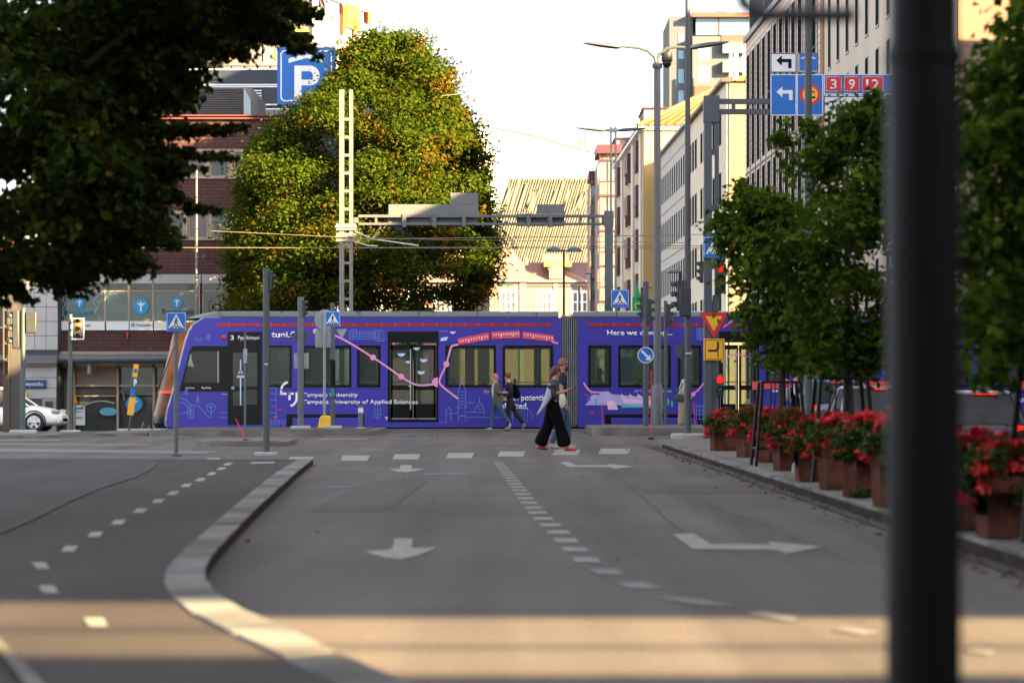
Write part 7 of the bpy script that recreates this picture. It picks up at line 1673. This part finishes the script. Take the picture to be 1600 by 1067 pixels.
    for nm, m, segs, sub in clothes:
        nd, ed = [], []; idx = {}
        for ch in segs:
            prev = None
            for item in ch:
                if isinstance(item, tuple) and isinstance(item[0], str):
                    key, r = item[0], item[1]
                    if key not in idx: idx[key] = len(nd); nd.append((*j[key], r * k if not isinstance(r, tuple) else (r[0] * k, r[1] * k)))
                    cur = idx[key]
                else:
                    cur = len(nd); r = item[3]; nd.append((*P(*item[:3]), r * k if not isinstance(r, tuple) else (r[0] * k, r[1] * k)))
                if prev is not None: ed.append((prev, cur))
                prev = cur
        skin_obj(nm, nd, ed, m, t, 0, sub)
    return t, j, P
def shoes(t, j, k, face, m, hgt=.035, L=.13):
    for sd_ in 'nf':
        a = Vector(j['ank' + sd_]); to = Vector(j['toe' + sd_]); dr = (to - a); dr.z *= 1; hl = a - Vector((dr.x, dr.y, 0)).normalized() * .05 * k; 
        sl = skin_obj('shoe', [(hl.x, hl.y, a.z - .045 * k, .038 * k), (a.x + (to.x - a.x) * .35, a.y, a.z * .6 + to.z * .4 - .02 * k, .043 * k), (to.x, to.y, to.z, .036 * k), (to.x + (to.x - a.x) * .35, to.y, to.z + (to.z - a.z) * .1, .020 * k)], [(0, 1), (1, 2), (2, 3)], m, t)
BLK = mat('fabric_black', (.0035, .0035, .004), .95, var=.3, spec=.1); JEAN = mat('denim_blue', (.035, .07, .14), .85, var=.2, scale=20); NAVY = mat('fabric_navy', (.012, .016, .035), .9, var=.2)
# woman with the phone
W1 = dict(pelvis=(0, 0, .93), waist=(.0, 0, 1.08), chest=(.01, 0, 1.30), neck=(.04, 0, 1.46), head=(.085, 0, 1.575), sho=(.0, 1.37), elbn=(-.03, 1.13), wrin=(.24, 1.19), elbf=(.06, 1.14), wrif=(.27, 1.21), knen=(.13, .52), ankn=(.27, .10), toen=(.42, .05), knef=(-.10, .50), ankf=(-.27, .13), toef=(-.14, .06), wyn=.08, wyf=.10)
hr = mat('hair_auburn', (.085, .022, .012), .6, var=.3, scale=30)
dW = 50.5; sc = 1.0
clW = [('trousers', BLK, [[('pelvis', .155), ('hipn', .14), ('knen', .115), (.21, -.085, .22, .145), (.24, -.085, .09, .16)], [('pelvis', .155), ('hipf', .14), ('knef', .115), (-.22, .085, .24, .14), (-.26, .085, .11, .155)], [('pelvis', .155), ('waist', .135)]], 2),
       ('striped_sweater', mat('sweater_grey', (.07, .07, .085), .9, var=.3, scale=9), [[('pelvis', .14), ('waist', .145), ('chest', .155), (.03, 0, 1.42, .07)], [('chest', .155), ('shon', .085), ('elbn', .08), (.08, -.15, 1.16, .06)], [('chest', .155), ('shof', .085), ('elbf', .075), (.12, .13, 1.17, .06)]], 2)]
t, j, P = person('woman in wide black trousers and red shoes walking while looking at her phone', (X(864, dW), dW, 0.0), 1, sc, W1, SKIN, [(.05, .0, .09, .09, .10), (.10, -.03, .06, .055, .09), (.125, -.10, .045, .045, .09), (.13, -.17, .03, .03, .07)], hr, clW)
shoes(t, j, sc, 1, mat('shoe_red', (.45, .03, .02), .4))
b = MB(); b.prismx([(-.29, .0), (-.1, .0), (.1, 0), (.1, .02)], 0, .01)
b = MB().rings([[(.03, -.235, 1.40), (-.09, -.24, 1.38), (-.10, -.1, 1.42), (.02, -.1, 1.44)], [(.06, -.26, 1.15), (-.13, -.26, 1.12), (-.17, -.05, 1.15), (.0, -.05, 1.15)], [(-.10, -.22, .92), (-.24, -.22, .88), (-.25, .0, .88), (-.12, 0, .92)], [(-.28, -.16, .72), (-.36, -.16, .70), (-.36, -.02, .70), (-.28, -.02, .72)]]); o = b.build('grey_shawl', mat('shawl_grey', (.36, .38, .44), .9, var=.1), t); o.modifiers.new('s', 'SUBSURF').levels = 2; o.modifiers['s'].render_levels = 2
b = MB().lathe([(.088, -.035), (.092, .035)], (0, 0, 0), 14); o = b.build('sleeve_band', mat('band_navy', (.02, .02, .04), .9), t); o.location = (-.02, -.185, 1.28)
b = MB().lathe([(.088, -.035), (.09, .035)], (0, 0, 0), 14); o = b.build('sleeve_band', mat('band_navy', (.02,) * 3), t); o.location = (.02, -.18, 1.12); o.rotation_euler = (0, R_(80), 0)
o = MB().box(-.07, -.04, -.006, .07, .04, .006).build('phone', BLACK, None, loc=(X(864, dW) + .385, dW - .10, 1.245), bevel=.004); tag(o, 'dark phone held up in the hands of the woman in black trousers', 'phone'); o.rotation_euler = (0, R_(-18), 0)
o = MB().lathe([(.04, -.05), (.062, .0), (.05, .05), (.02, .075)], n=12).build('paper_cup_lid', SWHITE, None, loc=(0, 0, 0)); bpy.data.objects.remove(o)
t2 = thing('tote_bag', 'white cloth bag hanging between the woman and the man on the crossing', 'bag', (X(877, 51.5), 51.5, .86)); b = MB().rings([[(-.05, -.03, 0), (.07, -.03, -.02), (.07, .04, -.02), (-.05, .04, 0)], [(-.10, -.06, .12), (.12, -.06, .12), (.12, .06, .12), (-.10, .06, .12)], [(-.05, -.03, .3), (.09, -.03, .3), (.09, .03, .3), (-.05, .03, .3)]]); o = b.build('cloth', mat('bag_white', (.62, .58, .50), .9), t2); o.modifiers.new('s', 'SUBSURF').levels = 2; o.modifiers['s'].render_levels = 2
b = MB(); b.tube([(-.03, 0, .29), (.0, 0, .42), (.06, 0, .29)], .008, 6); b.build('handle', mat('bag_white', (.6,) * 3), t2)
# man beside her
dM = 52.5; km = 1.06
M1 = dict(pelvis=(0, 0, .95), waist=(.0, 0, 1.12), chest=(.0, 0, 1.34), neck=(.02, 0, 1.52), head=(.05, 0, 1.645), hx=-.01, sho=(.0, 1.44), elbn=(.0, 1.14), wrin=(.07, .92), elbf=(.04, 1.15), wrif=(.10, .90), knen=(-.02, .50), ankn=(-.20, .12), toen=(-.08, .05), knef=(.13, .50), ankf=(.12, .09), toef=(.26, .05), sw=1.15)
clM = [('jeans', JEAN, [[('waist', .11), ('pelvis', .13), ('hipn', .10), ('knen', .075), ('ankn', .062)], [('pelvis', .13), ('hipf', .10), ('knef', .075), ('ankf', .062)]], 2),
       ('dark_shirt', mat('shirt_dark_blue', (.016, .022, .04), .9, var=.2), [[('pelvis', .135), ('waist', .135), ('chest', .155), (.01, 0, 1.49, .07)], [('chest', .155), ('shon', .08), (.02, -.2, 1.22, .066)], [('chest', .155), ('shof', .08), (.03, .2, 1.22, .066)]], 2)]
hm_ = mat('hair_reddish', (.22, .09, .04), .7, var=.3, scale=30)
t, j, P = person('tall bearded man in dark t-shirt and jeans beside the woman with the phone', (X(877, dM), dM, .0), 1, km, M1, mat('skin_ruddy', (.42, .19, .13), .55, var=.06), [], hm_, clM)
shoes(t, j, km, 1, mat('shoe_pale', (.30, .32, .33), .5))
h = Vector(j['head']); b = MB().ball((h.x + .05 * km, 0, h.z - .075 * km), (.055, .062, .055), 12, 8); b.build('beard', mat('beard_dark', (.06, .025, .015), .8), t)
# couple in front of the tram
dC = 75.4
C1 = dict(pelvis=(0, 0, .93), waist=(.0, 0, 1.08), chest=(.0, 0, 1.30), neck=(.02, 0, 1.46), head=(.045, 0, 1.575), sho=(.0, 1.38), elbn=(-.06, 1.13), wrin=(-.20, 1.14), elbf=(.10, 1.14), wrif=(.22, 1.16), knen=(-.20, .52), ankn=(-.42, .22), toen=(-.36, .08), knef=(.10, .50), ankf=(.14, .09), toef=(.29, .05))
coat = mat('coat_olive', (.10, .085, .045), .9, var=.2, scale=10)
clC = [('jeans', JEAN, [[('waist', .11), ('pelvis', .13), ('hipn', .10), ('knen', .075), ('ankn', .055)], [('pelvis', .13), ('hipf', .10), ('knef', .075), ('ankf', .055)]], 2),
       ('white_top', mat('top_grey_white', (.40, .40, .42), .9), [[('pelvis', .13), ('waist', .13), (.04, 0, 1.28, .12), (.03, 0, 1.42, .06)]], 2),
       ('olive_coat', coat, [[(-.06, 0, .70, .18), (-.045, 0, .90, .18), (-.04, 0, 1.1, .155), ('chest', .155), (-.01, 0, 1.43, .07)], [('chest', .155), ('shon', .08), ('elbn', .068), ('wrin', .05)], [('chest', .155), ('shof', .08), ('elbf', .066), ('wrif', .048)]], 2)]
hb = mat('hair_blond', (.38, .17, .07), .6, var=.35, scale=25)
t, j, P = person('blond woman in a long olive coat and jeans walking left in front of the tram', (X(775, dC), dC, .075), -1, 1.0, C1, mat('skin_fair', (.55, .30, .20), .55, var=.05), [(.045, .0, .08, .09, .10), (.05, -.08, .06, .085, .08), (.04, -.13, .05, .085, .07)], hb, clC)
shoes(t, j, 1.0, -1, mat('shoe_grey', (.22, .2, .18), .6))
C2 = dict(pelvis=(0, 0, .94), waist=(.01, 0, 1.09), chest=(.03, 0, 1.31), neck=(.05, 0, 1.48), head=(.085, 0, 1.60), sho=(.02, 1.39), elbn=(-.04, 1.12), wrin=(.13, 1.00), elbf=(.1, 1.14), wrif=(.22, 1.03), knen=(.06, .50), ankn=(.02, .10), toen=(.16, .05), knef=(-.20, .48), ankf=(-.42, .22), toef=(-.38, .08))
clD = [('dark_trousers', mat('trousers_charcoal', (.014, .013, .016), .9), [[('waist', .11), ('pelvis', .13), ('hipn', .10), ('knen', .078), ('ankn', .06)], [('pelvis', .13), ('hipf', .10), ('knef', .078), ('ankf', .06)]], 2),
       ('navy_jacket', NAVY, [[('pelvis', .15), ('waist', .145), ('chest', .16), (.05, 0, 1.44, .075)], [('chest', .16), ('shon', .085), ('elbn', .07), ('wrin', .055)], [('chest', .16), ('shof', .085), ('elbf', .07), ('wrif', .055)]], 2)]
t, j, P = person('dark haired person in a navy jacket with a backpack walking left behind the blond woman', (X(797, dC + .5), dC + .5, .075), -1, 1.0, C2, mat('skin_fair', (.5,) * 3), [(.02, .02, .09, .09, .09)], mat('hair_brown', (.10, .035, .015), .6, var=.3), clD)
shoes(t, j, 1.0, -1, mat('shoe_olive', (.16, .14, .08), .6))
def backpack(label, loc, w, hgt, m, sx=1):
    t = thing('backpack', label, 'backpack', loc); b = MB().rings([[(-.10 * sx, -w, 0), (.12 * sx, -w, .02), (.12 * sx, w, .02), (-.10 * sx, w, 0)], [(-.10 * sx, -w * 1.1, hgt * .4), (.17 * sx, -w * 1.1, hgt * .35), (.17 * sx, w * 1.1, hgt * .35), (-.1 * sx, w * 1.1, hgt * .4)], [(-.09 * sx, -w, hgt), (.04 * sx, -w, hgt * .96), (.04 * sx, w, hgt * .96), (-.09 * sx, w, hgt)]])
    o = b.build('pack', m, t); q = o.modifiers.new('s', 'SUBSURF'); q.levels = 2; q.render_levels = 2
    b = MB(); b.tube([(-.08 * sx, -w * .7, hgt * .95), (-.2 * sx, -w * .75, hgt * .9), (-.3 * sx, -w * .7, hgt * .6), (-.2 * sx, -w * .8, hgt * .15)], .014, 6); b.build('strap', m, t); return t
backpack('black backpack on the person in the navy jacket', (X(797, dC + .5) + .17, dC + .5, 1.0), .15, .50, BLK)
# person in beige behind the thin pole
dB = 71.5; B1 = dict(pelvis=(0, 0, .92), waist=(.03, 0, 1.08), chest=(.08, 0, 1.30), neck=(.15, 0, 1.43), head=(.21, 0, 1.53), sho=(.08, 1.38), elbn=(.06, 1.12), wrin=(.14, .92), elbf=(.1, 1.12), wrif=(.22, 1.0), knen=(-.02, .50), ankn=(-.05, .09), toen=(.08, .05), knef=(.07, .50), ankf=(.08, .09), toef=(.22, .05))
bei = mat('fabric_beige', (.38, .28, .18), .9, var=.1); clB = [('beige_trousers', bei, [[('waist', .12), ('pelvis', .13), ('hipn', .105), ('knen', .09), ('ankn', .085)], [('pelvis', .13), ('hipf', .105), ('knef', .09), ('ankf', .085)]], 2),
       ('cream_jacket', mat('jacket_cream', (.50, .44, .38), .9, var=.08), [[('pelvis', .145), ('waist', .145), ('chest', .15), ('neck', .07)], [('chest', .15), ('shon', .085), ('elbn', .072), ('wrin', .055)], [('chest', .15), ('shof', .085), ('elbf', .07), ('wrif', .055)]], 2)]
t, j, P = person('person in cream jacket and beige trousers stooping behind the thin tall pole', (X(1065, dB), dB, .2), 1, .95, B1, SKIN, [(.02, .02, .09, .09, .09)], mat('hair_grey', (.12, .10, .09), .7, var=.3), clB); shoes(t, j, .95, 1, mat('shoe_brown', (.08, .04, .03), .6))
t = thing('shoulder_bag', 'dark olive shoulder bag hanging at the hip of the stooping person in cream', 'bag', (X(1060, dB) + .02, dB - .24, 1.05)); b = MB().rings([[(-.12, -.06, -.10), (.12, -.06, -.12), (.12, .05, -.12), (-.12, .05, -.10)], [(-.18, -.08, .0), (.15, -.08, -.02), (.15, .05, -.02), (-.18, .05, .0)], [(-.10, -.05, .14), (.10, -.05, .13), (.1, .04, .13), (-.10, .04, .14)]]); o = b.build('pouch', mat('bag_olive', (.05, .055, .04), .7), t); q = o.modifiers.new('s', 'SUBSURF'); q.levels = 2; q.render_levels = 2
MB().tube([(-.08, 0, .12), (.03, -.01, .30), (.09, .02, .42)], .012, 6).build('strap', BLK, t)
# person with backpack among the flowers
dP = 62.0; Q1 = dict(pelvis=(0, 0, .93), waist=(.0, 0, 1.08), chest=(.0, 0, 1.30), neck=(.0, 0, 1.46), head=(.01, 0, 1.575), sho=(.0, 1.38), elbn=(-.02, 1.12), wrin=(.1, 1.0), elbf=(.0, 1.14), wrif=(.12, 1.03), knen=(.06, .50), ankn=(.1, .09), toen=(.22, .05), knef=(-.05, .50), ankf=(-.1, .10), toef=(.02, .05))
t, j, P = person('person in black with white sleeves and a pale backpack behind the flowers, under the trees', (X(1243, dP), dP, .08), 1, .98, Q1, SKIN, [(.03, .0, .085, .09, .1)], mat('hair_black', (.02, .015, .012), .6), [('black_top', BLK, [[('pelvis', .14), ('waist', .14), ('chest', .155), (.0, 0, 1.43, .07)], [('chest', .155), ('shon', .085)], [('chest', .155), ('shof', .085)]], 2), ('white_sleeves', mat('sleeve_lilac_white', (.50, .48, .56), .9), [[('shon', .06), ('elbn', .065), ('wrin', .05)]], 2), ('trousers', BLK, [[('waist', .11), ('pelvis', .13), ('hipn', .10), ('knen', .08), ('ankn', .07)], [('pelvis', .13), ('hipf', .10), ('knef', .08), ('ankf', .07)]], 2)])
shoes(t, j, .98, 1, BLK)
backpack('pale backpack on the back of the person in black behind the flowers', (X(1243, dP) - .2, dP, .95), .13, .40, mat('pack_pale', (.35, .36, .33), .8), -1)
# passenger inside the second tram section
dT = TD + 1.0; V1 = dict(pelvis=(0, 0, .93), waist=(.0, 0, 1.08), chest=(.0, 0, 1.28), neck=(.02, 0, 1.43), head=(.04, 0, 1.54), sho=(.0, 1.35), elbn=(.02, 1.10), wrin=(.22, 1.12), elbf=(.02, 1.1), wrif=(.24, 1.1), knen=(.02, .50), ankn=(.0, .09), toen=(.12, .05), knef=(.02, .5), ankf=(.0, .09), toef=(.12, .05))
t, j, P = person('passenger in dark clothes standing behind the first window of the second tram section', (X(936, dT), dT, .37), 1, .96, V1, SKIN, [(.04, .0, .09, .09, .1)], mat('hair_black', (.02,) * 3), [('dark_coat', NAVY, [[('pelvis', .17), ('waist', .16), ('chest', .165), (.01, 0, 1.40, .07)], [('chest', .16), ('shon', .085), ('elbn', .07), ('wrin', .055)], [('chest', .16), ('shof', .085), ('elbf', .07), ('wrif', .055)]], 2), ('trousers', BLK, [[('pelvis', .13), ('hipn', .10), ('knen', .08), ('ankn', .07)], [('pelvis', .13), ('hipf', .10), ('knef', .08), ('ankf', .07)]], 2)])
shoes(t, j, .96, 1, BLK)

# ------------------------------------------------------------------ pieces that stand apart become parts of their own
SKIP = ('letter', 'border', 'symbol', 'drawing', 'seam', 'rib', 'mullion', 'joint', 'trunk', 'limb', 'crown', 'foliage', 'blossoms', 'marking', 'frame', 'number', 'logo', 'line', 'figure', 'text', 'print', 'visor', 'window_band', 'cornice', 'display', 'place_name', 'rod', 'stripe', 'body', 'eye')
def split_pieces():
    for o in list(bpy.data.objects):
        if o.type != 'MESH' or not o.parent or o.data.users > 1 or len(o.modifiers) and o.modifiers[0].type not in ('BEVEL',) or any(k in o.name for k in SKIP): continue
        me = o.data; nv = len(me.vertices)
        if nv > 3000 or nv < 16 or o.children: continue
        par = list(range(nv))
        def find(a):
            while par[a] != a: par[a] = par[par[a]]; a = par[a]
            return a
        for e in me.edges:
            a, b = find(e.vertices[0]), find(e.vertices[1])
            if a != b: par[a] = b
        co = np.empty(nv * 3); me.vertices.foreach_get('co', co); co = co.reshape(-1, 3); root = np.array([find(i) for i in range(nv)]); ids = list(dict.fromkeys(root.tolist()))
        if len(ids) < 2 or len(ids) > 40: continue
        bb = [(co[root == i].min(0) - .012, co[root == i].max(0) + .012) for i in ids]; g = list(range(len(ids)))
        def fg(a):
            while g[a] != a: a = g[a]
            return a
        for i in range(len(ids)):
            for j in range(i):
                if np.all(bb[i][0] <= bb[j][1]) and np.all(bb[j][0] <= bb[i][1]):
                    a, b = fg(i), fg(j)
                    if a != b: g[a] = b
        groups = {}
        for i in range(len(ids)): groups.setdefault(fg(i), set()).add(ids[i])
        if not 2 <= len(groups) <= 14: continue
        nm = o.name.split('.')[0]
        for keep in list(groups.values()):
            b = bmesh.new(); b.from_mesh(me); b.verts.ensure_lookup_table()
            bmesh.ops.delete(b, geom=[v for v in b.verts if root[v.index] not in keep], context='VERTS')
            m2 = me.copy(); b.to_mesh(m2); b.free(); q = o.copy(); q.name = nm; q.data = m2; COL.objects.link(q)
        bpy.data.objects.remove(o)
split_pieces()
